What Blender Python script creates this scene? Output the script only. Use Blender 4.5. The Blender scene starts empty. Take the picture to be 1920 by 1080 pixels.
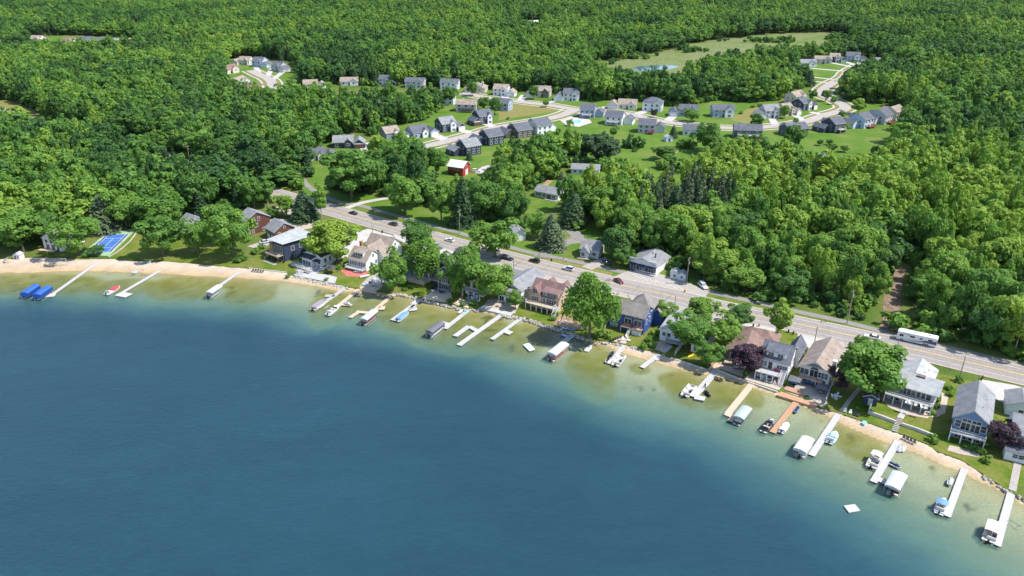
import bpy, bmesh, math, random
import numpy as np
from mathutils import Vector, Matrix

# ------------------------------------------------------------------ camera, sky, sun, exposure
SC = bpy.context.scene
COL = SC.collection
FPX, YH, CAMH = 1450.0, -130.0, 120.0          # focal length in photo pixels, horizon row, drone height (m)
TH = math.atan((540 - YH) / FPX)
cam_d = bpy.data.cameras.new('camera')
cam_d.sensor_width = 36.0; cam_d.sensor_fit = 'HORIZONTAL'
cam_d.lens = FPX / 1920 * 36
cam_d.clip_start = 1.0; cam_d.clip_end = 20000
cam = bpy.data.objects.new('camera', cam_d); COL.objects.link(cam)
cam.location = (0, 0, CAMH); cam.rotation_euler = (math.radians(90) - TH, 0, 0)
SC.camera = cam

SUN_EL, SUN_AZ = math.radians(55), math.radians(-10)    # azimuth measured from +X (frame right) towards +Y (away)
sdir = Vector((math.cos(SUN_EL) * math.cos(SUN_AZ), math.cos(SUN_EL) * math.sin(SUN_AZ), math.sin(SUN_EL)))
W = bpy.data.worlds.new('World'); SC.world = W; W.use_nodes = True
nt = W.node_tree; nt.nodes.clear()
sky = nt.nodes.new('ShaderNodeTexSky'); sky.sky_type = 'NISHITA'; sky.sun_disc = False
sky.sun_elevation = SUN_EL; sky.sun_rotation = math.pi / 2 - SUN_AZ
sky.air_density = 1.0; sky.dust_density = 0.6; sky.ozone_density = 1.0
bg = nt.nodes.new('ShaderNodeBackground'); bg.inputs['Strength'].default_value = 0.15
wo = nt.nodes.new('ShaderNodeOutputWorld')
nt.links.new(sky.outputs[0], bg.inputs[0]); nt.links.new(bg.outputs[0], wo.inputs[0])
sun_d = bpy.data.lights.new('sun', 'SUN'); sun_d.energy = 3.9; sun_d.angle = math.radians(0.53); sun_d.color = (1.0, 0.95, 0.87)
sun = bpy.data.objects.new('sun', sun_d); COL.objects.link(sun)
sun.location = (200, 200, 400); sun.rotation_euler = (-sdir).to_track_quat('-Z', 'Y').to_euler()
vs = SC.view_settings
vs.view_transform = 'Standard'; vs.look = 'None'; vs.exposure = 0.94; vs.gamma = 1.0; vs.use_curve_mapping = False
SC.render.engine = 'CYCLES'
SC.cycles.max_bounces = 6; SC.cycles.diffuse_bounces = 3; SC.cycles.glossy_bounces = 2
SC.cycles.transmission_bounces = 3; SC.cycles.transparent_max_bounces = 8
SC.cycles.caustics_reflective = False; SC.cycles.caustics_refractive = False
try:
    SC.cycles.use_denoising = True; SC.cycles.denoiser = 'OPENIMAGEDENOISE'
except Exception: pass

# ------------------------------------------------------------------ helpers
RNG = np.random.default_rng(7); random.seed(7)
WL = -0.5                                              # lake level
def G(u, v, z=0.0):
    a = (u - 960) / FPX; b = (540 - v) / FPX
    dz = -math.sin(TH) + b * math.cos(TH); dy = math.cos(TH) + b * math.sin(TH)
    t = (z - CAMH) / dz
    return Vector((a * t, dy * t, z))
def GP(pts, z=0.0): return [G(u, v, z) for u, v in pts]
def heading(p, q):                                     # ground angle (deg) of the line between two picks
    a, b = G(*p), G(*q); return math.degrees(math.atan2(b.y - a.y, b.x - a.x))

MATS = {}
def nodes_of(name):
    m = bpy.data.materials.new(name); m.use_nodes = True
    t = m.node_tree; return m, t, t.nodes['Principled BSDF']
def N(t, k, **kw):
    n = t.nodes.new(k)
    for a, v in kw.items(): setattr(n, a, v)
    return n
def mixc(t, fac, a, b, blend='MIX'):
    n = N(t, 'ShaderNodeMix', data_type='RGBA', blend_type=blend)
    for i, v in ((0, fac), (6, a), (7, b)):
        if hasattr(v, 'is_output'): t.links.new(v, n.inputs[i])
        else: n.inputs[i].default_value = v if i == 0 else (*v, 1)
    return n.outputs[2]
def noise(t, scale, detail=4, rough=.6, coord=None, dist=0.0):
    n = N(t, 'ShaderNodeTexNoise'); n.inputs['Scale'].default_value = scale; n.inputs['Detail'].default_value = detail
    n.inputs['Roughness'].default_value = rough; n.inputs['Distortion'].default_value = dist
    if coord is not None: t.links.new(coord, n.inputs['Vector'])
    return n.outputs[0]
def ramp(t, fac, stops):
    n = N(t, 'ShaderNodeValToRGB'); r = n.color_ramp
    while len(r.elements) < len(stops): r.elements.new(.5)
    for e, (p, c) in zip(r.elements, stops): e.position = p; e.color = (*c, 1) if not isinstance(c, (int, float)) else (c, c, c, 1)
    t.links.new(fac, n.inputs[0]); return n.outputs[0]
def objco(t): return N(t, 'ShaderNodeTexCoord').outputs['Object']
def geoco(t): return N(t, 'ShaderNodeNewGeometry').outputs['Position']
def plain(name, c, rough=.7, var=.15, scale=3.0, metal=0.0, spec=.4, bump=0.0):
    """Painted / woven / cast surface: base colour with soft weathering."""
    if name in MATS: return MATS[name]
    m, t, b = nodes_of(name)
    co = objco(t)
    n = noise(t, scale, 5, .65, co)
    d = tuple(max(0, x * (1 - var)) for x in c); e = tuple(min(.9, x * (1 + var * .7)) for x in c)
    t.links.new(ramp(t, n, [(.3, d), (.7, e)]), b.inputs['Base Color'])
    b.inputs['Roughness'].default_value = rough; b.inputs['Metallic'].default_value = metal
    b.inputs['Specular IOR Level'].default_value = spec
    if bump:
        bp = N(t, 'ShaderNodeBump'); bp.inputs['Strength'].default_value = bump; bp.inputs['Distance'].default_value = .05
        t.links.new(noise(t, scale * 8, 3, .6, co), bp.inputs['Height']); t.links.new(bp.outputs[0], b.inputs['Normal'])
    MATS[name] = m; return m
def ground_mat(name, cols, scale, fine=2.0, rough=.95, stripe=None):
    """Ground cover in world space: broad patches of colours, fine grain over them."""
    if name in MATS: return MATS[name]
    m, t, b = nodes_of(name); co = geoco(t)
    n1 = noise(t, scale, 5, .6, co); k = len(cols)
    base = ramp(t, n1, [(.28 + .44 * i / max(1, k - 1), c) for i, c in enumerate(cols)])
    n2 = noise(t, fine, 3, .7, co)
    g = ramp(t, n2, [(.3, .72), (.7, 1.18)])
    out = mixc(t, 1.0, base, g, 'MULTIPLY')
    t.links.new(out, b.inputs['Base Color']); b.inputs['Roughness'].default_value = rough
    b.inputs['Specular IOR Level'].default_value = .15
    MATS[name] = m; return m
def siding(name, c, pitch=.22, rough=.6):
    """Lap siding: horizontal boards with a shadowed lap, object space z."""
    if name in MATS: return MATS[name]
    m, t, b = nodes_of(name); co = objco(t)
    n = noise(t, 1.3, 4, .6, co)
    d = tuple(x * .86 for x in c); e = tuple(min(.88, x * 1.08) for x in c)
    t.links.new(ramp(t, n, [(.3, d), (.7, e)]), b.inputs['Base Color'])
    sx = N(t, 'ShaderNodeSeparateXYZ'); t.links.new(co, sx.inputs[0])
    mo = N(t, 'ShaderNodeMath', operation='PINGPONG'); t.links.new(sx.outputs[2], mo.inputs[0]); mo.inputs[1].default_value = pitch
    bp = N(t, 'ShaderNodeBump'); bp.inputs['Strength'].default_value = .5; bp.inputs['Distance'].default_value = .05
    t.links.new(mo.outputs[0], bp.inputs['Height']); t.links.new(bp.outputs[0], b.inputs['Normal'])
    b.inputs['Roughness'].default_value = rough; MATS[name] = m; return m
def shingle(name, c):
    """Asphalt shingles: granular with faint courses and weather streaks."""
    if name in MATS: return MATS[name]
    m, t, b = nodes_of(name); co = objco(t)
    n1 = noise(t, .45, 5, .7, co); n2 = noise(t, 5.0, 3, .8, co)
    d = tuple(x * .72 for x in c); e = tuple(x * 1.25 for x in c)
    base = ramp(t, n1, [(.3, d), (.7, e)])
    t.links.new(mixc(t, 1.0, base, ramp(t, n2, [(.3, .78), (.7, 1.16)]), 'MULTIPLY'), b.inputs['Base Color'])
    b.inputs['Roughness'].default_value = .9; b.inputs['Specular IOR Level'].default_value = .2
    MATS[name] = m; return m
def glass_mat():
    if 'window_glass' in MATS: return MATS['window_glass']
    m, t, b = nodes_of('window_glass')
    oi = N(t, 'ShaderNodeObjectInfo')
    t.links.new(ramp(t, oi.outputs['Random'], [(0, (.012, .016, .022)), (.6, (.03, .04, .05)), (1, (.10, .12, .14))]), b.inputs['Base Color'])
    b.inputs['Roughness'].default_value = .06; b.inputs['Specular IOR Level'].default_value = .6
    MATS['window_glass'] = m; return m

def tag(o, label=None, cat=None, group=None, kind=None):
    if label: o['label'] = label
    if cat: o['category'] = cat
    if group: o['group'] = group
    if kind: o['kind'] = kind
    return o
def link(name, data, parent=None, loc=(0, 0, 0), rot=None, scale=None):
    o = bpy.data.objects.new(name, data); COL.objects.link(o)
    if parent: o.parent = parent
    o.location = loc
    if rot is not None: o.rotation_euler = rot
    if scale is not None: o.scale = scale
    return o
def empty(name, loc, rz=0.0, label=None, cat=None, group=None):
    o = link(name, None, None, loc, (0, 0, rz)); o.empty_display_size = .5
    return tag(o, label, cat, group)

class MB:
    """Collects faces; build() links them as one mesh object."""
    def __init__(s): s.v = []; s.f = []; s.m = []
    def add(s, vs, fs, m=0):
        k = len(s.v); s.v += [tuple(p) for p in vs]
        for f in fs: s.f.append(tuple(i + k for i in f)); s.m.append(m)
        return s
    def box(s, x0, x1, y0, y1, z0, z1, m=0):
        return s.add([(x0,y0,z0),(x1,y0,z0),(x1,y1,z0),(x0,y1,z0),(x0,y0,z1),(x1,y0,z1),(x1,y1,z1),(x0,y1,z1)],
                     [(0,3,2,1),(4,5,6,7),(0,1,5,4),(1,2,6,5),(2,3,7,6),(3,0,4,7)], m)
    def prism(s, poly, z0, z1, m=0):
        n = len(poly); vs = [(p[0], p[1], z0) for p in poly] + [(p[0], p[1], z1) for p in poly]
        fs = [tuple(range(n - 1, -1, -1)), tuple(range(n, 2 * n))] + [(i, (i + 1) % n, n + (i + 1) % n, n + i) for i in range(n)]
        return s.add(vs, fs, m)
    def slab(s, poly3, th, m=0):                         # polygon in space, thickened straight down
        n = len(poly3); vs = [tuple(p) for p in poly3] + [(p[0], p[1], p[2] - th) for p in poly3]
        fs = [tuple(range(n)), tuple(range(2 * n - 1, n - 1, -1))] + [((i + 1) % n, i, n + i, n + (i + 1) % n) for i in range(n)]
        return s.add(vs, fs, m)
    def bar(s, p, q, r, m=0, r2=None, n=4):              # tapered tube from p to q
        p = Vector(p); q = Vector(q); d = (q - p)
        if d.length < 1e-6: return s
        d.normalize(); a = d.orthogonal().normalized(); b = d.cross(a); r2 = r if r2 is None else r2
        vs = []
        for c, rr in ((p, r), (q, r2)):
            for i in range(n):
                t = 2 * math.pi * (i + .5) / n; vs.append(c + a * (rr * math.cos(t)) + b * (rr * math.sin(t)))
        fs = [(i, (i + 1) % n, n + (i + 1) % n, n + i) for i in range(n)] + [tuple(range(n - 1, -1, -1)), tuple(range(n, 2 * n))]
        return s.add(vs, fs, m)
    def loft(s, rings, m=0, cap=True):
        n = len(rings[0]); vs = [p for r in rings for p in r]; fs = []
        for k in range(len(rings) - 1):
            for i in range(n):
                j = (i + 1) % n; fs.append((k * n + i, k * n + j, (k + 1) * n + j, (k + 1) * n + i))
        if cap: fs += [tuple(range(n - 1, -1, -1)), tuple(range((len(rings) - 1) * n, len(rings) * n))]
        return s.add(vs, fs, m)
    def mesh(s, name, mats, smooth=False):
        me = bpy.data.meshes.new(name); me.from_pydata(s.v, [], s.f)
        for k in (mats if isinstance(mats, (list, tuple)) else [mats]): me.materials.append(k)
        if any(s.m): me.polygons.foreach_set('material_index', s.m)
        if smooth: me.polygons.foreach_set('use_smooth', [True] * len(s.f))
        bm = bmesh.new(); bm.from_mesh(me); bmesh.ops.recalc_face_normals(bm, faces=bm.faces); bm.to_mesh(me); bm.free()
        me.update(); return me
    def build(s, name, mats, parent=None, smooth=False, loc=(0, 0, 0), rot=None):
        return link(name, s.mesh(name, mats, smooth), parent, loc, rot)

def catmull(P, step):
    P = [Vector(p) for p in P]; out = []
    Q = [P[0] * 2 - P[1]] + P + [P[-1] * 2 - P[-2]]
    for i in range(1, len(Q) - 2):
        n = max(1, int((Q[i + 1] - Q[i]).length / step))
        for k in range(n):
            t = k / n; a, b, c, d = Q[i - 1], Q[i], Q[i + 1], Q[i + 2]
            out.append(.5 * ((2 * b) + (c - a) * t + (2 * a - 5 * b + 4 * c - d) * t * t + (3 * b - a - 3 * c + d) * t ** 3))
    out.append(P[-1]); return out
def ribbon_pts(line, off):
    out = []
    for i, p in enumerate(line):
        d = (line[min(i + 1, len(line) - 1)] - line[max(i - 1, 0)]); d.z = 0; d.normalize()
        out.append(p + Vector((-d.y, d.x, 0)) * off)
    return out
def ribbon(name, line, o0, o1, z, mat, kind='structure', parent=None):
    a = ribbon_pts(line, o0); b = ribbon_pts(line, o1); n = len(line)
    me = bpy.data.meshes.new(name)
    me.from_pydata([(p.x, p.y, z) for p in a] + [(p.x, p.y, z) for p in b], [], [(i, i + 1, n + i + 1, n + i) for i in range(n - 1)])
    me.materials.append(mat); me.update()
    if me.polygons[0].normal.z < 0: me.flip_normals()
    o = link(name, me, parent)
    if kind and not parent: o['kind'] = kind
    return o
def sheet(name, pts, z, mat, kind='structure', world=False, smooth=False):
    P = pts if world else GP(pts)
    if smooth: P = catmull(list(P) + [P[0]], 2.5)[:-1]
    bm = bmesh.new(); vs = [bm.verts.new((p[0], p[1], z)) for p in P]
    es = [bm.edges.new((vs[i], vs[(i + 1) % len(vs)])) for i in range(len(vs))]
    bmesh.ops.triangle_fill(bm, use_beauty=True, use_dissolve=False, edges=es)
    for f in bm.faces:
        if f.normal.z < 0: f.normal_flip()
    me = bpy.data.meshes.new(name); bm.to_mesh(me); bm.free(); me.materials.append(mat)
    o = link(name, me)
    if kind: o['kind'] = kind
    return o

def poly_in(P, X, Y):                                   # vectorised point-in-polygon
    P = np.array([(p[0], p[1]) for p in P]); ins = np.zeros(X.shape, bool); j = len(P) - 1
    for i in range(len(P)):
        xi, yi = P[i]; xj, yj = P[j]
        if yi != yj:
            c = ((yi > Y) != (yj > Y)) & (X < (xj - xi) * (Y - yi) / (yj - yi) + xi); ins ^= c
        j = i
    return ins
def line_dist(P, X, Y):
    d = np.full(X.shape, 1e9)
    for a, b in zip(P[:-1], P[1:]):
        ax, ay, bx, by = a[0], a[1], b[0], b[1]; L = max((bx - ax) ** 2 + (by - ay) ** 2, 1e-9)
        t = np.clip(((X - ax) * (bx - ax) + (Y - ay) * (by - ay)) / L, 0, 1)
        d = np.minimum(d, np.hypot(X - ax - t * (bx - ax), Y - ay - t * (by - ay)))
    return d
def vnoise(X, Y, s, seed):                              # smooth value noise 0..1
    r = np.random.default_rng(seed); T = r.random((256, 256)); x = X / s + 1000; y = Y / s + 1000
    xi = np.floor(x).astype(int); yi = np.floor(y).astype(int); fx = x - xi; fy = y - yi
    fx = fx * fx * (3 - 2 * fx); fy = fy * fy * (3 - 2 * fy)
    g = lambda i, j: T[i % 256, j % 256]
    return (g(xi, yi) * (1 - fx) + g(xi + 1, yi) * fx) * (1 - fy) + (g(xi, yi + 1) * (1 - fx) + g(xi + 1, yi + 1) * fx) * fy
def grid_mesh(name, xs, ys, Z, keep, mat):
    nx, ny = len(xs), len(ys); X, Y = np.meshgrid(xs, ys)
    co = np.stack([X, Y, Z], -1).reshape(-1, 3)
    k = keep[:-1, :-1] | keep[1:, :-1] | keep[:-1, 1:] | keep[1:, 1:]
    jj, ii = np.nonzero(k); a = jj * nx + ii
    F = np.stack([a, a + 1, a + nx + 1, a + nx], -1)
    used = np.unique(F); mp = np.full(nx * ny, -1); mp[used] = np.arange(len(used))
    me = mesh_np(name, co[used], mp[F]); me.materials.append(mat)
    return me, used
def mesh_np(name, co, F):
    me = bpy.data.meshes.new(name); n, k = F.shape
    me.vertices.add(len(co)); me.vertices.foreach_set('co', np.ascontiguousarray(co, np.float32).ravel())
    me.loops.add(n * k); me.loops.foreach_set('vertex_index', np.ascontiguousarray(F, np.int32).ravel())
    me.polygons.add(n); me.polygons.foreach_set('loop_start', np.arange(0, n * k, k, dtype=np.int32))
    me.polygons.foreach_set('loop_total', np.full(n, k, np.int32)); me.update(calc_edges=True)
    return me
# ------------------------------------------------------------------ lake, bed, ground
BANK_PX = [(-700,500),(-300,488),(-100,486),(0,485),(85,482),(150,486),(205,485),(250,489),(310,490),(355,493),(435,501),(467,503),(537,511),
  (552,518),(600,528),(630,533),(650,538),(672,541),(690,544),(706,547),(735,549),(762,552),(792,561),(830,569),(870,578),(900,580),
  (940,589),(985,596),(1033,612),(1065,621),(1097,633),(1113,637),(1140,640),(1165,645),(1200,653),(1230,661),(1260,671),(1322,691),
  (1332,688),(1392,712),(1460,735),(1500,750),(1533,763),(1568,773),(1598,783),(1627,792),(1660,804),(1690,814),(1718,825),(1740,833),
  (1758,847),(1800,861),(1833,879),(1848,894),(1868,905),(1890,919),(1920,937),(2000,972),(2200,1060)]
SHORE_PX = [(-700,530),(-300,518),(-100,515),(0,512),(60,511),(120,508),(200,509),(300,513),(400,518),(460,521),(520,525),(560,531),(600,537),
  (640,545),(672,544),(690,547),(706,550),(735,552),(762,555),(790,564),(830,571),(870,580),(900,582),(940,591),(985,598),(1030,615),
  (1065,624),(1097,636),(1113,641),(1140,648),(1170,661),(1200,670),(1243,682),(1290,694),(1320,701),(1345,706),(1392,717),(1460,741),(1500,757),
  (1533,772),(1563,783),(1593,800),(1627,813),(1660,827),(1683,836),(1733,853),(1767,870),(1800,882),(1833,898),(1867,912),(1892,924),(1920,942),(2000,980),(2200,1070)]
BANK = catmull(GP(BANK_PX), 2.5); SHORE = catmull(GP(SHORE_PX, WL), 2.5)
lake_poly = BANK + [Vector((900, -400, 0)), Vector((-1500, -400, 0)), Vector((-1500, BANK[0].y, 0))]
shore_poly = SHORE + [Vector((900, -400, 0)), Vector((-1500, -400, 0)), Vector((-1500, SHORE[0].y, 0))]
xs = np.concatenate([np.linspace(-1200, -330, 12), np.arange(-300, 231, 1.25), np.linspace(260, 800, 8)])
ys = np.concatenate([np.linspace(-350, 80, 14), np.arange(90, 331, 1.25), np.linspace(340, 400, 5)])
X, Y = np.meshgrid(xs, ys)
in_l = poly_in(lake_poly, X, Y); in_s = poly_in(shore_poly, X, Y)
db = line_dist(BANK, X, Y); ds = line_dist(SHORE, X, Y)
wob = vnoise(X, Y, 14, 1) * .6 + vnoise(X, Y, 5, 2) * .3 + vnoise(X, Y, 40, 3) * .8
dd = np.clip(ds, 0, 200)
kk = np.interp(X, [-120, -40, 30, 90], [.0060, .0048, .0030, .0021]); depth = np.where(in_s, .022 * dd + kk * np.clip(dd - 10, 0, 60) ** 2, 0)
# bottom colours: wet sand at the edge, pale marl, olive weed beds, dark weed tufts
marl = np.array([.50, .47, .32]); sandc = np.array([.47, .34, .19]); dry = np.array([.54, .45, .355]); olive = np.array([.235, .205, .014]); weed = np.array([.06, .07, .02])
oli = np.zeros(X.shape)
for (u, v, ru, rv) in [(60,535,150,20),(230,538,70,16),(345,538,70,24),(470,548,50,26),(620,575,40,42),(700,572,45,26),(770,590,60,34),(800,620,50,30),(870,620,90,42),
        (960,640,60,34),(1000,625,40,22),(1112,702,42,50),(1090,690,30,30),(1125,735,30,24),(1120,665,25,18),(1290,725,45,34),(1265,715,30,20),(1370,745,26,22),(1405,735,25,30),(1330,745,30,22),
        (1600,830,38,34),(1625,815,40,20),(1640,845,25,20),(1350,720,40,12),(1200,690,20,10),(1010,615,50,14),(50,520,120,8),(420,530,60,10)]:
    c = G(u, v, WL); e1 = G(u + ru, v, WL); e2 = G(u, v - rv, WL)
    a = np.hypot(e1.x - c.x, e1.y - c.y); b = abs(e2.y - c.y)
    q = ((X - c.x) / a) ** 2 + ((Y - c.y) / b) ** 2
    oli = np.maximum(oli, np.clip(1.35 - q, 0, 1))
oli = np.clip(oli * 2.2 - .8 * (1 - vnoise(X, Y, 7, 21)) + .15, 0, 1) * np.clip(.85 + .4 * (vnoise(X, Y, 2.5, 22) - .5), 0, 1)
depth = depth * (1 - .5 * oli)
depth = np.minimum(depth * (0.65 + .45 * wob), 9 + 0 * dd)
Z = np.where(in_s, WL - depth, np.where(in_l, -.02 + (WL + .02) * db / np.maximum(db + ds, 1e-6), -.05 - np.minimum(db * .5, .9)))
Z = np.where(in_l & ~in_s, Z + .05 * (vnoise(X, Y, 3, 9) - .5), Z)
near = np.exp(-np.clip(ds - .5, 0, 50) / (2.2 + 2.5 * vnoise(X, Y, 18, 23)))
C = marl * (1 - oli[..., None]) + olive * oli[..., None]
C = C * (1 - near[..., None]) + sandc * near[..., None]
tuft = .8 * np.clip((vnoise(X, Y, 1.7, 31) * .65 + vnoise(X, Y, 8, 32) * .5 - .86) * 9, 0, 1) * (ds > 2) * (ds < 20)
C = C * (1 - tuft[..., None]) + weed * tuft[..., None]
fr = np.clip(db / np.maximum(db + ds, 1e-6), 0, 1)
B = dry * (1 - np.clip(fr * 1.5 - .5, 0, 1)[..., None]) + sandc * np.clip(fr * 1.5 - .5, 0, 1)[..., None]
C = np.where((in_l & ~in_s)[..., None], B, C)
C = C * (0.72 + .18 * vnoise(X, Y, 3.3, 41))[..., None]
m, t, b = nodes_of('lake_bed_sand')
at = N(t, 'ShaderNodeAttribute', attribute_name='bed'); co = geoco(t)
t.links.new(mixc(t, 1.0, at.outputs['Color'], ramp(t, noise(t, 1.6, 5, .7, co), [(.3, .78), (.7, 1.15)]), 'MULTIPLY'), b.inputs['Base Color'])
b.inputs['Roughness'].default_value = .95; b.inputs['Specular IOR Level'].default_value = .1
me, used = grid_mesh('lake_bed', xs, ys, Z, in_l | (db < 4), m)
ca = me.color_attributes.new('bed', 'FLOAT_COLOR', 'POINT')
cc = np.ones((len(used), 4), np.float32); cc[:, :3] = C.reshape(-1, 3)[used]; ca.data.foreach_set('color', cc.ravel())
me.polygons.foreach_set('use_smooth', np.ones(len(me.polygons), bool))
tag(link('lake_bed', me), 'sandy beach and lake bottom with olive weed beds', None, None, 'structure')
# water surface: clear where shallow, blue scattering where deep
m = bpy.data.materials.new('lake_water'); m.use_nodes = True; t = m.node_tree; t.nodes.clear()
out = N(t, 'ShaderNodeOutputMaterial'); at = N(t, 'ShaderNodeAttribute', attribute_name='depth'); co = geoco(t)
dpt = N(t, 'ShaderNodeMath', operation='MULTIPLY'); t.links.new(at.outputs['Fac'], dpt.inputs[0]); dpt.inputs[1].default_value = -1.0
ex = N(t, 'ShaderNodeMath', operation='EXPONENT'); t.links.new(dpt.outputs[0], ex.inputs[0])
sc_ = N(t, 'ShaderNodeMath', operation='SUBTRACT'); sc_.inputs[0].default_value = 1.0; t.links.new(ex.outputs[0], sc_.inputs[1])
dn = N(t, 'ShaderNodeMath', operation='MULTIPLY'); t.links.new(at.outputs['Fac'], dn.inputs[0]); dn.inputs[1].default_value = 1 / 6.0
wcol = ramp(t, dn.outputs[0], [(0, (.15, .22, .15)), (.16, (.105, .205, .155)), (.42, (.046, .116, .120)), (.75, (.021, .068, .090)), (1.0, (.0165, .057, .080))])
mp = N(t, 'ShaderNodeMapping'); mp.inputs['Scale'].default_value = (.35, 1.0, 1.0); mp.inputs['Rotation'].default_value = (0, 0, .12); t.links.new(co, mp.inputs[0])
wn = noise(t, .022, 5, .62, mp.outputs[0], 1.2)
wcol = mixc(t, 1.0, wcol, ramp(t, wn, [(.3, .72), (.7, .86)]), 'MULTIPLY')
mp3 = N(t, 'ShaderNodeMapping'); mp3.inputs['Scale'].default_value = (.45, 1.0, 1.0); mp3.inputs['Rotation'].default_value = (0, 0, -.2); t.links.new(co, mp3.inputs[0])
wcol = mixc(t, 1.0, wcol, ramp(t, noise(t, .16, 6, .72, mp3.outputs[0], .8), [(.3, .93), (.7, 1.07)]), 'MULTIPLY')  # light and dark ripple streaks painted into the water colour
wcol = mixc(t, 1.0, wcol, ramp(t, noise(t, 1.4, 3, .7, mp3.outputs[0], .5), [(.3, .93), (.7, 1.07)]), 'MULTIPLY')  # finer ripple light and dark, likewise put into the colour
df = N(t, 'ShaderNodeBsdfDiffuse'); t.links.new(wcol, df.inputs[0])
tr = N(t, 'ShaderNodeBsdfTransparent'); tr.inputs[0].default_value = (.88, .97, .93, 1)
mx = N(t, 'ShaderNodeMixShader'); t.links.new(sc_.outputs[0], mx.inputs[0]); t.links.new(tr.outputs[0], mx.inputs[1]); t.links.new(df.outputs[0], mx.inputs[2])
gl = N(t, 'ShaderNodeBsdfGlossy'); gl.inputs['Roughness'].default_value = .06
bp = N(t, 'ShaderNodeBump'); bp.inputs['Strength'].default_value = .8; bp.inputs['Distance'].default_value = .22
mp2 = N(t, 'ShaderNodeMapping'); mp2.inputs['Scale'].default_value = (.5, 1.1, 1.0); mp2.inputs['Rotation'].default_value = (0, 0, .25); t.links.new(co, mp2.inputs[0])
t.links.new(noise(t, 1.1, 6, .65, mp2.outputs[0], .4), bp.inputs['Height']); t.links.new(bp.outputs[0], gl.inputs['Normal'])
frn = N(t, 'ShaderNodeFresnel'); frn.inputs[0].default_value = 1.33; t.links.new(bp.outputs[0], frn.inputs['Normal'])
mx2 = N(t, 'ShaderNodeMixShader'); t.links.new(frn.outputs[0], mx2.inputs[0]); t.links.new(mx.outputs[0], mx2.inputs[1]); t.links.new(gl.outputs[0], mx2.inputs[2])
t.links.new(mx2.outputs[0], out.inputs[0])
me, used = grid_mesh('lake_water', xs, ys, np.full(X.shape, WL), in_s | (ds < 3), m)
a = me.attributes.new('depth', 'FLOAT', 'POINT'); a.data.foreach_set('value', depth.reshape(-1)[used].astype(np.float32))
tag(link('lake_water', me), 'blue green lake water clearing to olive shallows', None, None, 'structure')

# ground sheet (from the bank to the horizon)
M_ground = ground_mat('meadow_grass', [(.04, .07, .012), (.07, .115, .018), (.12, .14, .035), (.06, .10, .016)], .035, 1.3)
M_lawn = ground_mat('lawn_grass', [(.045, .095, .008), (.085, .135, .012), (.15, .155, .035), (.07, .12, .01)], .13, 1.6)
M_lawn2 = ground_mat('far_lawn_grass', [(.055, .125, .012), (.085, .155, .018), (.15, .175, .045)], .05, 1.2)
M_dryl = ground_mat('dry_verge_grass', [(.09, .14, .02), (.20, .17, .06), (.13, .16, .03)], .16, 2.0)
M_verge = ground_mat('verge_grass', [(.07, .13, .015), (.12, .155, .03), (.055, .11, .012)], .14, 2.0)
M_marsh = ground_mat('marsh_reeds', [(.075, .13, .022), (.12, .16, .04), (.155, .165, .075), (.09, .15, .02)], .03, .35)
M_floor = ground_mat('forest_floor', [(.018, .03, .008), (.035, .05, .012), (.05, .045, .02)], .08, 1.0)
M_asph = ground_mat('aged_asphalt', [(.225, .202, .186), (.275, .248, .228), (.248, .223, .205)], .12, 3.0, .9)
M_conc = ground_mat('pale_concrete', [(.29, .265, .235), (.345, .315, .285), (.315, .29, .26)], .2, 3.0, .85)
M_concw = ground_mat('white_concrete', [(.36, .34, .32), (.43, .41, .385), (.39, .37, .35)], .2, 3.0, .85)
M_walk = ground_mat('path_asphalt', [(.18, .17, .16), (.225, .21, .195), (.20, .19, .175)], .15, 3.0, .9)
M_grav = ground_mat('gravel', [(.30, .27, .23), (.40, .34, .28), (.34, .31, .27)], .4, 4.0)
M_dirt = ground_mat('bare_dirt', [(.20, .13, .08), (.33, .24, .16), (.26, .17, .11), (.10, .09, .04)], .25, 2.5)
M_sand = ground_mat('beach_sand', [(.52, .41, .29), (.60, .49, .36), (.56, .45, .32)], .2, 3.0)
M_paver = ground_mat('patio_pavers', [(.36, .30, .25), (.44, .37, .31), (.40, .33, .28)], .5, 5.0)
M_redp = ground_mat('red_pavers', [(.40, .11, .09), (.48, .16, .13)], .5, 5.0)
M_greyp = ground_mat('grey_pavers', [(.30, .30, .31), (.40, .40, .41), (.35, .35, .36)], .5, 5.0)
gp = list(BANK) + [Vector((2500, -300, 0)), Vector((9000, 0, 0)), Vector((9000, 9000, 0)), Vector((-9000, 9000, 0)), Vector((-9000, 0, 0)), Vector((-1500, BANK[0].y, 0))]
tag(sheet('ground', gp, 0, M_ground, world=True), 'grassy ground running back from the lake shore', None, None, 'structure')
# ------------------------------------------------------------------ roads, paths, lawns
ROAD_PX = [(-260,140),(-120,172),(20,215),(57,227),(110,243),(200,268),(335,305),(387,325),(483,354),(515,363),(617,392),(727,423),(820,448),(898,470),(977,490),
  (1043,507),(1168,536),(1257,555),(1343,576),(1473,603),(1603,631),(1733,660),(1800,676),(1917,703),(2100,745),(2600,860)]
ROAD = catmull(GP(ROAD_PX), 4)
ribbon('road', ROAD, -6.2, 5.6, .13, M_asph)
M_yel = ground_mat('road_yellow_paint', [(.52, .36, .05), (.62, .45, .10), (.45, .34, .12)], .5, 3)
M_wht = ground_mat('road_white_paint', [(.42, .41, .39), (.56, .55, .53)], .5, 3)
M_tar = ground_mat('road_tar_patch', [(.13, .12, .11), (.19, .175, .16)], .5, 3)
ribbon('road_marking', ROAD, -.26, -.10, .142, M_yel); ribbon('road_marking', ROAD, .10, .26, .142, M_yel)
ribbon('road_marking', ROAD, -3.75, -3.58, .142, M_wht); ribbon('road_marking', ROAD, 3.58, 3.75, .142, M_wht)
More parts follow.
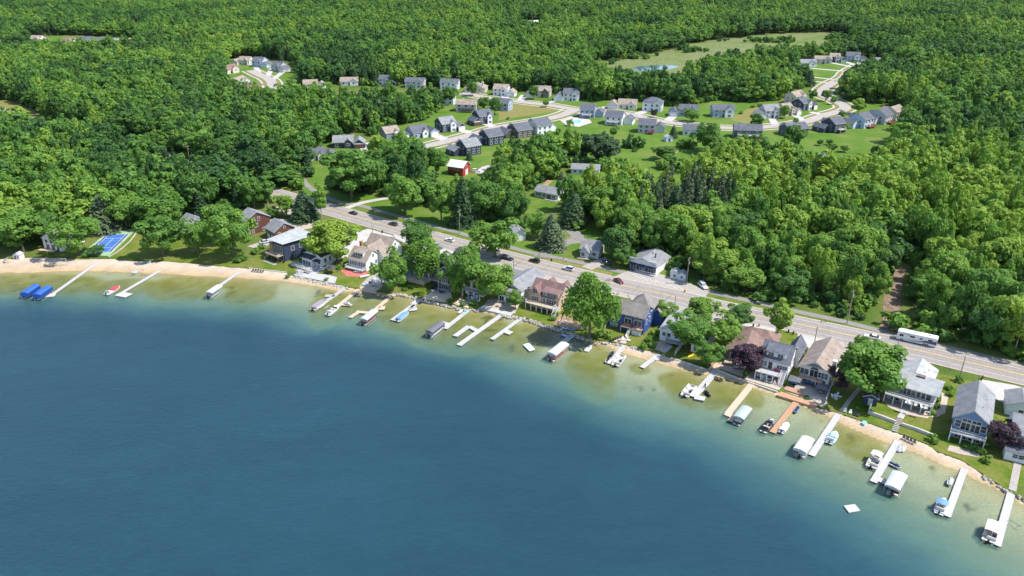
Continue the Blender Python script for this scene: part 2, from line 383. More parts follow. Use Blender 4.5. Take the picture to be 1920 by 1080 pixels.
def along(line, k): return line[max(0, min(len(line) - 2, k))], (line[max(1, min(len(line) - 1, k + 1))] - line[max(0, min(len(line) - 2, k))]).normalized()
def patch(i, o0, o1, ln, mat, z=.136, wob=0):
    p, d = along(ROAD, i); n = Vector((-d.y, d.x, 0))
    q = [p + n * o0, p + n * o1, p + n * (o1) + d * ln, p + n * o0 + d * (ln + wob)]
    return sheet('road_patch', q, z, mat, world=True)
rr = random.Random(5)
base_i = min(range(len(ROAD)), key=lambda i: (ROAD[i] - G(515, 363)).length)
for i in range(base_i, len(ROAD) - 20, 3):                      # sealed cracks and a few darker patches
    if rr.random() < .75: patch(i, -rr.uniform(3, 6), rr.uniform(1, 5.2), rr.uniform(.12, .22), M_tar, .138, rr.uniform(-.8, .8))
    if rr.random() < .10: patch(i, rr.choice([-3.4, .5]), rr.choice([-.5, 3.3]), rr.uniform(1.5, 3.5), M_tar, .134)
M_gravs = ground_mat('gravel_shoulder', [(.34, .30, .25), (.42, .36, .29), (.30, .28, .2)], .3, 4)
ribbon('road_shoulder', ROAD, 5.6, 6.3, .11, M_gravs); ribbon('road_shoulder', ROAD, -6.9, -6.2, .11, M_gravs)
M_wear = ground_mat('worn_wheel_tracks', [(.20, .18, .166), (.25, .226, .208), (.225, .203, .187)], .2, 2.0, .85)
for c_ in (-2.65, -1.05, 1.05, 2.65): ribbon('road_wear', ROAD, c_ - .38, c_ + .38, .1325, M_wear)
PATH_PX = [(560,325),(577,348),(600,364),(630,377),(682,387),(720,398),(800,420),(862,437),(962,465),(1012,477),(1100,495),(1175,512),(1240,527),(1310,543),(1400,563),
  (1490,583),(1590,605),(1700,633),(1850,669),(1920,686),(2100,728),(2600,845)]
PATH = catmull(GP(PATH_PX), 4)
ribbon('footpath', PATH, -1.5, 1.5, .035, M_walk)
ST = {}
STZ = [0.0]
def street(px, w, walk=True):
    STZ[0] += .012; z = STZ[0]
    L = catmull(GP(px), 4); ribbon('street', L, -w / 2, w / 2, .05 + z, M_conc)
    if walk:
        ribbon('pavement', L, w / 2 + 3.0, w / 2 + 4.5, .025 + z * .3, M_concw); ribbon('pavement', L, -w / 2 - 4.5, -w / 2 - 3.0, .025 + z * .3, M_concw)
        ribbon('verge', L, -w / 2 - 3.0, -w / 2, .016 + z * .2, M_dryl); ribbon('verge', L, w / 2, w / 2 + 3.0, .016 + z * .2, M_dryl)
    return L
CL_main = [(575,352),(586,310),(600,270),(640,262),(700,262),(715,240),(790,228),(810,215),(828,205),(824,170),(850,163),(960,170),(1000,172),(1085,182),(1100,190),(1140,188),(1160,186),
  (1200,188),(1260,200),(1320,196),(1340,188),(1410,192),(1470,188),(1485,170),(1510,166),(1535,160),(1488,152),(1488,116),(1610,106),(1665,118),(1668,138),(1625,135),
  (1605,150),(1590,165),(1575,178),(1590,190),(1650,195),(1690,202),(1702,235),(1690,265),(1660,300),(1655,318),(1600,338),(1540,342),(1490,340),(1470,310),(1400,298),(1380,296),
  (1330,310),(1310,340),(1275,366),(1180,368),(1140,352),(1120,330),(1085,292),(1000,298),(960,312),(920,325),(890,335),(850,350),(820,335),(790,318),(760,308),(720,318),(650,340),(620,352)]
CL_marsh = [(1100,124),(1105,150),(1175,160),(1190,172),(1278,170),(1295,146),(1350,133),(1430,120),(1560,100),(1605,76),(1590,66),(1555,60),(1440,64),(1390,70),(1305,80),(1240,98),(1160,110)]
CL_more = [[(800,320),(935,316),(938,372),(890,388),(800,380)],[(975,352),(1060,366),(1066,440),(975,425)],[(1050,318),(1140,328),(1142,388),(1050,378)],[(560,160),(850,163),(850,190),(800,202),(560,203)],[(1005,470),(1050,480),(1050,492),(1005,490)]]
CL_cul = [(420,140),(430,112),(470,106),(550,120),(562,140),(562,180),(530,198),(470,193),(440,185)]
CL_far = [(48,70),(120,66),(255,70),(262,98),(150,104),(45,96)]
CL_field = [(-120,180),(30,190),(60,205),(115,235),(122,270),(58,250),(-120,218)]
CL_mid = [(560,345),(600,345),(640,362),(700,362),(760,372),(830,392),(900,405),(960,432),(990,425),(985,380),(1000,345),(1060,335),(1080,312),(1130,305),(1145,335),(1110,350),
  (1070,368),(1015,400),(1050,432),(1090,432),(1085,402),(1105,400),(1135,440),(1180,478),(1290,515),(1315,535),(1310,560),(1180,530),(1060,500),(860,455),(640,400),(560,385)]
CL_dots = [[(975,42),(1015,42),(1015,60),(975,58)],[(1310,10),(1365,10),(1365,24),(1310,22)],[(1190,58),(1215,58),(1215,72),(1190,72)],[(1075,42),(1160,50),(1150,58),(1075,52)],
   [(1654,490),(1716,490),(1718,560),(1738,625),(1632,602),(1636,575),(1660,540)], [(640,250),(700,250),(700,270),(640,270)]]
FRONT = [(-400,470),(0,462),(90,448),(140,432),(190,428),(240,432),(280,420),(340,410),(400,412),(450,392),(510,380),(560,395),(640,412),(900,485),(1400,600),(2000,735),(2600,880),(2600,1100),(1900,1300),(1000,700),(500,560),(-400,560)]
sheet('lawn', CL_main, .008, M_lawn2); sheet('marsh', CL_marsh, .008, M_marsh); sheet('lawn', CL_cul, .008, M_lawn2)
sheet('lawn', CL_far, .008, M_lawn2); sheet('field', CL_field, .008, M_dryl); sheet('lawn', CL_mid, .0115, M_lawn2)
sheet('field', CL_dots[3], .008, M_lawn2)
sheet('field', [(1370,225),(1400,205),(1450,195),(1490,192),(1485,200),(1430,215),(1400,232)], .012, M_dryl)
sheet('field', [(935,205),(965,196),(1040,200),(1050,206),(1000,215),(935,225)], .012, M_dryl)
M_pond = plain('pond_water', (.06, .11, .15), .08, .1, .2, 0, .8)
sheet('pond', [(1183,128),(1205,124),(1240,122),(1272,124),(1258,129),(1235,133),(1205,134)], .02, M_pond, smooth=True)
sheet('pond', [(1350,99),(1370,96),(1396,97),(1380,101)], .02, M_pond); sheet('pond', [(1518,290),(1535,286),(1550,289),(1545,296),(1525,297)], .02, M_pond)
# forest floor under the woods
street([(690,298),(767,281),(817,270),(893,250),(942,237),(1025,223),(1062,213),(1076,205)], 8.5)
street([(868,174),(908,182),(967,190),(1030,197),(1076,205),(1110,207),(1150,209),(1190,216),(1240,227),(1293,234),(1370,240),(1435,238),(1502,230),(1543,217),(1575,208),
   (1585,201),(1570,191),(1546,181),(1541,171),(1558,157),(1580,146),(1590,135),(1612,122)], 8.5)
street([(470,132),(486,140),(503,148),(511,158),(508,172)], 9)
DRZ = [0.0]
def drive(px, w, z=.038, mat=None):
    DRZ[0] += .0007; return ribbon('driveway', catmull(GP(px), 3), -w / 2, w / 2, .034 + DRZ[0], mat or M_concw)
for px, w in [([(682,268),(690,285),(700,297)],7),([(755,262),(778,277)],6),([(812,252),(835,262)],7),([(862,243),(888,251)],6),([(912,232),(930,240)],6),
              ([(1125,203),(1160,196)],5),([(1213,207),(1190,216)],6),([(1265,216),(1250,228)],6),([(1447,222),(1455,236)],5),([(1490,216),(1510,228)],5),([(1520,210),(1545,216)],5),
              ([(945,178),(950,188)],6),([(983,178),(975,190)],6),([(1040,188),(1020,196)],5),([(872,170),(878,176)],6),([(930,188),(925,184)],5),([(478,122),(486,138)],5),([(510,128),(500,146)],5),
              ([(530,135),(508,152)],5),([(1520,128),(1590,134)],5),([(1550,116),(1600,126)],5),([(1575,113),(1605,122)],5),([(1612,112),(1614,121)],6),([(1500,150),(1560,156)],4),([(1510,143),(1570,150)],4)]:
    drive(px, w)
drive([(897,325),(905,317),(915,312),(930,313)], 4, .036); drive([(1032,338),(1015,352),(1000,352)], 3, .036, M_dirt)
drive([(647,391),(680,380),(717,373),(740,370)], 3.5, .04, M_concw); drive([(506,395),(520,390),(545,398),(575,410)], 5, .04, M_grav)
drive([(1010,482),(1035,468),(1060,455),(1085,448),(1075,435),(1062,422)], 5.5, .04, M_walk); drive([(1100,503),(1125,492),(1135,485)], 5, .04, M_conc)
sheet('bare_dirt', [(1062,445),(1085,442),(1090,455),(1068,458)], .03, M_dirt)
sheet('bare_dirt', [(1090,398),(1108,405),(1100,425),(1085,432),(1095,410)], .03, M_dirt); sheet('bare_dirt', [(1236,282),(1250,276),(1275,282),(1268,287)], .03, M_dirt)
sheet('verge', [(577,352),(600,350),(640,378),(690,391),(860,441),(1010,481),(1000,489),(850,452),(700,409),(620,384)], .018, M_verge)
sheet('verge', [(1020,482),(1090,497),(1150,512),(1140,522),(1060,505),(1010,492)], .0205, M_dryl)
sheet('verge', [(1310,547),(1400,567),(1590,609),(1700,637),(1850,673),(2000,710),(2000,716),(1850,684),(1700,646),(1590,622),(1500,602),(1400,580),(1310,560)], .018, M_verge)
sheet('lawn', [(1100,470),(1180,492),(1175,506),(1050,483),(1060,465)], .02, M_verge)
M_track = ground_mat('track_soil', [(.13, .095, .065), (.24, .175, .125), (.17, .12, .08), (.08, .075, .035)], .3, 2.0)
sheet('forest_track', [(1672,505),(1700,502),(1692,530),(1688,560),(1688,590),(1696,615),(1686,630),(1648,618),(1658,590),(1654,570),(1664,540)], .025, M_track)
sheet('parking_pad', [(1148,520),(1185,505),(1225,510),(1285,528),(1330,547),(1318,562),(1240,548),(1150,530)], .045, M_conc)
for k in range(7):
    u = 1186 + k * 13.5; v = 514 + k * 3.6
    sheet('parking_line', GP([(u, v), (u + 2, v), (u + 17, v + 9), (u + 15, v + 9)]), .058, M_wht, world=True)
# lake side: front lots (left to right)
sheet('lawn', [(203,484),(230,455),(250,432),(290,420),(330,430),(360,440),(400,460),(440,470),(462,480),(458,500),(435,500),(355,492),(310,489),(250,488)], .012, M_lawn)
sheet('lawn', [(462,501),(470,485),(500,470),(560,480),(572,500),(560,508),(537,509)], .012, M_lawn)
sheet('lawn', [(85,482),(80,468),(130,455),(150,470),(150,485)], .012, M_lawn)
LS = [(552,517),(575,498),(640,470),(720,440),(800,462),(940,500),(1080,540),(1250,580),(1390,605),(1500,632),(1640,668),(1760,700),(1930,740),(1960,900),(1890,918),(1848,892),(1800,860),(1758,846),
      (1740,832),(1690,813),(1627,791),(1568,772),(1533,761),(1460,733),(1392,710),(1332,687),(1260,669),(1200,651),(1140,638),(1113,635),(1065,619),(1033,610),(985,594),(940,587),(900,578),(830,567),(792,559),(735,547),(690,542),(650,536),(600,526)]
sheet('lawn', LS, .0095, M_lawn)
apron = ribbon_pts(ROAD, -5.9)
LOTZ = [.040]
def lot(px, mat, name='driveway', z=None):
    LOTZ[0] += .0015; return sheet(name, px, LOTZ[0], mat)
lot([(655,440),(690,429),(735,441),(748,453),(738,468),(700,446),(680,456),(652,482),(632,478)], M_concw)
lot([(495,408),(545,412),(600,410),(600,425),(560,432),(500,430)], M_grav); lot([(463,462),(500,450),(510,455),(490,468)], M_conc)
lot([(730,428),(800,446),(840,460),(870,478),(850,492),(800,480),(740,445)], M_concw); lot([(860,466),(960,492),(1010,508),(1020,520),(960,510),(880,490)], M_conc)
lot([(960,492),(1080,522),(1170,545),(1180,560),(1060,535),(980,512)], M_conc); lot([(1170,545),(1260,566),(1290,578),(1255,590),(1190,570)], M_conc)
lot([(1280,570),(1360,588),(1400,600),(1420,612),(1370,615),(1300,590)], M_conc)
lot([(1395,606),(1412,600),(1455,612),(1452,632),(1400,625)], M_concw); lot([(1495,625),(1530,632),(1580,642),(1590,655),(1540,660),(1500,650)], M_concw)
lot([(1560,640),(1650,660),(1700,672),(1690,682),(1600,668)], M_conc); lot([(1670,664),(1720,674),(1728,680),(1700,684),(1680,678)], M_conc)
lot([(1842,712),(1900,722),(1960,738),(1960,752),(1895,735),(1890,758),(1872,752),(1836,722)], M_concw)
sheet('lawn', [(1455,612),(1488,618),(1492,636),(1470,640),(1452,632)], .028, M_lawn)
lot([(550,516),(560,508),(575,512),(615,515),(632,520),(628,532),(600,526)], M_greyp, 'patio'); lot([(553,508),(580,494),(615,502),(590,515)], M_greyp, 'patio', .026)
lot([(638,507),(655,502),(690,510),(682,520),(650,518)], M_redp, 'patio'); lot([(673,538),(690,520),(720,508),(730,520),(712,543),(700,545)], M_conc, 'patio')
lot([(790,560),(812,545),(845,548),(848,560),(838,568)], M_sand, 'beach_lot'); lot([(805,545),(820,535),(845,545),(840,552),(815,551)], M_concw, 'patio', .036)
lot([(850,570),(862,560),(880,566),(878,578)], M_sand, 'beach_lot'); lot([(872,558),(895,552),(900,565),(885,572)], M_greyp, 'patio')
lot([(905,575),(915,562),(945,560),(975,570),(965,588),(930,584)], M_paver, 'patio')
lot([(1036,608),(1050,590),(1085,600),(1095,618),(1065,618)], M_dirt, 'bare_dirt', .02); lot([(1150,640),(1163,632),(1180,636),(1172,645)], M_paver, 'patio')
lot([(1228,655),(1235,640),(1250,636),(1260,645),(1240,660)], M_grav, 'bare_dirt', .02)
lot([(1330,685),(1350,650),(1380,650),(1395,690),(1392,708)], M_dirt, 'bare_dirt', .02); lot([(1345,690),(1352,676),(1398,690),(1392,706)], M_paver, 'patio')
lot([(1394,711),(1410,696),(1462,712),(1475,718),(1460,732)], M_paver, 'patio')
lot([(1468,733),(1480,712),(1500,708),(1560,722),(1548,762),(1530,760),(1500,745)], M_paver, 'patio')
lot([(1478,728),(1490,714),(1540,726),(1535,742),(1510,740)], M_conc, 'patio', .034)
lot([(1650,748),(1660,742),(1700,758),(1745,770),(1740,785),(1700,778),(1668,765)], M_paver, 'patio')
lot([(1765,735),(1778,745),(1772,775),(1755,783),(1738,782),(1760,765),(1765,750)], M_paver, 'garden_path', .03)
lot([(1776,845),(1780,835),(1838,848),(1835,858),(1800,852)], M_grav, 'patio')
# tennis court
M_court = ground_mat('court_green', [(.22, .36, .19), (.27, .42, .24)], .3, 3); M_courtb = ground_mat('court_blue', [(.035, .12, .36), (.05, .15, .42)], .3, 3); M_courtd = ground_mat('court_dark_blue', [(.05, .07, .22), (.06, .08, .25)], .3, 3)
ct = empty('tennis_court', (G(160, 480) + G(245, 432)) / 2, 0, 'blue tennis court with green surround by the beach', 'tennis court')
_o = ct.location.copy()
def cpart(name, pts, z, mat):
    o = sheet(name, [p - _o for p in pts], z - _o.z, mat, None, world=True); o.parent = ct; return o
cpart('surround', GP([(150,478),(207,431),(256,430),(205,480)]), .03, M_court)
CQ = GP([(161.5,473.5),(208.5,472.5),(242,439),(200,440)])      # near-left, near-right, far-right, far-left
def cq(a, b): return (CQ[0] * (1 - a) + CQ[1] * a) * (1 - b) + (CQ[3] * (1 - a) + CQ[2] * a) * b
cpart('playing_surface', [cq(0, 0), cq(1, 0), cq(1, 1), cq(0, 1)], .045, M_courtd); cpart('playing_surface', [cq(.125, 0), cq(.875, 0), cq(.875, 1), cq(.125, 1)], .055, M_courtb)
def cline(a0, b0, a1, b1, w=.12):
    p, q = cq(a0, b0), cq(a1, b1); d = (q - p).normalized(); n = Vector((-d.y, d.x, 0)) * w
    cpart('line', [p - n, q - n, q + n, p + n], .066, M_wht)
for a in (0, .125, .875, 1): cline(a, 0, a, 1)
for b_ in (0, 1): cline(0, b_, 1, b_)
for b_ in (.23, .77): cline(.125, b_, .875, b_)
cline(.5, .23, .5, .77)
nb = MB(); p, q = cq(-.06, .5) - _o, cq(1.06, .5) - _o

for e_ in (p, q): MB().bar(e_, e_ + Vector((0, 0, 1.1)), .06).build('net_post', plain('dark_metal', (.03, .035, .035), .5), ct)
d_ = (q - p).normalized(); nn = Vector((-d_.y, d_.x, 0)) * .02
nb = MB(); up = Vector((0, 0, 1)); nb.bar(p + up * .95, q + up * .95, .05)
for k in range(25): c_ = p.lerp(q, k / 24); nb.bar(c_ + up * .05, c_ + up * .95, .012, 0, None, 3)
for k in range(4): nb.bar(p + up * (.1 + .2 * k), q + up * (.1 + .2 * k), .012, 0, None, 3)
nb.build('net', plain('net_mesh', (.30, .32, .33), .8), ct)
# ------------------------------------------------------------------ trees
def leaf_mat(name, lo, mid, hi, trans=.30, top=None):
    m, t, b = nodes_of(name)
    a1 = N(t, 'ShaderNodeAttribute', attribute_name='tone'); a2 = N(t, 'ShaderNodeAttribute', attribute_name='tint', attribute_type='INSTANCER')
    oi = N(t, 'ShaderNodeObjectInfo')
    s = N(t, 'ShaderNodeMath', operation='MULTIPLY_ADD'); t.links.new(a1.outputs['Fac'], s.inputs[0]); s.inputs[1].default_value = .45; t.links.new(a2.outputs['Fac'], s.inputs[2])
    s2 = N(t, 'ShaderNodeMath', operation='MULTIPLY_ADD'); t.links.new(oi.outputs['Random'], s2.inputs[0]); s2.inputs[1].default_value = .12; t.links.new(s.outputs[0], s2.inputs[2])
    s3 = N(t, 'ShaderNodeMath', operation='SUBTRACT'); t.links.new(s2.outputs[0], s3.inputs[0]); s3.inputs[1].default_value = .28
    c = ramp(t, s3.outputs[0], [(0, lo), (.45, mid), (.85, hi), (1, top or hi)])
    t.links.new(c, b.inputs['Base Color']); b.inputs['Roughness'].default_value = .6; b.inputs['Specular IOR Level'].default_value = .25
    tl = N(t, 'ShaderNodeBsdfTranslucent'); t.links.new(mixc(t, 1.0, c, (1.0, 1.1, .5), 'MULTIPLY'), tl.inputs[0])
    mx = N(t, 'ShaderNodeMixShader'); mx.inputs[0].default_value = trans
    t.links.new(b.outputs[0], mx.inputs[1]); t.links.new(tl.outputs[0], mx.inputs[2]); t.links.new(mx.outputs[0], t.nodes['Material Output'].inputs[0])
    return m
M_leaf = leaf_mat('broad_leaves', (.048, .122, .034), (.110, .232, .038), (.195, .330, .048), .42, (.245, .350, .048))
M_need = leaf_mat('conifer_needles', (.02, .052, .02), (.04, .088, .03), (.10, .145, .072), .18)
M_purp = leaf_mat('purple_leaves', (.02, .011, .02), (.038, .02, .032), (.065, .033, .045), .15)
M_bark = plain('bark', (.13, .105, .08), .95, .35, 4)
M_barkl = plain('pale_bark', (.30, .27, .23), .95, .3, 4)

def leaves(P, Nn, size, tone, rng, aspect=.75, droop=0):
    n = len(P); r = rng.normal(size=(n, 3)); T = np.cross(Nn, r); T /= np.linalg.norm(T, axis=1)[:, None] + 1e-9
    if droop: T = T * (1 - droop) + np.array([0, 0, -1.]) * droop; T /= np.linalg.norm(T, axis=1)[:, None] + 1e-9
    B = np.cross(Nn, T); B /= np.linalg.norm(B, axis=1)[:, None] + 1e-9
    s = size * rng.uniform(.6, 1.35, n)[:, None]
    T = T * s; B = B * s * aspect; k = Nn * s * .25 * rng.uniform(-1, 1, n)[:, None]
    co = np.stack([P - T, P - B * .9 + k, P + T, P + B + k], 1).reshape(-1, 3)
    return co, np.repeat(tone, 4)
def crown_geo(kind, seed, H, R, nleaf, leaf):
    """Leaf faces spread over the lumps of an uneven crown (metres)."""
    g = np.random.default_rng(seed)
    if kind in ('spruce',):
        z = 1 - np.sqrt(g.random(nleaf)); z = .06 + .94 * z
        lay = np.floor(z * 15 + g.normal(0, .12, nleaf)); fr = z * 15 - np.floor(z * 15)
        rad = R * (1 - z) ** .82 * (1.08 - .42 * fr) * (0.85 + .3 * g.random(nleaf)) + .15
        ph = g.random(nleaf) * 6.283; nb = 9
        ph = ph - .28 * np.sin(ph * nb + lay * 1.7) / nb * 3
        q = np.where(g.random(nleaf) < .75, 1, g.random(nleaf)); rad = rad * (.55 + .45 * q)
        lean = 1 + .12 * np.sin(ph * 2 + seed)
        P = np.stack([rad * lean * np.cos(ph), rad * lean * np.sin(ph), z * H - .12 * rad], 1)
        Nn = np.stack([np.cos(ph) * .6, np.sin(ph) * .6, np.full(nleaf, .8)], 1) + g.normal(0, .35, (nleaf, 3))
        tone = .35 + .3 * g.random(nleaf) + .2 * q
        Nn /= np.linalg.norm(Nn, axis=1)[:, None]
        return leaves(P, Nn, leaf, tone, g, .45, .25)
    if kind == 'willow': nl, cz, rz, zb = 34, .60, .38, .10
    elif kind == 'tall': nl, cz, rz, zb = 26, .60, .40, .2
    elif kind == 'shrub': nl, cz, rz, zb = 14, .5, .48, 0
    else: nl, cz, rz, zb = int(g.integers(20, 46)), g.uniform(.56, .62), g.uniform(.36, .42), .15
    i = np.arange(nl); zz = 1 - 2 * (i + .5) / nl; ph = i * 2.39996 + g.random() * 6
    d = np.stack([np.sqrt(1 - zz ** 2) * np.cos(ph), np.sqrt(1 - zz ** 2) * np.sin(ph), zz], 1) + g.normal(0, .16, (nl, 3))
    rf = g.uniform(.42, .96, nl)[:, None]
    low = np.clip(-d[:, 2:3], 0, 1)
    c = d * rf * np.array([R, R, rz * H]) * (1 - .25 * low) + np.array([0, 0, cz * H])
    if kind == 'tall': c[:, :2] *= (1.1 - .5 * np.clip((c[:, 2] / H - .5) * 2, 0, 1))[:, None]
    lr = R * g.uniform(.20, .44, nl); ltone = g.uniform(0, 1, nl)
    k = g.choice(nl, nleaf, p=lr ** 2 / np.sum(lr ** 2))
    v = g.normal(size=(nleaf, 3)) + d[k] * .7 + np.array([0, 0, .35]); v /= np.linalg.norm(v, axis=1)[:, None]
    rad = lr[k] * np.where(g.random(nleaf) < .8, g.uniform(.82, 1.08, nleaf), g.uniform(.3, .8, nleaf))
    P = c[k] + v * rad[:, None] * np.array([1, 1, .82])
    Nn = v * .8 + g.normal(0, .30, (nleaf, 3)) + np.array([0, 0, .32])
    if kind == 'willow':
        out = np.hypot(P[:, 0], P[:, 1]) / R; P[:, 2] -= np.clip(out - .35, 0, 1) * H * .38 * g.random(nleaf)
        P[:, 2] = np.maximum(P[:, 2], .04 * H)
    P[:, 2] = np.maximum(P[:, 2], zb * H * .6)
    Nn /= np.linalg.norm(Nn, axis=1)[:, None]
    tone = .15 + .40 * ltone[k] + .45 * g.random(nleaf)
    return leaves(P, Nn, leaf, tone, g, .78, .45 if kind == 'willow' else 0)
def crown_mesh(name, kind, seed, H, R, nleaf, leaf, mat):
    co, tone = crown_geo(kind, seed, H, R, nleaf, leaf)
    me = mesh_np(name, co, np.arange(len(co)).reshape(-1, 4)); me.materials.append(mat)
    a = me.attributes.new('tone', 'FLOAT', 'POINT'); a.data.foreach_set('value', tone.astype(np.float32)); return me
def trunk_mb(kind, seed, H, R):
    r = random.Random(seed); b = MB(); r0 = .016 * H + .06
    top = H * (.92 if kind == 'spruce' else .62)
    p0 = Vector((0, 0, -.15)); p1 = Vector((r.uniform(-.2, .2), r.uniform(-.2, .2), top * .5)); p2 = Vector((r.uniform(-.4, .4), r.uniform(-.4, .4), top))
    b.bar(p0, p1, r0 * 1.15, 0, r0 * .8, 7); b.bar(p1, p2, r0 * .8, 0, r0 * .25, 6)
    if kind not in ('spruce', 'shrub'):
        for k in range(5):
            a = k * 1.257 + r.uniform(-.4, .4); z = H * r.uniform(.22, .5)
            q = Vector((math.cos(a) * R * .6, math.sin(a) * R * .6, z + H * r.uniform(.15, .28)))
            b.bar(p1 * (z / p1.z) if z < p1.z else p1.lerp(p2, (z - p1.z) / (p2.z - p1.z)), q, r0 * .42, 0, r0 * .12, 5)
    return b
NEAR = {}
def near_variant(kind, i, mat):
    key = (kind, i, mat.name)
    if key not in NEAR:
        H, R, n, lf = {'broad': (15, 6.2, 3600, .46), 'tall': (18, 4.6, 2900, .46), 'willow': (20, 7.5, 5200, .46), 'spruce': (16, 4.6, 3000, .50), 'shrub': (2.2, 1.5, 420, .26)}[kind]
        cm = crown_mesh('crown', kind, 100 + i * 13 + len(kind), H, R, n, lf, mat)
        NEAR[key] = (cm, trunk_mb(kind, 50 + i, H, R).mesh('trunk', M_barkl if kind == 'tall' else M_bark), H, R)
    return NEAR[key]
TREE_XY = []; NTREES = [0]
def tree(name, pos, h, w, kind='broad', var=None, tint=.5, mat=None, label=None, group=None, cat='tree'):
    mat = mat or (M_need if kind == 'spruce' else M_leaf)
    i = var if var is not None else NTREES[0]
    cm, tm, H, R = near_variant(kind, i % {'broad': 6, 'tall': 3, 'willow': 1, 'spruce': 3, 'shrub': 3}[kind], mat)
    e = empty(name, pos, random.uniform(0, 6.28), label, cat, group)
    sc = (w / 2 / R, w / 2 / R, h / H * .92)
    c = link('crown', cm, e, (0, 0, 0), None, sc); c['tint'] = float(tint)
    link('trunk', tm, e, (0, 0, 0), None, sc)
    NTREES[0] += 1; TREE_XY.append((pos[0], pos[1], w / 2)); return e
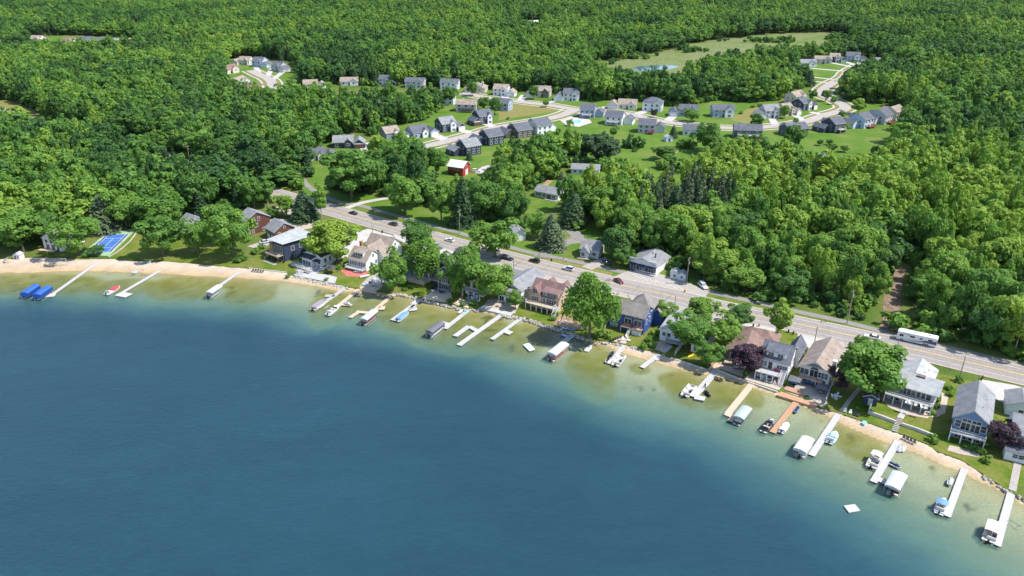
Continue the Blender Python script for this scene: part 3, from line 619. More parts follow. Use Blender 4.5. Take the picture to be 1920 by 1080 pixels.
# hand-placed trees: base pick, height, crown width, kind, tint, name, label
HT = [
 ((150,479),17,14,'broad',.50,'broadleaf_tree','broadleaf tree on the beach edge beside the tennis court'),
 ((45,472),17,16,'broad',.55,'broadleaf_tree','wide broadleaf tree in front of the house by the beach steps'),
 ((90,455),13,11,'broad',.35,'broadleaf_tree','dark broadleaf tree overhanging the tan roofed beach house'),
 ((14,452),15,14,'broad',.75,'broadleaf_tree','yellow green tree above the sand at the far end of the beach'),
 ((307,480),18,15,'broad',.30,'broadleaf_tree','dense dark round tree on the lawn beside the tennis court'),
 ((372,476),14,9.5,'broad',.55,'broadleaf_tree','slender light green tree standing alone on the shore lawn'),
 ((441,484),20,14,'broad',.48,'broadleaf_tree','broadleaf tree on the shore lawn beside the brown shingle house'),
 ((415,455),16,11,'broad',.45,'broadleaf_tree','broadleaf tree between the shore lawn and brown shingle house'),
 ((200,432),17,14,'spruce',.85,'pine_tree','grey green pine behind the tennis court'),
 ((238,428),18,13,'broad',.62,'broadleaf_tree','bright broadleaf tree beside the grey green pine'),
 ((183,478),4,6,'broad',.25,'broadleaf_tree','small dark bushy tree at the near corner of the tennis court'),
 ((305,428),15,14,'broad',.38,'broadleaf_tree','feathery tree beside the grey roofed house behind the lawn'),
 ((330,425),14,9,'broad',.35,'broadleaf_tree','olive green tree against the grey roofed house gable'),
 ((538,406),10,9,'broad',.70,'broadleaf_tree','bright rounded tree beside the dark spruce by the road bend'),
 ((572,411),14,14,'spruce',.42,'spruce_tree','broad dark spruce by the road bend'),
 ((604,416),17,6,'tall',.62,'broadleaf_tree','tall thin pale tree between dark spruce and road'),
 ((478,392),16,11,'broad',.35,'broadleaf_tree','dark tree beside the bare trunk at the road bend'),
 ((503,388),15,8,'tall',.35,'broadleaf_tree','leaning tall tree by the road behind the brown house'),
 ((512,408),5,6,'broad',.45,'broadleaf_tree','small round tree behind the brown shingle house'),
 ((632,492),16,17,'broad',.95,'broadleaf_tree','spreading yellow green tree over the grey deck house'),
 ((600,490),12,10,'broad',.80,'broadleaf_tree','lower yellow green tree in front of the navy modern house'),
 ((737,546),17,12,'broad',.48,'broadleaf_tree','leafy tree at the waterline beside the light blue cottage'),
 ((800,528),19,15,'willow',.56,'willow_tree','feathery willow beside the cottage with white deck'),
 ((783,472),12,12,'broad',.28,'broadleaf_tree','dark rounded tree by the road behind the feathery willow'),
 ((866,560),21,12,'broad',.50,'broadleaf_tree','tall tree beside the navy three storey house'),
 ((884,548),16,10,'broad',.52,'broadleaf_tree','tree behind the bright maple by the white cottage'),
 ((925,562),15,14,'broad',.60,'broadleaf_tree','bright green maple in front of the white cottage'),
 ((928,483),16,17,'broad',.50,'broadleaf_tree','open branched tree on the verge between road and footpath'),
 ((966,579),8,6,'broad',.55,'broadleaf_tree','small tree on the patio of the grey roofed house'),
 ((1105,635),25,16.5,'willow',.55,'willow_tree','huge willow leaning over the water by the royal blue house'),
 ((1243,603),8,7.5,'broad',.55,'broadleaf_tree','round tree behind the royal blue house'),
 ((1316,607),9.5,10,'broad',.58,'broadleaf_tree','round bright tree on the road edge by the low white house'),
 ((1286,652),12,13,'broad',.52,'broadleaf_tree','full round tree in front of the low white house'),
 ((1357,650),12,10.5,'broad',.68,'broadleaf_tree','bright yellow green tree beside the brown roofed house'),
 ((1386,613),9,10,'broad',.25,'broadleaf_tree','dark blue green tree on the road edge behind the brown roofed house'),
 ((1455,640),17,8,'tall',.95,'broadleaf_tree','tall airy yellow green tree behind the white dormer house'),
 ((1327,687),8.5,8,'broad',.40,'broadleaf_tree','rounded olive tree on the seawall lawn by the yellow kayak'),
 ((1625,748),18,17,'broad',.42,'broadleaf_tree','big dense maple between tan roofed house and long deck house'),
 ((1640,728),14,10,'broad',.50,'broadleaf_tree','rear part of the maple grove by the road'),
 ((1610,672),9,5,'broad',.60,'broadleaf_tree','small bright tree poking up at the road behind the big maple'),
 ((660,374),25.5,25,'broad',.40,'broadleaf_tree','very large dark round tree beside the footpath below the white house'),
 ((700,362),17,13,'broad',.42,'broadleaf_tree','tree beside the very large dark round tree'),
 ((738,338),20,15,'broad',.28,'broadleaf_tree','large dark tree in front of the green grey gabled house'),
 ((818,330),15,12,'broad',.36,'broadleaf_tree','round dark tree in front of the dark blue back row house'),
 ((790,328),11,9,'broad',.34,'broadleaf_tree','round dark tree left of the red barn'),
 ((760,402),19,18,'broad',.50,'broadleaf_tree','broad roadside tree on the lawn by the footpath'),
 ((828,418),20,13,'broad',.45,'broadleaf_tree','grey green roadside tree beside the tall spruce'),
 ((868,424),23,11,'spruce',.30,'spruce_tree','tall dark spruce beside the utility pole'),
 ((900,416),19,13,'broad',.33,'broadleaf_tree','dark tree behind the tall dark spruce'),
 ((966,428),16,12,'broad',.18,'broadleaf_tree','very dark round tree behind the small white garage'),
 ((952,385),17,14,'broad',.62,'broadleaf_tree','bright tree below the red barn drive'),
 ((980,350),15,12,'broad',.66,'broadleaf_tree','bright tree above the grey ranch house'),
 ((912,392),14,11,'broad',.55,'broadleaf_tree','mid green tree below the red barn'),
 ((1033,465),15,12,'spruce',.95,'spruce_tree','blue grey spruce beside the gravel drive'),
 ((1008,446),11,9,'broad',.50,'broadleaf_tree','tree behind the blue grey spruce'),
 ((1075,423),16,12,'spruce',.42,'spruce_tree','dark spruce in front of the grey ranch house'),
 ((1052,358),10,7,'spruce',.55,'spruce_tree','small spruce above the grey ranch house'),
 ((1116,412),16,15,'broad',.50,'broadleaf_tree','wide tree on the lawn beside the ranch house'),
 ((1150,372),13,10,'broad',.42,'broadleaf_tree','tree beside the grey roofed cottage in the clearing'),
 ((1155,486),13,11,'broad',.12,'broadleaf_tree','very dark tree beside the small grey cottage'),
 ((1168,500),9,8,'broad',.30,'broadleaf_tree','small dark tree between grey cottage and white shop'),
 ((1185,470),15,11,'broad',.60,'broadleaf_tree','bright tree behind the white shop'),
 ((1481,302),24,10,'tall',.36,'broadleaf_tree','tall leaning tree standing above the subdivision'),
 ((1325,285),20,16,'broad',.38,'broadleaf_tree','large dark tree in front of the grey subdivision houses'),
 ((1345,300),14,12,'broad',.42,'broadleaf_tree','rounded tree beside the large dark subdivision tree'),
 ((1092,301),15,15,'pine',.42,'pine_tree','dark pine below the house with the pool'),
 ((1118,304),16,16,'pine',.36,'pine_tree','darkest pine of the grove below the house with the pool'),
 ((1138,306),13,13,'pine',.42,'pine_tree','shorter pine at the edge of the dark pine grove'),
 ((928,215),13,9,'broad',.30,'broadleaf_tree','dark tree behind the navy gabled house'),
 ((908,207),11,9,'broad',.40,'broadleaf_tree','round tree beside the tan two storey house'),
 ((1001,186),12,9,'broad',.38,'broadleaf_tree','round tree on the lawn in front of the tan garage house'),
 ((886,180),12,9,'broad',.45,'broadleaf_tree','tree on the lawn before the hip roofed house'),
 ((843,196),15,10,'broad',.28,'broadleaf_tree','dark tree at the end of the upper street'),
 ((952,176),8,4,'spruce',.6,'spruce_tree','narrow tree beside the white two garage house'),
 ((1024,201),6,5,'broad',.75,'broadleaf_tree','small young tree on the verge of the street bend'),
 ((1295,228),10,10,'broad',.55,'broadleaf_tree','bushy tree in front of the slate gabled house'),
 ((1417,242),12,9,'broad',.40,'broadleaf_tree','round tree beside the dark grey back deck house'),
 ((1470,222),10,7,'broad',.78,'broadleaf_tree','bright tree between the grey and tan gabled houses'),
 ((1523,188),9,7,'broad',.32,'broadleaf_tree','small tree beside the tan house at the street curve'),
 ((1547,190),9,7,'broad',.22,'broadleaf_tree','dark round street tree at the curve'),
 ((1562,196),7,5,'broad',.45,'broadleaf_tree','small round street tree below the curve'),
 ((1577,221),6,5,'broad',.25,'broadleaf_tree','small dark tree beside the white backed house'),
 ((1608,214),13,11,'broad',.80,'broadleaf_tree','bright round tree inside the street curve'),
 ((1537,273),4,4,'broad',.3,'broadleaf_tree','first of two small round lawn trees below the navy house'),
 ((1555,272),4,4,'broad',.3,'broadleaf_tree','second of two small round lawn trees below the navy house'),
 ((1560,284),5,6,'broad',.35,'broadleaf_tree','wider round lawn shrub tree below the navy house'),
 ((1582,285),4.5,5,'broad',.6,'broadleaf_tree','pale round lawn shrub tree near the wood edge'),
 ((1585,247),6,5,'broad',.98,'broadleaf_tree','small golden tree on the lawn behind the pale blue house'),
 ((1293,196),13,9,'broad',.55,'broadleaf_tree','tree at the edge of the meadow behind the slate house'),
 ((1180,262),5,3,'spruce',.4,'spruce_tree','small spruce on the lawn behind the white slate roofed house'),
 ((1262,258),9,7,'spruce',.35,'spruce_tree','spruce beside the garden shed'),
 ((1243,300),9,13,'broad',.42,'broadleaf_tree','low spreading tree in the meadow below the shed'),
 ((1150,258),7,5,'broad',.45,'broadleaf_tree','small lawn tree behind the white house'),
 ((1068,236),5,4,'broad',.45,'broadleaf_tree','small tree beside the swimming pool'),
 ((880,300),6,4,'spruce',.5,'spruce_tree','small spruce beside the red barn'),
]
tl = 0
for q_, (px, h, w, kind, tint, nm, lab) in enumerate(HT):
    if q_ < 13: h, w = h * 1.1, w * 1.18
    elif 300 < px[1] < 500: h, w = h * 1.12, w * 1.06
    tree(nm, G(*px), h, w, 'broad' if kind == 'pine' else kind, None, tint, M_need if kind == 'pine' else None, lab)
tree('purple_plum_tree', G(1399, 702), 10, 9.5, 'broad', 1, .5, M_purp, 'purple leaved tree in front of the brown roofed house')
tree('purple_plum_tree', G(1876, 840), 8.5, 7.8, 'broad', 2, .5, M_purp, 'purple leaved tree beside the light blue gabled house')
tree('purple_plum_tree', G(1580, 732), 10, 6.5, 'broad', 3, .35, M_purp, 'dark purple green tree beside the tan roofed house')
tree('purple_plum_tree', G(1226, 220), 6, 5, 'broad', 4, .4, M_purp, 'small purple tree on the subdivision street')
# woods: scatter, the nearest as single trees, the rest as one forest
HOUSE_XY = []          # filled below by px of building footprints
FAR_HOUSES_PX = [(605,297,12),(650,272,14),(1110,480,10),(1215,510,12),(1030,368,14),(1090,325,13),(860,325,10),(590,165,14),(655,158,12),(727,157,12),(777,162,13),(845,166,12),
  (70,80,22),(122,84,20),(158,82,20),(195,84,20),(235,85,20),(995,48,22),(1330,16,22),(1202,64,18),(1272,522,9),(712,440,10),(100,465,12),(360,425,12)]
sp = 7.6
gx, gy = np.meshgrid(np.arange(-1250, 1250, sp), np.arange(150, 1750, sp))
gx = gx + RNG.uniform(-.46, .46, gx.shape) * sp; gy = gy + RNG.uniform(-.46, .46, gy.shape) * sp
gx = gx.ravel(); gy = gy.ravel()
k = np.abs(gx) < gy * .78 + 45; gx = gx[k]; gy = gy[k]
ok = np.ones(gx.shape, bool)
ok &= ~poly_in(lake_poly, gx, gy); ok &= line_dist(BANK, gx, gy) > 8
for c in [CL_main, CL_marsh, CL_cul, CL_far, CL_field, CL_mid, FRONT] + CL_dots + CL_more: ok &= ~poly_in(GP(c), gx, gy)
ok &= line_dist(ROAD, gx, gy) > 10.5; ok &= line_dist(PATH, gx, gy) > 5.5
for (x, y, r) in TREE_XY: ok &= np.hypot(gx - x, gy - y) > r * .75 + 2
for (u, v, r) in FAR_HOUSES_PX:
    p = G(u, v); ok &= np.hypot(gx - p.x, gy - p.y) > r
# roadside bend corridor keeps its open slivers
gx = gx[ok]; gy = gy[ok]
n = len(gx); hgt = RNG.uniform(11, 20.5, n) * (1 + .3 * (vnoise(gx, gy, 60, 51) - .5)); wid = RNG.uniform(7, 12, n) * RNG.choice([.72, 1.0, 1.38], n, p=[.33, .42, .25])
tnt = np.clip(-.04 + .62 * vnoise(gx, gy, 75, 52) + .45 * vnoise(gx, gy, 24, 53) + RNG.normal(0, .21, n), -.15, 1.15)
tnt[(gy > 430) | (gx < -30)] -= .11
right = (gx > 40) & (gy < 420); tnt[right] = np.clip(tnt[right] + .28, 0, 1.0)
con = (vnoise(gx, gy, 45, 54) > .80) & (RNG.random(n) < .55) | (RNG.random(n) < .03)
grove = poly_in(GP([(1195,425),(1215,375),(1320,368),(1375,395),(1350,430),(1260,445)]), gx, gy); con |= grove & (RNG.random(n) < .95); hgt[grove] = RNG.uniform(19, 25, grove.sum())
con &= ~(right & ~grove & (RNG.random(n) < .8))
order = np.argsort(gy + .25 * np.abs(gx)); single = order[:205]
rest = order[205:]
def wood_label(i):
    x, y = gx[i], gy[i]; t_ = tnt[i]; dp = line_dist(PATH, np.array([x]), np.array([y]))[0]
    look = 'dark green' if t_ < .36 else ('mid green' if t_ < .52 else ('fresh green' if t_ < .68 else 'pale yellow green'))
    size = 'tall' if hgt[i] > 17.2 else ('low' if hgt[i] < 14.4 else 'full')
    kind = 'spruce' if con[i] else 'tree'
    row = 'on the wood edge along the footpath' if dp < 13 else ('in the second rows of the wood' if dp < 32 else 'deep in the wood')
    k = (x + y * .35)
    where = 'beyond the leaning pole' if k > 215 else ('behind the motorhome' if k > 165 else ('by the dirt track' if k > 140 else ('across from the white dormer house' if k > 112 else ('right of the white shop' if k > 85 else 'behind the white shop'))))
    if x < -20: where = 'behind the ranch house'
    if x < -90: where = 'behind the tennis court'
    la = '%s %s %s %s %s' % (size, look, kind, row, where); la = la.replace('along the footpath across', 'across').replace('in the second rows of the wood', 'within the wood').replace('pale yellow green','bright green')
    return la, 'roadside wood trees: ' + la
for i in single:
    la, gr = wood_label(i); kd = 'spruce' if con[i] else 'broad'
    tree('spruce_tree' if con[i] else 'broadleaf_tree', (gx[i], gy[i], 0), hgt[i] * (1.1 if con[i] else 1), wid[i] * (.75 if con[i] else 1.05), kd, int(i) % 6, tnt[i] * (.8 if con[i] else 1), None, la, gr)
# forest object (geometry nodes over a point mesh)
FV = []
for i in range(11):
    kd = 'broad' if i < 8 else 'tall'
    cm = crown_geo(kd, 300 + i * 7, 15, 5.6, 1100, .74)
    tb = trunk_mb(kd, i, 15, 5.6); FV.append((cm, tb, M_leaf))
FV.append((crown_geo('spruce', 401, 16, 4.0, 800, .85), trunk_mb('spruce', 9, 16, 4), M_need))
FV.append((crown_geo('shrub', 402, 3.2, 2.2, 260, .55), trunk_mb('shrub', 9, 3, 2), M_leaf))
src = []
for i, ((co, tone), tb, mt) in enumerate(FV):
    tv = np.array(tb.v); nv = len(co)
    me = bpy.data.meshes.new('forest_tree'); F = [tuple(range(4 * q, 4 * q + 4)) for q in range(nv // 4)] + [tuple(j + nv for j in f) for f in tb.f]
    me.from_pydata(np.vstack([co, tv]).tolist(), [], F); me.materials.append(mt); me.materials.append(M_bark)
    mi = np.zeros(len(F), np.int32); mi[nv // 4:] = 1; me.polygons.foreach_set('material_index', mi)
    a = me.attributes.new('tone', 'FLOAT', 'POINT'); a.data.foreach_set('value', np.concatenate([tone, np.zeros(len(tv))]).astype(np.float32))
    src.append(bpy.data.objects.new('forest_tree_source', me))
def scatter(name, pts, idx, scl, rot, tint, label):
    me = bpy.data.meshes.new(name); me.vertices.add(len(pts)); me.vertices.foreach_set('co', np.ascontiguousarray(pts, np.float32).ravel())
    for nm, ty, arr in (('idx', 'INT', idx.astype(np.int32)), ('rotz', 'FLOAT', rot.astype(np.float32)), ('tint', 'FLOAT', tint.astype(np.float32)), ('tilt', 'FLOAT', RNG.normal(0, .07, len(pts)).astype(np.float32))):
        me.attributes.new(nm, ty, 'POINT').data.foreach_set('value', arr)
    me.attributes.new('scl', 'FLOAT_VECTOR', 'POINT').data.foreach_set('vector', np.ascontiguousarray(scl, np.float32).ravel())
    o = link(name, me); tag(o, label, None, None, 'stuff')
    ng = bpy.data.node_groups.new(name, 'GeometryNodeTree')
    ng.interface.new_socket('Geometry', in_out='INPUT', socket_type='NodeSocketGeometry'); ng.interface.new_socket('Geometry', in_out='OUTPUT', socket_type='NodeSocketGeometry')
    gi = ng.nodes.new('NodeGroupInput'); go = ng.nodes.new('NodeGroupOutput'); jo = ng.nodes.new('GeometryNodeJoinGeometry')
    ai = ng.nodes.new('GeometryNodeInputNamedAttribute'); ai.data_type = 'INT'; ai.inputs[0].default_value = 'idx'
    ar = ng.nodes.new('GeometryNodeInputNamedAttribute'); ar.data_type = 'FLOAT'; ar.inputs[0].default_value = 'rotz'
    as_ = ng.nodes.new('GeometryNodeInputNamedAttribute'); as_.data_type = 'FLOAT_VECTOR'; as_.inputs[0].default_value = 'scl'
    cx = ng.nodes.new('ShaderNodeCombineXYZ'); ng.links.new(ar.outputs[0], cx.inputs[2])
    at_ = ng.nodes.new('GeometryNodeInputNamedAttribute'); at_.data_type = 'FLOAT'; at_.inputs[0].default_value = 'tilt'; ng.links.new(at_.outputs[0], cx.inputs[0])
    for q, s in enumerate(src):
        oi = ng.nodes.new('GeometryNodeObjectInfo'); oi.inputs['Object'].default_value = s; oi.inputs['As Instance'].default_value = True
        cmp_ = ng.nodes.new('FunctionNodeCompare'); cmp_.data_type = 'INT'; cmp_.operation = 'EQUAL'
        ia = [z for z in cmp_.inputs if z.type == 'INT']; ng.links.new(ai.outputs[0], ia[0]); ia[1].default_value = q
        ip = ng.nodes.new('GeometryNodeInstanceOnPoints'); ng.links.new(gi.outputs[0], ip.inputs['Points']); ng.links.new(cmp_.outputs[0], ip.inputs['Selection'])
        ng.links.new(oi.outputs['Geometry'], ip.inputs['Instance']); ng.links.new(cx.outputs[0], ip.inputs['Rotation']); ng.links.new(as_.outputs[0], ip.inputs['Scale'])
        ng.links.new(ip.outputs[0], jo.inputs[0])
    ng.links.new(jo.outputs[0], go.inputs[0])
    md = o.modifiers.new('scatter', 'NODES'); md.node_group = ng; return o
r_ = rest; nr = len(r_)
pts = np.stack([gx[r_], gy[r_], np.zeros(nr)], 1)
idx = np.where(con[r_], 11, np.where(RNG.random(nr) < .35, RNG.integers(8, 11, nr), RNG.integers(0, 8, nr)))
scl = np.stack([wid[r_] / 11.2, wid[r_] / 11.2, hgt[r_] / 15 * .92], 1) * np.where(con[r_], .9, 1.05)[:, None]
# undergrowth: shrubs under and along the edges of the near woods
ux, uy = np.meshgrid(np.arange(-420, 420, 5.0), np.arange(170, 700, 5.0)); ux = (ux + RNG.uniform(-2.4, 2.4, ux.shape)).ravel(); uy = (uy + RNG.uniform(-2.4, 2.4, uy.shape)).ravel()
ok = ~poly_in(lake_poly, ux, uy) & (np.abs(ux) < uy * .78 + 30) & (line_dist(ROAD, ux, uy) > 9.5) & (line_dist(PATH, ux, uy) > 3.8)
for c in [CL_main, CL_marsh, CL_cul, CL_far, CL_field, CL_mid, FRONT] + CL_dots + CL_more: ok &= ~poly_in(GP(c), ux, uy)
for (u, v, r) in FAR_HOUSES_PX:
    p = G(u, v); ok &= np.hypot(ux - p.x, uy - p.y) > r
# scrub in the open meadow and in the marsh
mx_, my_ = np.meshgrid(np.arange(-60, 700, 6.0), np.arange(300, 1100, 6.0)); mx_ = (mx_ + RNG.uniform(-3, 3, mx_.shape)).ravel(); my_ = (my_ + RNG.uniform(-3, 3, my_.shape)).ravel()
mk = poly_in(GP(CL_marsh), mx_, my_) & (vnoise(mx_, my_, 40, 71) + RNG.normal(0, .12, mx_.shape) > .74) & ~poly_in(GP([(1165,120),(1290,118),(1290,150),(1165,150)]), mx_, my_)
mk |= poly_in(GP([(1095,275),(1150,268),(1230,282),(1300,272),(1320,320),(1275,366),(1180,368),(1140,352)]), mx_, my_) & (vnoise(mx_, my_, 18, 72) > .60)
mk |= poly_in(GP([(1495,300),(1600,300),(1650,290),(1655,318),(1600,338),(1540,342),(1490,340)]), mx_, my_) & (vnoise(mx_, my_, 18, 73) > .5)
ux = np.concatenate([ux[ok], mx_[mk]]); uy = np.concatenate([uy[ok], my_[mk]]); nu = len(ux); us = RNG.uniform(.6, 1.9, nu)
pts = np.vstack([pts, np.stack([ux, uy, np.zeros(nu)], 1)]); idx = np.concatenate([idx, np.full(nu, 12)])
scl = np.vstack([scl, np.stack([us, us, us * RNG.uniform(.7, 1.3, nu)], 1)])
tin = np.concatenate([tnt[r_] * np.where(con[r_], .7, 1), np.clip(RNG.normal(.42, .2, nu), 0, 1)])
scatter('forest', pts, idx, scl, RNG.uniform(0, 6.28, len(pts)), tin, 'unbroken green woodland rolling back to the horizon')
# ------------------------------------------------------------------ houses
M_white = plain('white_paint', (.56, .56, .555), .55, .08, 2)
M_glass = glass_mat()
WALL = {'white': siding('white_siding', (.68, .68, .67)), 'navy': siding('navy_siding', (.030, .042, .075)), 'royal': siding('royal_blue_siding', (.028, .075, .24)),
  'lblue': siding('light_blue_siding', (.13, .22, .38)), 'pblue': siding('pale_blue_siding', (.45, .55, .66)), 'bgrey': siding('blue_grey_siding', (.29, .36, .46)), 'grey': siding('grey_siding', (.45, .46, .47)),
  'dgrey': siding('dark_grey_siding', (.085, .09, .10)), 'tan': siding('tan_siding', (.47, .335, .215)), 'beige': siding('beige_siding', (.56, .50, .42)), 'brown': siding('brown_shingle_siding', (.115, .045, .03)),
  'red': siding('barn_red_siding', (.33, .035, .025)), 'cyan': siding('aqua_siding', (.22, .42, .58)), 'ggrey': siding('green_grey_siding', (.13, .17, .16)), 'cream': siding('cream_siding', (.66, .62, .54)), 'dbrown': siding('dark_brown_siding', (.09, .075, .065))}
ROOF = {'slate': shingle('slate_shingles', (.105, .112, .135)), 'grey': shingle('grey_shingles', (.21, .215, .225)), 'lgrey': shingle('light_grey_shingles', (.34, .35, .35)), 'tan': shingle('tan_shingles', (.27, .22, .185)),
  'brown': shingle('brown_shingles', (.205, .135, .115)), 'dark': shingle('charcoal_shingles', (.06, .063, .07)), 'metal': plain('white_metal_roof', (.66, .66, .66), .45, .06, 1), 'red': shingle('red_brown_shingles', (.19, .118, .108)), 'taupe': shingle('taupe_shingles', (.20, .18, .168))}
M_door = plain('dark_door', (.05, .04, .04), .5, .2, 2); M_gar = siding('garage_door', (.70, .69, .66), .5); M_gard = siding('brown_garage_door', (.13, .05, .035), .5)
M_deckg = plain('grey_deck_boards', (.36, .35, .34), .8, .2, 2); M_deckw = plain('white_deck_boards', (.41, .40, .395), .7, .16, 1.2); M_deckt = plain('tan_deck_boards', (.50, .38, .28), .8, .2, 2)
M_decko = plain('orange_cedar_boards', (.40, .235, .14), .8, .2, 2); M_brick = plain('brick', (.35, .16, .11), .9, .25, 6)
VENT = MB().box(-.2, .2, -.2, .2, -.1, .32).mesh('roof_vent', plain('vent_metal', (.30, .30, .31), .5))
WCACHE = {}
def win_mesh(w, h, kind, near):
    key = (round(w, 1), round(h, 1), kind, near)
    if key in WCACHE: return WCACHE[key]
    w, h = key[0], key[1]; f = .12 if near else .16; fr = MB(); pn = MB(); D = .09
    if kind in 'ws':
        fr.box(-w/2-f, w/2+f, -D, 0, -f, 0); fr.box(-w/2-f, w/2+f, -D, 0, h, h+f); fr.box(-w/2-f, -w/2, -D, 0, 0, h); fr.box(w/2, w/2+f, -D, 0, 0, h)
        n = max(1, round(w / 1.0))
        for k in range(1, n): x = -w/2 + w * k / n; fr.box(x-.05, x+.05, -D*.8, 0, 0, h)
        if kind == 'w' and near and h > 1: fr.box(-w/2, w/2, -D*.7, 0, h*.48, h*.48+.07)
        pn.box(-w/2, w/2, -.035, 0, 0, h)
    if near: r = (fr.mesh('window', M_white), pn.mesh('pane', M_glass))
    else:
        k = len(fr.f); fr.add(pn.v, pn.f, 1); r = (fr.mesh('window', [M_white, M_glass]), None)
    WCACHE[key] = r; return r
def door_mesh(w, h, kind):
    key = ('d', round(w, 1), round(h, 1), kind)
    if key not in WCACHE:
        b = MB().box(-w/2, w/2, -.07, 0, 0, h)
        if kind in 'gG':
            for k in range(1, 4): b.box(-w/2, w/2, -.085, -.07, h*k/4-.03, h*k/4+.03)
        else: b.box(-w/2-.1, w/2+.1, -.05, 0, h, h+.12)
        WCACHE[key] = b.mesh('door', {'d': M_door, 'g': M_gar, 'G': M_gard, 'D': M_white}[kind])
    return WCACHE[key]
def opening(root, blk, face, u, z, w, h, kind='w', near=True, proud=0.0):
    x0, x1, y0, y1, z0 = blk[:5]
    p, a = {'F': ((u, y0 - proud, z), 0), 'B': ((u, y1 + proud, z), math.pi), 'R': ((x1 + proud, u, z), math.pi/2), 'L': ((x0 - proud, u, z), -math.pi/2)}[face]
    if kind in 'ws':
        fm, pm = win_mesh(w, h, kind, near); o = link('window', fm, root, p, (0, 0, a))
        if pm: link('pane', pm, o)
    else: link('garage_door' if kind in 'gG' else 'door', door_mesh(w, h, kind), root, p, (0, 0, a))
def roof_planes(blk, ov):
    x0, x1, y0, y1, z0, h, rt, rise = blk[:8]; zt = z0 + h
    if rt == 'x':
        ym = (y0 + y1) / 2; k = rise / (ym - y0); ze = zt - ov * k; X0, X1, Y0, Y1 = x0 - ov, x1 + ov, y0 - ov, y1 + ov
        return [[(X0,Y0,ze),(X1,Y0,ze),(X1,ym,zt+rise),(X0,ym,zt+rise)], [(X1,Y1,ze),(X0,Y1,ze),(X0,ym,zt+rise),(X1,ym,zt+rise)]]
    if rt == 'y':
        xm = (x0 + x1) / 2; k = rise / (xm - x0); ze = zt - ov * k; X0, X1, Y0, Y1 = x0 - ov, x1 + ov, y0 - ov, y1 + ov
        return [[(X0,Y1,ze),(X0,Y0,ze),(xm,Y0,zt+rise),(xm,Y1,zt+rise)], [(X1,Y0,ze),(X1,Y1,ze),(xm,Y1,zt+rise),(xm,Y0,zt+rise)]]
    if rt == 'h':
        X0, X1, Y0, Y1 = x0 - ov, x1 + ov, y0 - ov, y1 + ov; w, d = X1 - X0, Y1 - Y0; zr = zt + rise; ze = zt - .05
        if w >= d: a, b_ = (X0 + d/2, (Y0+Y1)/2, zr), (X1 - d/2 + 1e-3, (Y0+Y1)/2, zr)
        else: a, b_ = ((X0+X1)/2, Y0 + w/2, zr), ((X0+X1)/2, Y1 - w/2, zr)
        c = [(X0,Y0,ze),(X1,Y0,ze),(X1,Y1,ze),(X0,Y1,ze)]
        if w >= d: return [[c[0],c[1],b_,a],[c[1],c[2],b_],[c[2],c[3],a,b_],[c[3],c[0],a]]
        return [[c[0],c[1],a],[c[1],c[2],b_,a],[c[2],c[3],b_],[c[3],c[0],a,b_]]
    X0, X1, Y0, Y1 = x0 - ov, x1 + ov, y0 - ov, y1 + ov
    if rt == 's': return [[(X0,Y0,zt),(X1,Y0,zt),(X1,Y1,zt+rise),(X0,Y1,zt+rise)]]
    if rt == 'S': return [[(X0,Y0,zt+rise),(X1,Y0,zt+rise),(X1,Y1,zt),(X0,Y1,zt)]]
    return [[(X0,Y0,zt),(X1,Y0,zt),(X1,Y1,zt),(X0,Y1,zt)]]
def block(root, blk, wall, roof, ov=.45, trim=True, wname='wall'):
    x0, x1, y0, y1, z0, h, rt, rise = blk[:8]; b = MB(); b.box(x0, x1, y0, y1, z0 - (.3 if z0 == 0 else 0), z0 + h); zt = z0 + h
    if rt == 'x':
        ym = (y0+y1)/2; b.add([(x0,y0,zt),(x0,y1,zt),(x0,ym,zt+rise),(x1,y0,zt),(x1,y1,zt),(x1,ym,zt+rise)], [(0,2,1),(3,4,5),(0,3,5,2),(1,2,5,4)])
    elif rt == 'y':
        xm = (x0+x1)/2; b.add([(x0,y0,zt),(x1,y0,zt),(xm,y0,zt+rise),(x0,y1,zt),(x1,y1,zt),(xm,y1,zt+rise)], [(0,1,2),(3,5,4),(0,2,5,3),(1,4,5,2)])
    elif rt == 's': b.add([(x0,y0,zt),(x1,y0,zt),(x0,y1,zt),(x1,y1,zt),(x0,y1,zt+rise),(x1,y1,zt+rise)], [(0,4,2),(1,3,5),(2,4,5,3),(0,1,5,4)])
    elif rt == 'S': b.add([(x0,y0,zt),(x1,y0,zt),(x0,y1,zt),(x1,y1,zt),(x0,y0,zt+rise),(x1,y0,zt+rise)], [(0,2,4),(1,5,3),(0,4,5,1),(2,3,5,4)])
    b.build(wname, WALL[wall] if isinstance(wall, str) else wall, root)
    ro = None
    if rt != '-':
        P = roof_planes(blk, ov); r = MB(); tr = MB()
        for p in P:
            r.slab([(q[0], q[1], q[2] + .20) for q in p], .09); tr.slab([(q[0], q[1], q[2] + .105) for q in p], .17)
        ro = r.build('roof', ROOF[roof] if isinstance(roof, str) else roof, root)
        if trim: tr.build('fascia', M_white, ro)
        if (x1 - x0) > 6.5 and rt in 'xy':
            for f_, g_ in ((.3, .72), (.62, .80)):
                vx, vy = (x0 + (x1-x0)*f_, y0 + (y1-y0)*g_) if rt == 'x' else (x0 + (x1-x0)*g_, y0 + (y1-y0)*f_)
                fr_ = (y1 - vy) / ((y1-y0)/2) if rt == 'x' else (x1 - vx) / ((x1-x0)/2)
                link('roof_vent', VENT, ro, (vx, vy, zt + rise * fr_ + .1))
    return ro
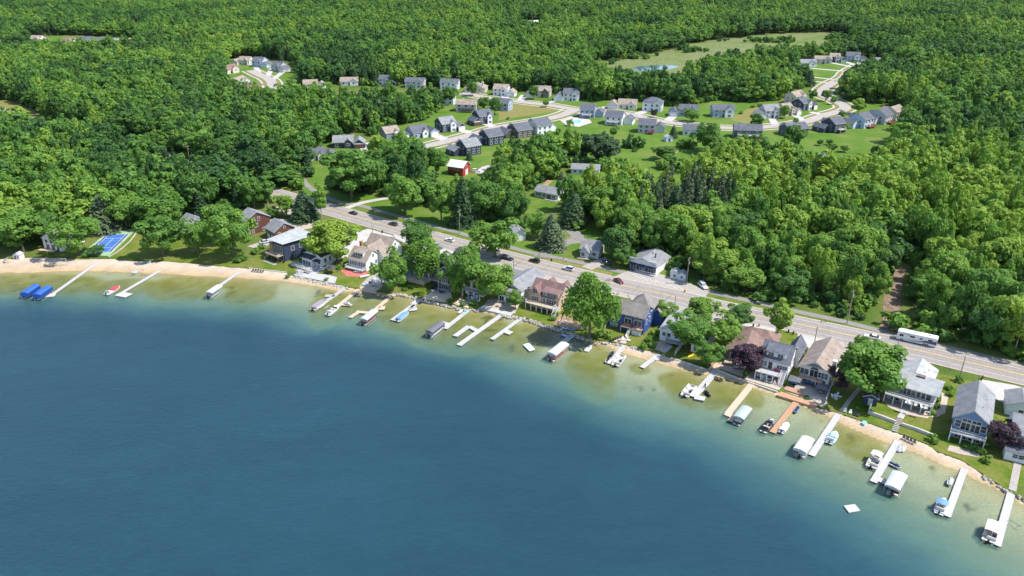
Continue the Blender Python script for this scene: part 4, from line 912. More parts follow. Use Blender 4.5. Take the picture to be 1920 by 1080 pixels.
def railing(root, pts, z, mat, h=1.0, gap=.32):
    b = MB()
    for p, q in zip(pts[:-1], pts[1:]):
        p = Vector((*p, z)); q = Vector((*q, z)); n = max(1, int((q - p).length / gap)); up = Vector((0, 0, 1))
        b.bar(p + up * h, q + up * h, .06); b.bar(p + up * .12, q + up * .12, .04)
        for k in range(n + 1):
            c = p.lerp(q, k / n); b.bar(c, c + up * h, .07 if k % 5 == 0 else .028)
    return b.build('railing', mat, root)
def deck(root, x0, x1, y0, y1, z, mat, posts=0, rail=None, sides='LFR', pmat=None, skirt=None):
    MB().box(x0, x1, y0, y1 - .01, z - .22, z).build('deck', mat, root)
    for k in range(posts):
        x = x0 + .15 + (x1 - x0 - .3) * k / max(1, posts - 1); MB().box(x-.14, x+.14, y0+.05, y0+.33, -.2, z-.22).build('post', pmat or M_white, root)
    if skirt: MB().box(x0+.1, x1-.1, y0+.1, y1-.05, -.2, z-.22).build('skirt', skirt, root)
    if rail:
        pts = []
        if 'L' in sides: pts.append((x0+.08, y1-.1))
        pts += [(x0+.08, y0+.08), (x1-.08, y0+.08)]
        if 'R' in sides: pts.append((x1-.08, y1-.1))
        railing(root, pts, z, rail)
def stairs(root, x0, x1, y0, y1, z, mat, rail=None):
    n = max(3, int(z / .2)); b = MB()
    for k in range(n):
        f = k / n; zz = z * (1 - f); ya = y1 + (y0 - y1) * f; yb = y1 + (y0 - y1) * (f + 1 / n); b.box(x0, x1, min(ya, yb), max(ya, yb), max(-.1, zz - .32), zz - .02)
    b.build('stairs', mat, root)
    if rail:
        for x in (x0, x1):
            r = MB(); p, q = Vector((x, y1, z)), Vector((x, y0, .1)); r.bar(p + Vector((0,0,.95)), q + Vector((0,0,.95)), .06)
            for k in range(0, n + 1, 1): c = p.lerp(q, k / n); r.bar(c, c + Vector((0,0,.95)), .035)
            r.build('stair_rail', rail, root)
def chimney(root, x, y, z0, z1, w=.8, mat=None): MB().box(x-w/2, x+w/2, y-w/2, y+w/2, z0, z1).box(x-w/2-.08, x+w/2+.08, y-w/2-.08, y+w/2+.08, z1, z1+.12).build('chimney', mat or M_brick, root)
def root_at(name, label, FL, ang, cat='house'):
    return empty(name, G(*FL), math.radians(ang), label, cat)
def dims(FL, FR):
    a, b = G(*FL), G(*FR); return (b - a).length, math.degrees(math.atan2(b.y - a.y, b.x - a.x))
def road_ang(px):
    p = G(*px); i = min(range(len(ROAD) - 1), key=lambda i: (ROAD[i] - p).length); d = ROAD[i+1] - ROAD[max(0, i-1)]; return math.degrees(math.atan2(d.y, d.x))
def wrow(root, blk, face, us, z, w, h, kind='w', near=True):
    for u in us: opening(root, blk, face, u, z, w, h, kind, near)

# --- lakeside houses, left to right
r = root_at('beach_house', 'white beach house with tan roof among trees beside the tennis court', (84, 467), -18)
b = (0, 9, 0, 12, 0, 5.2, 'y', 2.6); block(r, b, 'white', 'tan'); wrow(r, b, 'F', (2, 4.5, 7), 3.1, 1.2, 1.3); wrow(r, b, 'F', (2.2, 5), .5, 1.6, 1.9, 's'); wrow(r, b, 'R', (3, 7, 10), 3.0, 1.1, 1.2); opening(r, b, 'F', 7.4, 0, 1, 2.1, 'd')
deck(r, -1, 7, -2.6, 0, .5, M_deckt, 0)
r = root_at('lake_house', 'white house with grey gabled roof behind the shore lawn', (338, 432), -38)
b = (0, 11, 0, 9, 0, 4, 'x', 2.8); block(r, b, 'white', 'grey'); b2 = (6.5, 11, -2.2, 5, 0, 4.2, 'y', 2.2); block(r, b2, 'white', 'grey'); wrow(r, b, 'F', (1.5, 4.5), 1, 1.3, 1.4); wrow(r, b2, 'F', (8.75,), 1, 2, 1.6); wrow(r, b, 'R', (5, 7.5), 1, 1.1, 1.3); opening(r, b, 'F', 3, 0, 1, 2.1, 'd')
r = root_at('shingle_house', 'dark brown shingle house with white trimmed windows behind the shore', (448, 434), -47)
b = (0, 7.5, 0, 11.5, 0, 6.4, 'x', 3.2); block(r, b, 'brown', 'grey'); b2 = (.5, 5, -2.4, 4, 0, 3.4, 's', 1.2); block(r, b2, 'brown', 'grey'); b3 = (-4, 2, 3, 9, 0, 5.0, 'x', 2.2); block(r, b3, 'brown', 'grey')
wrow(r, b, 'R', (4.2, 6.4), 5.6, 1.0, 1.5); wrow(r, b, 'R', (5.2,), 3.0, 1.0, 1.5); wrow(r, b, 'R', (1.4, 3.2, 8.2), .6, .9, 1.4); opening(r, b, 'R', 9.8, 0, 1.2, 2.2, 'd'); wrow(r, b, 'F', (1.5, 3, 6), 4.2, .9, 1.1); wrow(r, b2, 'F', (1.6, 2.8, 4), 1.2, .9, 1.3)
r = root_at('shingle_garage', 'dark brown shingle garage with round gable windows beside the shingle house', (500, 444), -47, 'garage')
b = (0, 8, 0, 9.5, 0, 4.4, 'x', 2.9); block(r, b, 'brown', 'grey'); wrow(r, b, 'F', (2.4, 5.6), 2.4, 1.0, 1.4); wrow(r, b, 'R', (2.2, 7.2), 2.5, 1.0, 1.0); opening(r, b, 'F', 2.2, 0, 2.4, 2.0, 'g'); opening(r, b, 'F', 5.6, 0, 2.4, 2.0, 'g'); wrow(r, b, 'R', (4.8,), 5.0, .8, .9)
r = root_at('modern_house', 'navy modern house with low pale roof and timber balcony', (508, 477), -38)
b = (0, 4.2, 0, 14, 0, 6.4, 's', .6); block(r, b, 'pblue', ROOF['lgrey'], .8, False); b2 = (4.2, 11, -1.2, 14, 0, 6.8, 'S', .9); block(r, b2, 'navy', ROOF['lgrey'], .9, False)
wrow(r, b, 'F', (1.2,), 3.8, 1.2, 1.8); wrow(r, b, 'F', (1.2,), .6, 1.2, 1.8); wrow(r, b2, 'F', (7.6,), 3.4, 5, 2.6, 's'); wrow(r, b2, 'F', (7.8,), .3, 4.5, 2.3, 's'); wrow(r, b2, 'R', (3, 7), 3.8, 1.4, 1.6); wrow(r, b2, 'R', (4,), .8, 1.2, 1.2)
MB().box(2.6, 4.4, -1.8, -.02, 2.9, 5.9).build('timber_surround', plain('timber_cladding', (.42, .22, .11), .7, .2), r); deck(r, 2.4, 10.6, -4.4, -1.2, 2.9, M_deckt, 3, plain('cable_rail', (.08, .08, .08), .4), 'LFR', M_door); stairs(r, 1.2, 2.4, -4.6, -.6, 2.9, M_deckt)
MB().box(3, 10.5, -6.2, -4.5, -.1, .06).build('terrace', M_conc, r)
r = root_at('deck_house', 'white house with charcoal roof under the yellow green tree', (574, 491), -34)
b = (0, 9, 0, 12, 0, 4.2, 'y', 2.0); block(r, b, 'white', 'dark'); b2 = (1, 6, -2.6, 0, 0, 3.2, 's', .7); block(r, b2, 'white', 'dark'); wrow(r, b2, 'F', (2, 3.5, 5), .6, 1.2, 1.7, 's'); wrow(r, b, 'R', (2, 4.5, 8), 1.4, 1.2, 1.5); wrow(r, b, 'F', (7.6,), 1, 1.4, 1.6)
deck(r, -1.5, 9.5, -6.5, -2.6, .5, M_deckg, 0, M_white, 'LF'); MB().box(6.4, 9, -2.5, 0, 2.7, 2.85).build('porch_roof', ROOF['dark'], r)
for x in (6.6, 8.8): MB().box(x-.1, x+.1, -2.4, -2.2, 0, 2.7).build('post', M_white, r)
r = root_at('cottage_house', 'white house with mossy tan gabled roofs and front dormer', (655, 501), -29)
b = (0, 8.6, 0, 9, 0, 4.0, 'x', 3.4); ro = block(r, b, 'white', 'tan'); b2 = (2.4, 6.4, 1.2, 5, 5.0, 1.5, 's', .9); block(r, b2, 'white', 'tan', .3); wrow(r, b2, 'F', (3.2, 4.4, 5.6), 5.3, .9, .9)
b3 = (3, 7.2, 6, 14, 0, 5.4, 'y', 2.6); block(r, b3, 'white', 'tan'); b4 = (-1.5, 10, 13, 21, 0, 5.0, 'x', 3.4); block(r, b4, 'white', 'tan'); wrow(r, b, 'F', (1, 2.1, 3.2, 4.3, 5.4, 6.5, 7.6), 1.6, .8, 1.5); wrow(r, b, 'R', (3, 6), 1.4, 1.1, 1.4); wrow(r, b, 'R', (4.5,), 4.6, .9, 1.2); wrow(r, b4, 'R', (15, 18), 1.6, 1.1, 1.4); wrow(r, b4, 'R', (17,), 5.2, .9, 1.2)
deck(r, 0, 8.6, -2.6, 0, 1.0, M_deckg, 0, M_white); chimney(r, .2, 8, 0, 8.2, 1.0); b5 = (7, 10.5, 8, 13, 0, 4.2, 'y', 2.4); block(r, b5, 'white', 'tan'); wrow(r, b5, 'R', (10.5,), 1.6, 1.1, 1.3)
r = root_at('aqua_cottage', 'light blue cottage with pale roof hidden behind waterline tree', (716, 524), -30)
b = (0, 8.6, 0, 14, 0, 4.2, 'y', 1.8); block(r, b, 'cyan', 'lgrey'); wrow(r, b, 'F', (1.5, 4, 6.8), 1.2, 1.5, 1.7); wrow(r, b, 'R', (3, 7, 11), 1.6, 1.1, 1.3); deck(r, 0, 8, -3, 0, .6, M_deckw, 0, M_white)
r = root_at('deck_cottage', 'small white cottage with railed white deck beside navy house', (776, 523), -28)
b = (0, 7, 0, 9, 0, 4.0, 'x', 2.0); block(r, b, 'white', 'grey'); wrow(r, b, 'F', (1, 2.3, 3.6, 4.9, 6.1), 1.8, .9, 1.8, 's'); wrow(r, b, 'R', (3, 6), 1.6, 1.1, 1.3); deck(r, -.8, 6.8, -3.2, 0, 1.5, M_deckw, 0, M_white, 'LFR', None, M_deckt)
w, a = dims((811, 532), (851, 544)); r = root_at('narrow_house', 'tall narrow navy three storey house with white trim', (811, 532), a)
b = (0, w, 0, 13, 0, 7.8, 'y', 2.6); block(r, b, 'navy', 'dark'); b2 = (w*.42, w, -1.6, 6, 0, 7.4, 'y', 1.7); block(r, b2, 'navy', 'dark')
for z in (5.4, 2.9): wrow(r, b2, 'F', (w*.71,), z, 2.6, 1.4)
wrow(r, b2, 'F', (w*.71,), .2, 3.0, 1.9, 's'); wrow(r, b, 'F', (w*.2,), 5.6, 1.6, 1.1); wrow(r, b, 'F', (w*.22,), 3.1, 1.6, 1.1); wrow(r, b, 'R', (8, 11), 3.4, 1, 1.3)
for z in (2.5, 5.0): MB().box(w*.42-.03, w+.03, -1.66, -1.6, z, z+.2).build('trim_board', M_white, r)
MB().box(-.1, w*.42, -1.8, 0, 2.5, 2.7).build('balcony', M_deckt, r); MB().box(w*.42-.06, w*.42+.12, -1.68, -1.6, 0, 7.4).build('trim_board', M_white, r); MB().box(w-.12, w+.06, -1.68, -1.6, 0, 7.4).build('trim_board', M_white, r)
r = root_at('white_cottage', 'white cottage half hidden by the bright green maple', (873, 550), -28)
b = (0, 7.4, 0, 11, 0, 5.0, 'y', 2.0); block(r, b, 'white', 'grey'); wrow(r, b, 'F', (1.4, 3.7, 6), 3, 1.2, 1.4); wrow(r, b, 'F', (2, 5), .4, 2, 1.9, 's'); wrow(r, b, 'R', (3, 7), 3, 1, 1.3); deck(r, 0, 7.4, -2.4, 0, 2.5, M_deckw, 4, M_white)
w, a = dims((932, 563), (970, 574)); r = root_at('porch_house', 'white house with long grey roof and two level glazed porch', (932, 563), a)
b = (0, w, 2.4, 18, 0, 5.0, 'y', 2.2); block(r, b, 'white', 'grey'); b2 = (.6, w-.6, 0, 2.4, 0, 4.7, 's', .6); block(r, b2, 'white', 'grey', .3); wrow(r, b2, 'F', (1.7, 3.3, 4.9, 6.4), 2.9, 1.2, 1.5); wrow(r, b2, 'F', (2, 4.8), .3, 1.8, 1.9, 's'); wrow(r, b, 'R', (5, 8, 12), 3, 1.1, 1.4); b3 = (-2, 3, 10, 18, 0, 4.6, 'x', 2.0); block(r, b3, 'white', 'grey')
w, a = dims((994, 573), (1047, 587)); r = root_at('tan_house', 'tan house with red brown roof and white posted upper deck', (994, 573), a)
b = (0, w, 0, 9.5, 0, 5.0, 'x', 3.9); block(r, b, 'tan', 'red'); b2 = (-.1, w*.40, -.4, 5, 0, 5.0, 'y', 3.3); block(r, b2, 'tan', 'red'); b3 = (w*.44, w*.97, .1, 4, 5.0, 1.7, 's', .9); block(r, b3, 'tan', 'red', .3)
wrow(r, b2, 'F', (w*.2,), 5.6, 1.7, 1.5); wrow(r, b2, 'F', (w*.2,), 2.9, 2.6, 1.4); wrow(r, b3, 'F', (w*.5,), 5.3, .7, 1.1); wrow(r, b3, 'F', (w*.75,), 5.3, 3.4, 1.2); wrow(r, b, 'F', (w*.5,), 2.6, .9, 2.0, 's'); wrow(r, b, 'F', (w*.75,), 2.6, 3.8, 2.1, 's'); wrow(r, b, 'F', (w*.3, w*.7), .2, 2.4, 1.9, 's'); wrow(r, b, 'R', (2.4, 7), 3, 1.0, 1.4); wrow(r, b, 'R', (4.7,), 6.0, 1.0, 1.3)
deck(r, -.4, w-.6, -3.0, -.4, 2.5, M_deckt, 6, M_white); stairs(r, w-.6, w+.6, -4.0, -.4, 2.5, M_white, M_white)
for x, y in ((w*.35, 7.6), (w*.85, 7.4)): block(r, (x-1.4, x+1.4, y-.5, 9.4, 5, 1.8, 'y', 1.6), 'tan', 'red', .3)
w, a = dims((1142, 612), (1206, 628)); r = root_at('blue_house', 'royal blue two storey house with brown grey roof and red deck chairs', (1142, 612), a)
b = (0, w, 0, 8, 0, 6.2, 'x', 2.6); block(r, b, 'royal', 'taupe'); b2 = (w*.35, w*.98, 5.5, 14, 0, 6.2, 'h', 3.6); block(r, b2, 'royal', 'taupe')
for u, ww in ((w*.16, 2.2), (w*.55, 1.6), (w*.84, 2.4)): wrow(r, b, 'F', (u,), 5.0, ww, .95)
for u, ww in ((w*.15, 2.2), (w*.54, 2.3), (w*.82, 2.5)): wrow(r, b, 'F', (u,), 2.6, ww, 1.9, 's')
wrow(r, b, 'F', (w*.14,), .7, 2.4, .9); wrow(r, b, 'R', (2.2, 5), 3, 1.2, 1.5); wrow(r, b, 'R', (4,), 5.0, 1.0, 1.0); block(r, (w-.5, w+3, 9, 14, 0, 4, 'y', 2), 'royal', 'taupe')
deck(r, w*.38, w*.66, -1.8, 0, 2.2, M_deckt, 2, plain('dark_red_rail', (.13, .03, .03), .6), 'LFR', M_deckg); deck(r, w*.70, w*.98, -1.8, 0, 2.2, M_deckt, 2, plain('dark_red_rail', (.13, .03, .03), .6), 'LFR', M_deckg); stairs(r, w*.61, w*.69, -5.2, -.6, 2.2, M_deckg)
MB().box(w*.72, w*.94, -1.7, -.05, 0, 1.7).build('storage_box', M_white, r)
r = root_at('low_house', 'low white house with pale grey roof behind the round tree', (1236, 637), -27)
b = (0, 8, 0, 13, 0, 3.9, 'y', 1.5); block(r, b, 'white', 'lgrey'); wrow(r, b, 'F', (1.4, 3, 5.5), 1.9, 1.1, 1.2); wrow(r, b, 'L', (4, 8), 1.6, 1, 1.2); wrow(r, b, 'R', (4, 8), 1.6, 1, 1.2); b2 = (8, 16, 5, 13, 0, 3.2, 'x', 1.6); block(r, b2, 'white', 'lgrey'); wrow(r, b2, 'F', (10, 13), 1.2, 1.3, 1.2); deck(r, 2.5, 7.5, -2.2, 0, 1.1, M_deckg, 0, plain('blue_grey_rail', (.25, .32, .42), .6))
r = root_at('boat_shed', 'small white flat roofed shed with two windows by yellow kayak', (1295, 659), -25, 'shed')
b = (0, 3.8, 0, 5, 0, 3.0, 'f', 0); block(r, b, 'white', 'dark', .5); wrow(r, b, 'F', (1.3, 2.6), 1.0, 1.0, 1.3); opening(r, b, 'L', 2.5, 0, 1, 2.1, 'D')
r = root_at('brown_roof_house', 'single storey house with wide brown roof behind the purple tree', (1359, 676), -25)
b = (0, 11, 0, 11, 0, 3.9, 'y', 2.4); block(r, b, 'dbrown', 'brown'); b2 = (1.5, 13.5, 9, 17, 0, 3.9, 'h', 2.6); block(r, b2, 'dbrown', 'brown'); wrow(r, b, 'F', (2.5, 5.5, 8.5), 1.0, 2.2, 2.2, 's'); wrow(r, b, 'F', (5.5,), 3.8, 2.6, 1.2); wrow(r, b, 'L', (3, 7), 1.2, 1.2, 1.2); deck(r, 0, 8, -2.8, 0, .9, M_deckt, 0, M_door)
w, a = dims((1421, 700), (1474, 714)); r = root_at('dormer_house', 'white house with slate roof, wide dormer and white front deck', (1421, 700), a)
b = (0, w, 0, 10.5, 0, 5.6, 'x', 3.4); block(r, b, 'white', 'slate'); b2 = (w*.16, w*.84, .9, 5.2, 6.0, 1.9, 's', .9); block(r, b2, 'white', 'slate', .3); wrow(r, b2, 'F', (w*.33, w*.66), 6.35, 1.5, 1.2); b3 = (w*.72, w*1.15, 9, 17, 0, 4.6, 'y', 2.6); block(r, b3, 'white', 'slate')
wrow(r, b, 'F', (w*.15,), 3.2, 1.8, 1.5); opening(r, b, 'F', w*.38, 2.6, 1.1, 2.1, 'd'); wrow(r, b, 'F', (w*.66, w*.75, w*.84, w*.93), 3.3, .6, 1.1); wrow(r, b, 'R', (3, 7), 3.0, 1.1, 1.4); wrow(r, b, 'R', (5.2,), 6.4, 1.0, 1.3); wrow(r, b, 'R', (2.5, 6), .7, 1.1, 1.2)
deck(r, -.2, w*.82, -3.6, 0, 2.6, M_deckw, 5, M_white, 'LFR'); wrow(r, b, 'F', (w*.2, w*.5), .2, 2.0, 2.0, 's'); opening(r, b, 'F', w*.7, 0, 1.0, 2.1, 'd'); stairs(r, w*.84, w*.97, -4.6, -.4, 2.6, M_deckw, M_white)
w, a = dims((1496, 713), (1551, 729)); r = root_at('arch_window_house', 'pale house with tan gabled roof, chimney and arched lake window', (1496, 713), a)
b = (0, w, 0, 17, 0, 5.0, 'y', 2.7); block(r, b, 'cream', 'tan', .7); wrow(r, b, 'F', (w*.16,), 2.7, 2.3, 1.8, 's'); wrow(r, b, 'F', (w*.48,), 2.6, 2.2, 2.2, 's'); wrow(r, b, 'F', (w*.67,), 2.9, .8, 1.6); wrow(r, b, 'F', (w*.84,), 2.8, 1.8, 1.8); wrow(r, b, 'F', (w*.3, w*.75), .2, 2.4, 1.9, 's'); wrow(r, b, 'R', (4, 9, 13), 2.8, 1.1, 1.3)
arc = MB(); arc.add([(w*.48 + 1.1*math.cos(t_), -.04, 4.9 + .85*math.sin(t_)) for t_ in [k*math.pi/10 for k in range(11)]] , [tuple(range(10, -1, -1))]); arc.build('arched_pane', M_glass, r)
fan = MB(); fan.add([(w*.5 + 2.6*math.cos(t_), -.65, 5.9 + .8*math.sin(t_)) for t_ in [k*math.pi/8 for k in range(9)]] + [(w*.5 + 2.6*math.cos(t_), -.05, 5.9 + .8*math.sin(t_)) for t_ in [k*math.pi/8 for k in range(9)]], [tuple(range(8, -1, -1))] + [(k, k+1, k+10, k+9) for k in range(8)]); fan.build('gable_screen', ROOF['grey'], r)
deck(r, .2, w*.85, -1.9, 0, 2.5, M_deckt, 4, plain('glass_rail', (.14, .10, .08), .5), 'LF', M_door); chimney(r, w+.2, 3.2, 0, 7.8, 1.1, WALL['cream'])
r = root_at('blue_shed', 'small navy and white shed under the big maple', (1618, 757), -27, 'shed')
b = (0, 3.4, 0, 4, 0, 2.7, 'y', .9); block(r, b, 'navy', 'dark'); opening(r, b, 'F', 1.7, 0, 1.2, 2.0, 'D'); wrow(r, b, 'R', (2,), 1.1, .8, .8)
w, a = dims((1661, 746), (1747, 772)); r = root_at('long_deck_house', 'grey roofed house with long white balcony over a posted patio', (1661, 746), a)
b = (0, w, 0, 8, 0, 5.7, 'x', 2.0); block(r, b, 'grey', 'lgrey', .9); b2 = (.8, 9.5, 7, 16, 0, 4.6, 'y', 2.2); block(r, b2, 'grey', 'lgrey'); wrow(r, b, 'F', (w*.1, w*.2), 3.3, 1.3, 1.6); wrow(r, b, 'F', (w*.36,), 3.0, 3, 2.0, 's'); wrow(r, b, 'F', (w*.55, w*.65, w*.75, w*.86), 3.1, 1.3, 1.8, 's'); wrow(r, b, 'F', (w*.2, w*.45, w*.7, w*.9), .2, 2.0, 2.0, 's'); wrow(r, b, 'R', (3, 6), 3.2, 1.1, 1.3)
deck(r, -.3, w, -2.8, 0, 2.8, M_deckg, 6, M_white); MB().box(w*.5, w*.68, 3.2, 4.6, 7.2, 7.9).build('chimney', plain('brown_cap', (.16, .11, .10), .7), r)
w, a = dims((1780, 817), (1844, 835)); r = root_at('gable_house', 'light blue gabled house with charcoal roof and arched lake windows', (1780, 817), a)
b = (0, w, 0, 16.5, 0, 6.3, 'y', 2.9); block(r, b, 'lblue', 'grey', .6); wrow(r, b, 'F', (w*.14, w*.87), 3.5, 1.3, 1.9); wrow(r, b, 'F', (w*.37, w*.64), 2.9, 2.2, 2.1, 's'); wrow(r, b, 'F', (w*.37, w*.64), 5.4, 2.1, .8); wrow(r, b, 'F', (w*.3, w*.7), .2, 2.6, 2.0, 's'); wrow(r, b, 'L', (4, 8, 12), 3.2, 1.1, 1.4); wrow(r, b, 'R', (4, 8), 3.2, 1.1, 1.4)
deck(r, -.2, w, -2.6, 0, 2.7, M_deckg, 4, M_white)
r = root_at('white_garage', 'small white garage with grey roof beside light blue house', (1883, 776), -28, 'garage')
b = (0, 7, 0, 7.5, 0, 3.2, 'y', 1.7); block(r, b, 'white', 'grey'); wrow(r, b, 'F', (3.5,), 1.5, 1.1, .7); opening(r, b, 'R', 3.5, 0, 3, 2.2, 'g')
r = root_at('corner_house', 'white house with grey roof cut by the right edge', (1888, 848), -27)
b = (0, 12, 0, 10, 0, 6.0, 'x', 2.8); block(r, b, 'white', 'grey'); wrow(r, b, 'F', (1.6, 4), 3.6, 1.0, 1.1); b2 = (-1, 12, -3.6, 0, 0, 2.6, 's', .6); block(r, b2, 'white', 'slate', .3); wrow(r, b2, 'F', (1.2, 2.5, 3.8, 5.1), 1.1, 1.1, 1.1); opening(r, b2, 'F', 6.6, 0, 1, 2, 'd'); wrow(r, b, 'L', (3, 7), 3.6, 1, 1.2)

# --- across the road
w, a = dims((1179, 504), (1229, 517)); r = root_at('shop', 'white single storey shop with navy awnings and false front', (1179, 504), a, 'shop')
b = (0, w, 0, 12, 0, 3.8, 'y', 2.2); block(r, b, 'white', 'grey'); MB().box(-.2, w+.2, -.25, -.01, 3.3, 5.3).build('false_front', M_white, r); MB().box(.02, w-.02, -.12, -.01, .0, 3.3).build('shop_front', WALL['navy'], r); M_awn = plain('navy_canvas', (.02, .03, .08), .8, .15)
for k in range(3):
    x = w * (.17 + .33 * k); MB().slab([(x-1.3, -1.2, 2.7), (x+1.3, -1.2, 2.7), (x+1.3, -.26, 3.4), (x-1.3, -.26, 3.4)], .06).build('awning', M_awn, r); opening(r, b, 'F', x, .7, 2.2, 1.8, 's', True, .12)
MB().box(w*.3, w+.1, -1.7, -.3, -.1, .35).build('porch', M_deckw, r); railing(r, [(w*.3, -1.6), (w, -1.6), (w, -.3)], .35, M_white); chimney(r, w*.75, 5, 4, 6.6, .4, plain('dark_metal', (.03, .035, .035), .5)); chimney(r, w*.6, 7, 4.5, 6.6, .4, M_white)
w, a = dims((1088, 481), (1122, 486)); r = root_at('grey_cottage', 'small grey cottage with front porch gable beside the footpath', (1088, 481), a)
b = (0, w, 0, 8.5, 0, 3.6, 'x', 2.6); block(r, b, 'grey', 'grey'); b2 = (.4, w*.5, -1.6, 4, 0, 3.2, 'y', 1.9); block(r, b2, 'grey', 'grey'); wrow(r, b2, 'F', (w*.2,), 1.2, 1.3, 1.3); opening(r, b2, 'F', w*.4, 0, .9, 2.1, 'D'); wrow(r, b, 'F', (w*.75,), 1.3, 1.4, 1.2); wrow(r, b, 'R', (2.5, 6), 1.3, 1.0, 1.2); deck(r, -.6, w*.6, -3, -1.6, .4, M_deckt); chimney(r, w*.8, 5.4, 5, 7, .6, M_door)
for nm, lab, px, w_, d_, hh in (('garden_shed', 'small white shed in the trees beside the shop parking', (1256, 522), 3.2, 3.4, 2.5), ('garden_shed', 'second small white shed nearer the utility pole', (1270, 525), 3, 3, 2.3)):
    r = root_at(nm, lab, px, -20, 'shed'); b = (0, w_, 0, d_, 0, hh, 'y', .9); block(r, b, 'white', 'lgrey', .2); wrow(r, b, 'F', (w_/2,), 1, .7, .8); opening(r, b, 'R', d_/2, 0, 1, 1.9, 'd')
r = root_at('roadside_garage', 'small white garage with grey roof behind the open branched tree', (962, 453), 15, 'garage')
b = (0, 5.5, 0, 7.5, 0, 3.2, 'y', 1.9); block(r, b, 'white', 'lgrey'); opening(r, b, 'F', 2.75, 0, 2.6, 2.2, 'g'); wrow(r, b, 'R', (3.5,), 1.2, .9, .9)
w, a = dims((1002, 368), (1046, 377)); r = root_at('ranch_house', 'long white ranch house with grey roof on the open lawn', (1002, 368), a)
b = (0, w, 0, 8.5, 0, 3.0, 'x', 2.0); block(r, b, 'white', 'grey'); wrow(r, b, 'F', (w*.12, w*.25, w*.42, w*.82), 1.0, 1.6, 1.2, 'w', True); wrow(r, b, 'F', (w*.62,), .3, 2.4, 1.9, 's'); wrow(r, b, 'R', (3, 6), 1, 1, 1.2); deck(r, w*.5, w, -2, 0, .3, M_deckg)
r = root_at('clearing_cottage', 'grey roofed single storey house in the clearing above the ranch', (1071, 326), -10)
b = (0, 15, 0, 8, 0, 2.9, 'x', 1.9); block(r, b, 'white', 'grey'); wrow(r, b, 'F', (2, 5, 11), 1, 1.4, 1.1); opening(r, b, 'F', 8, 0, 1, 2.1, 'd'); wrow(r, b, 'R', (4,), 1, 1, 1.1)
w, a = dims((840, 327), (868, 331)); r = root_at('red_barn', 'small red barn with pale metal roof and white trim', (840, 327), a, 'barn')
b = (0, w, 0, 8.5, 0, 4.8, 'x', 2.4); block(r, b, 'red', 'metal'); wrow(r, b, 'F', (1.6, 4, 6.4), 3.2, .8, .8)
for k in range(3): opening(r, b, 'F', 1.6 + 2.4*k, 0, 1.9, 2.4, 'd')
opening(r, b, 'R', 4.2, 0, 3, 3, 'D'); wrow(r, b, 'R', (4.2,), 4.2, .9, .9)

# --- subdivision
def sub(px, w, d, h, ang, wall, roof, label, gar=1, gw='white', cat='house', hip=False, nw=3, gd='g', name='suburban_house', near=False):
    r = root_at(name, label, px, ang, cat); m0, m1 = (-w/2, w/2 - w*.36) if gar > 0 else ((-w/2 + w*.36, w/2) if gar < 0 else (-w/2, w/2))
    b = (m0, m1, 0, d, 0, h, 'h' if hip else 'x', min(3.4, d*.30)); block(r, b, wall, roof); st = 2 if h > 4.4 else 1
    xs_ = [m0 + (m1-m0)*(k+.5)/nw for k in range(nw)]
    for s_ in range(st):
        wrow(r, b, 'F', [x for k, x in enumerate(xs_) if not (s_ == 0 and k == nw//2)], .9 + 2.7*s_, 1.3, 1.4, 'w', near); wrow(r, b, 'B', xs_, .9 + 2.7*s_, 1.4, 1.4, 'w', near)
        wrow(r, b, 'L', (d*.3, d*.7), .9 + 2.7*s_, 1.0, 1.3, 'w', near); wrow(r, b, 'R', (d*.3, d*.7), .9 + 2.7*s_, 1.0, 1.3, 'w', near)
    opening(r, b, 'F', xs_[nw//2], 0, 1.1, 2.1, 'd')
    gx0 = m0 + (m1-m0)*.55; b2 = (gx0, m1 - .6 if gar >= 0 else m1 - 1.2, -1.4, d*.5, 0, h, 'y', min(2.2, (m1-gx0)*.4)); block(r, b2, gw, roof, .35); wrow(r, b2, 'F', ((b2[0]+b2[1])/2,), h - 1.9, 1.6, 1.3, 'w', near); wrow(r, b2, 'F', ((b2[0]+b2[1])/2,), .7, 1.8, 1.4, 'w', near) if st == 2 else None
    if gar:
        g0, g1 = (m1, w/2) if gar > 0 else (-w/2, m0); b3 = (g0, g1, -2.6, d*.62, 0, 3.2, 'y', min(2.4, (g1-g0)*.36)); block(r, b3, wall, roof, .35); opening(r, b3, 'F', (g0+g1)/2, 0, min(4.8, g1-g0-1), 2.4, gd)
        b4 = (g0 + .4, g1 - .4, -2.75, -2.6, 2.6, .5, '-', 0); MB().box(g0+.3, g1-.3, -2.68, -2.6, 2.55, 3.2).build('garage_trim', M_white, r); wrow(r, b3, 'R' if gar > 0 else 'L', (d*.2,), 1, 1, 1.1, 'w', near)
    return r, b
def bdeck(r, b, x0, x1, z, mat, rail): deck(r, x0, x1, b[3] + .02, b[3] + 3.2, z, mat, 0, None); [MB().box(x-.1, x+.1, b[3]+2.9, b[3]+3.1, -.1, z-.2).build('post', M_white, r) for x in (x0+.2, x1-.2)]; railing(r, [(x0, b[3]+.1), (x0, b[3]+3.1), (x1, b[3]+3.1), (x1, b[3]+.1)], z, rail)
sub((604, 300), 15, 10, 3.4, 14, 'white', 'slate', 'white house with slate roof at the near end of the subdivision', 1, 'white')
sub((655, 277), 19, 10, 3.6, 8, 'navy', 'grey', 'navy house with two gables and red brown garage doors', 1, 'navy', gd='G')
sub((745, 263), 15, 10, 5.4, 34, 'ggrey', 'tan', 'green grey two storey house with tan roof beside the street', 1)
sub((798, 257), 17, 11, 3.8, 34, 'bgrey', 'slate', 'blue grey single storey house with slate roof beside the street', 1)
sub((850, 246), 16, 11, 5.6, 32, 'navy', 'grey', 'navy house with grey roof and white garage gable', 1)
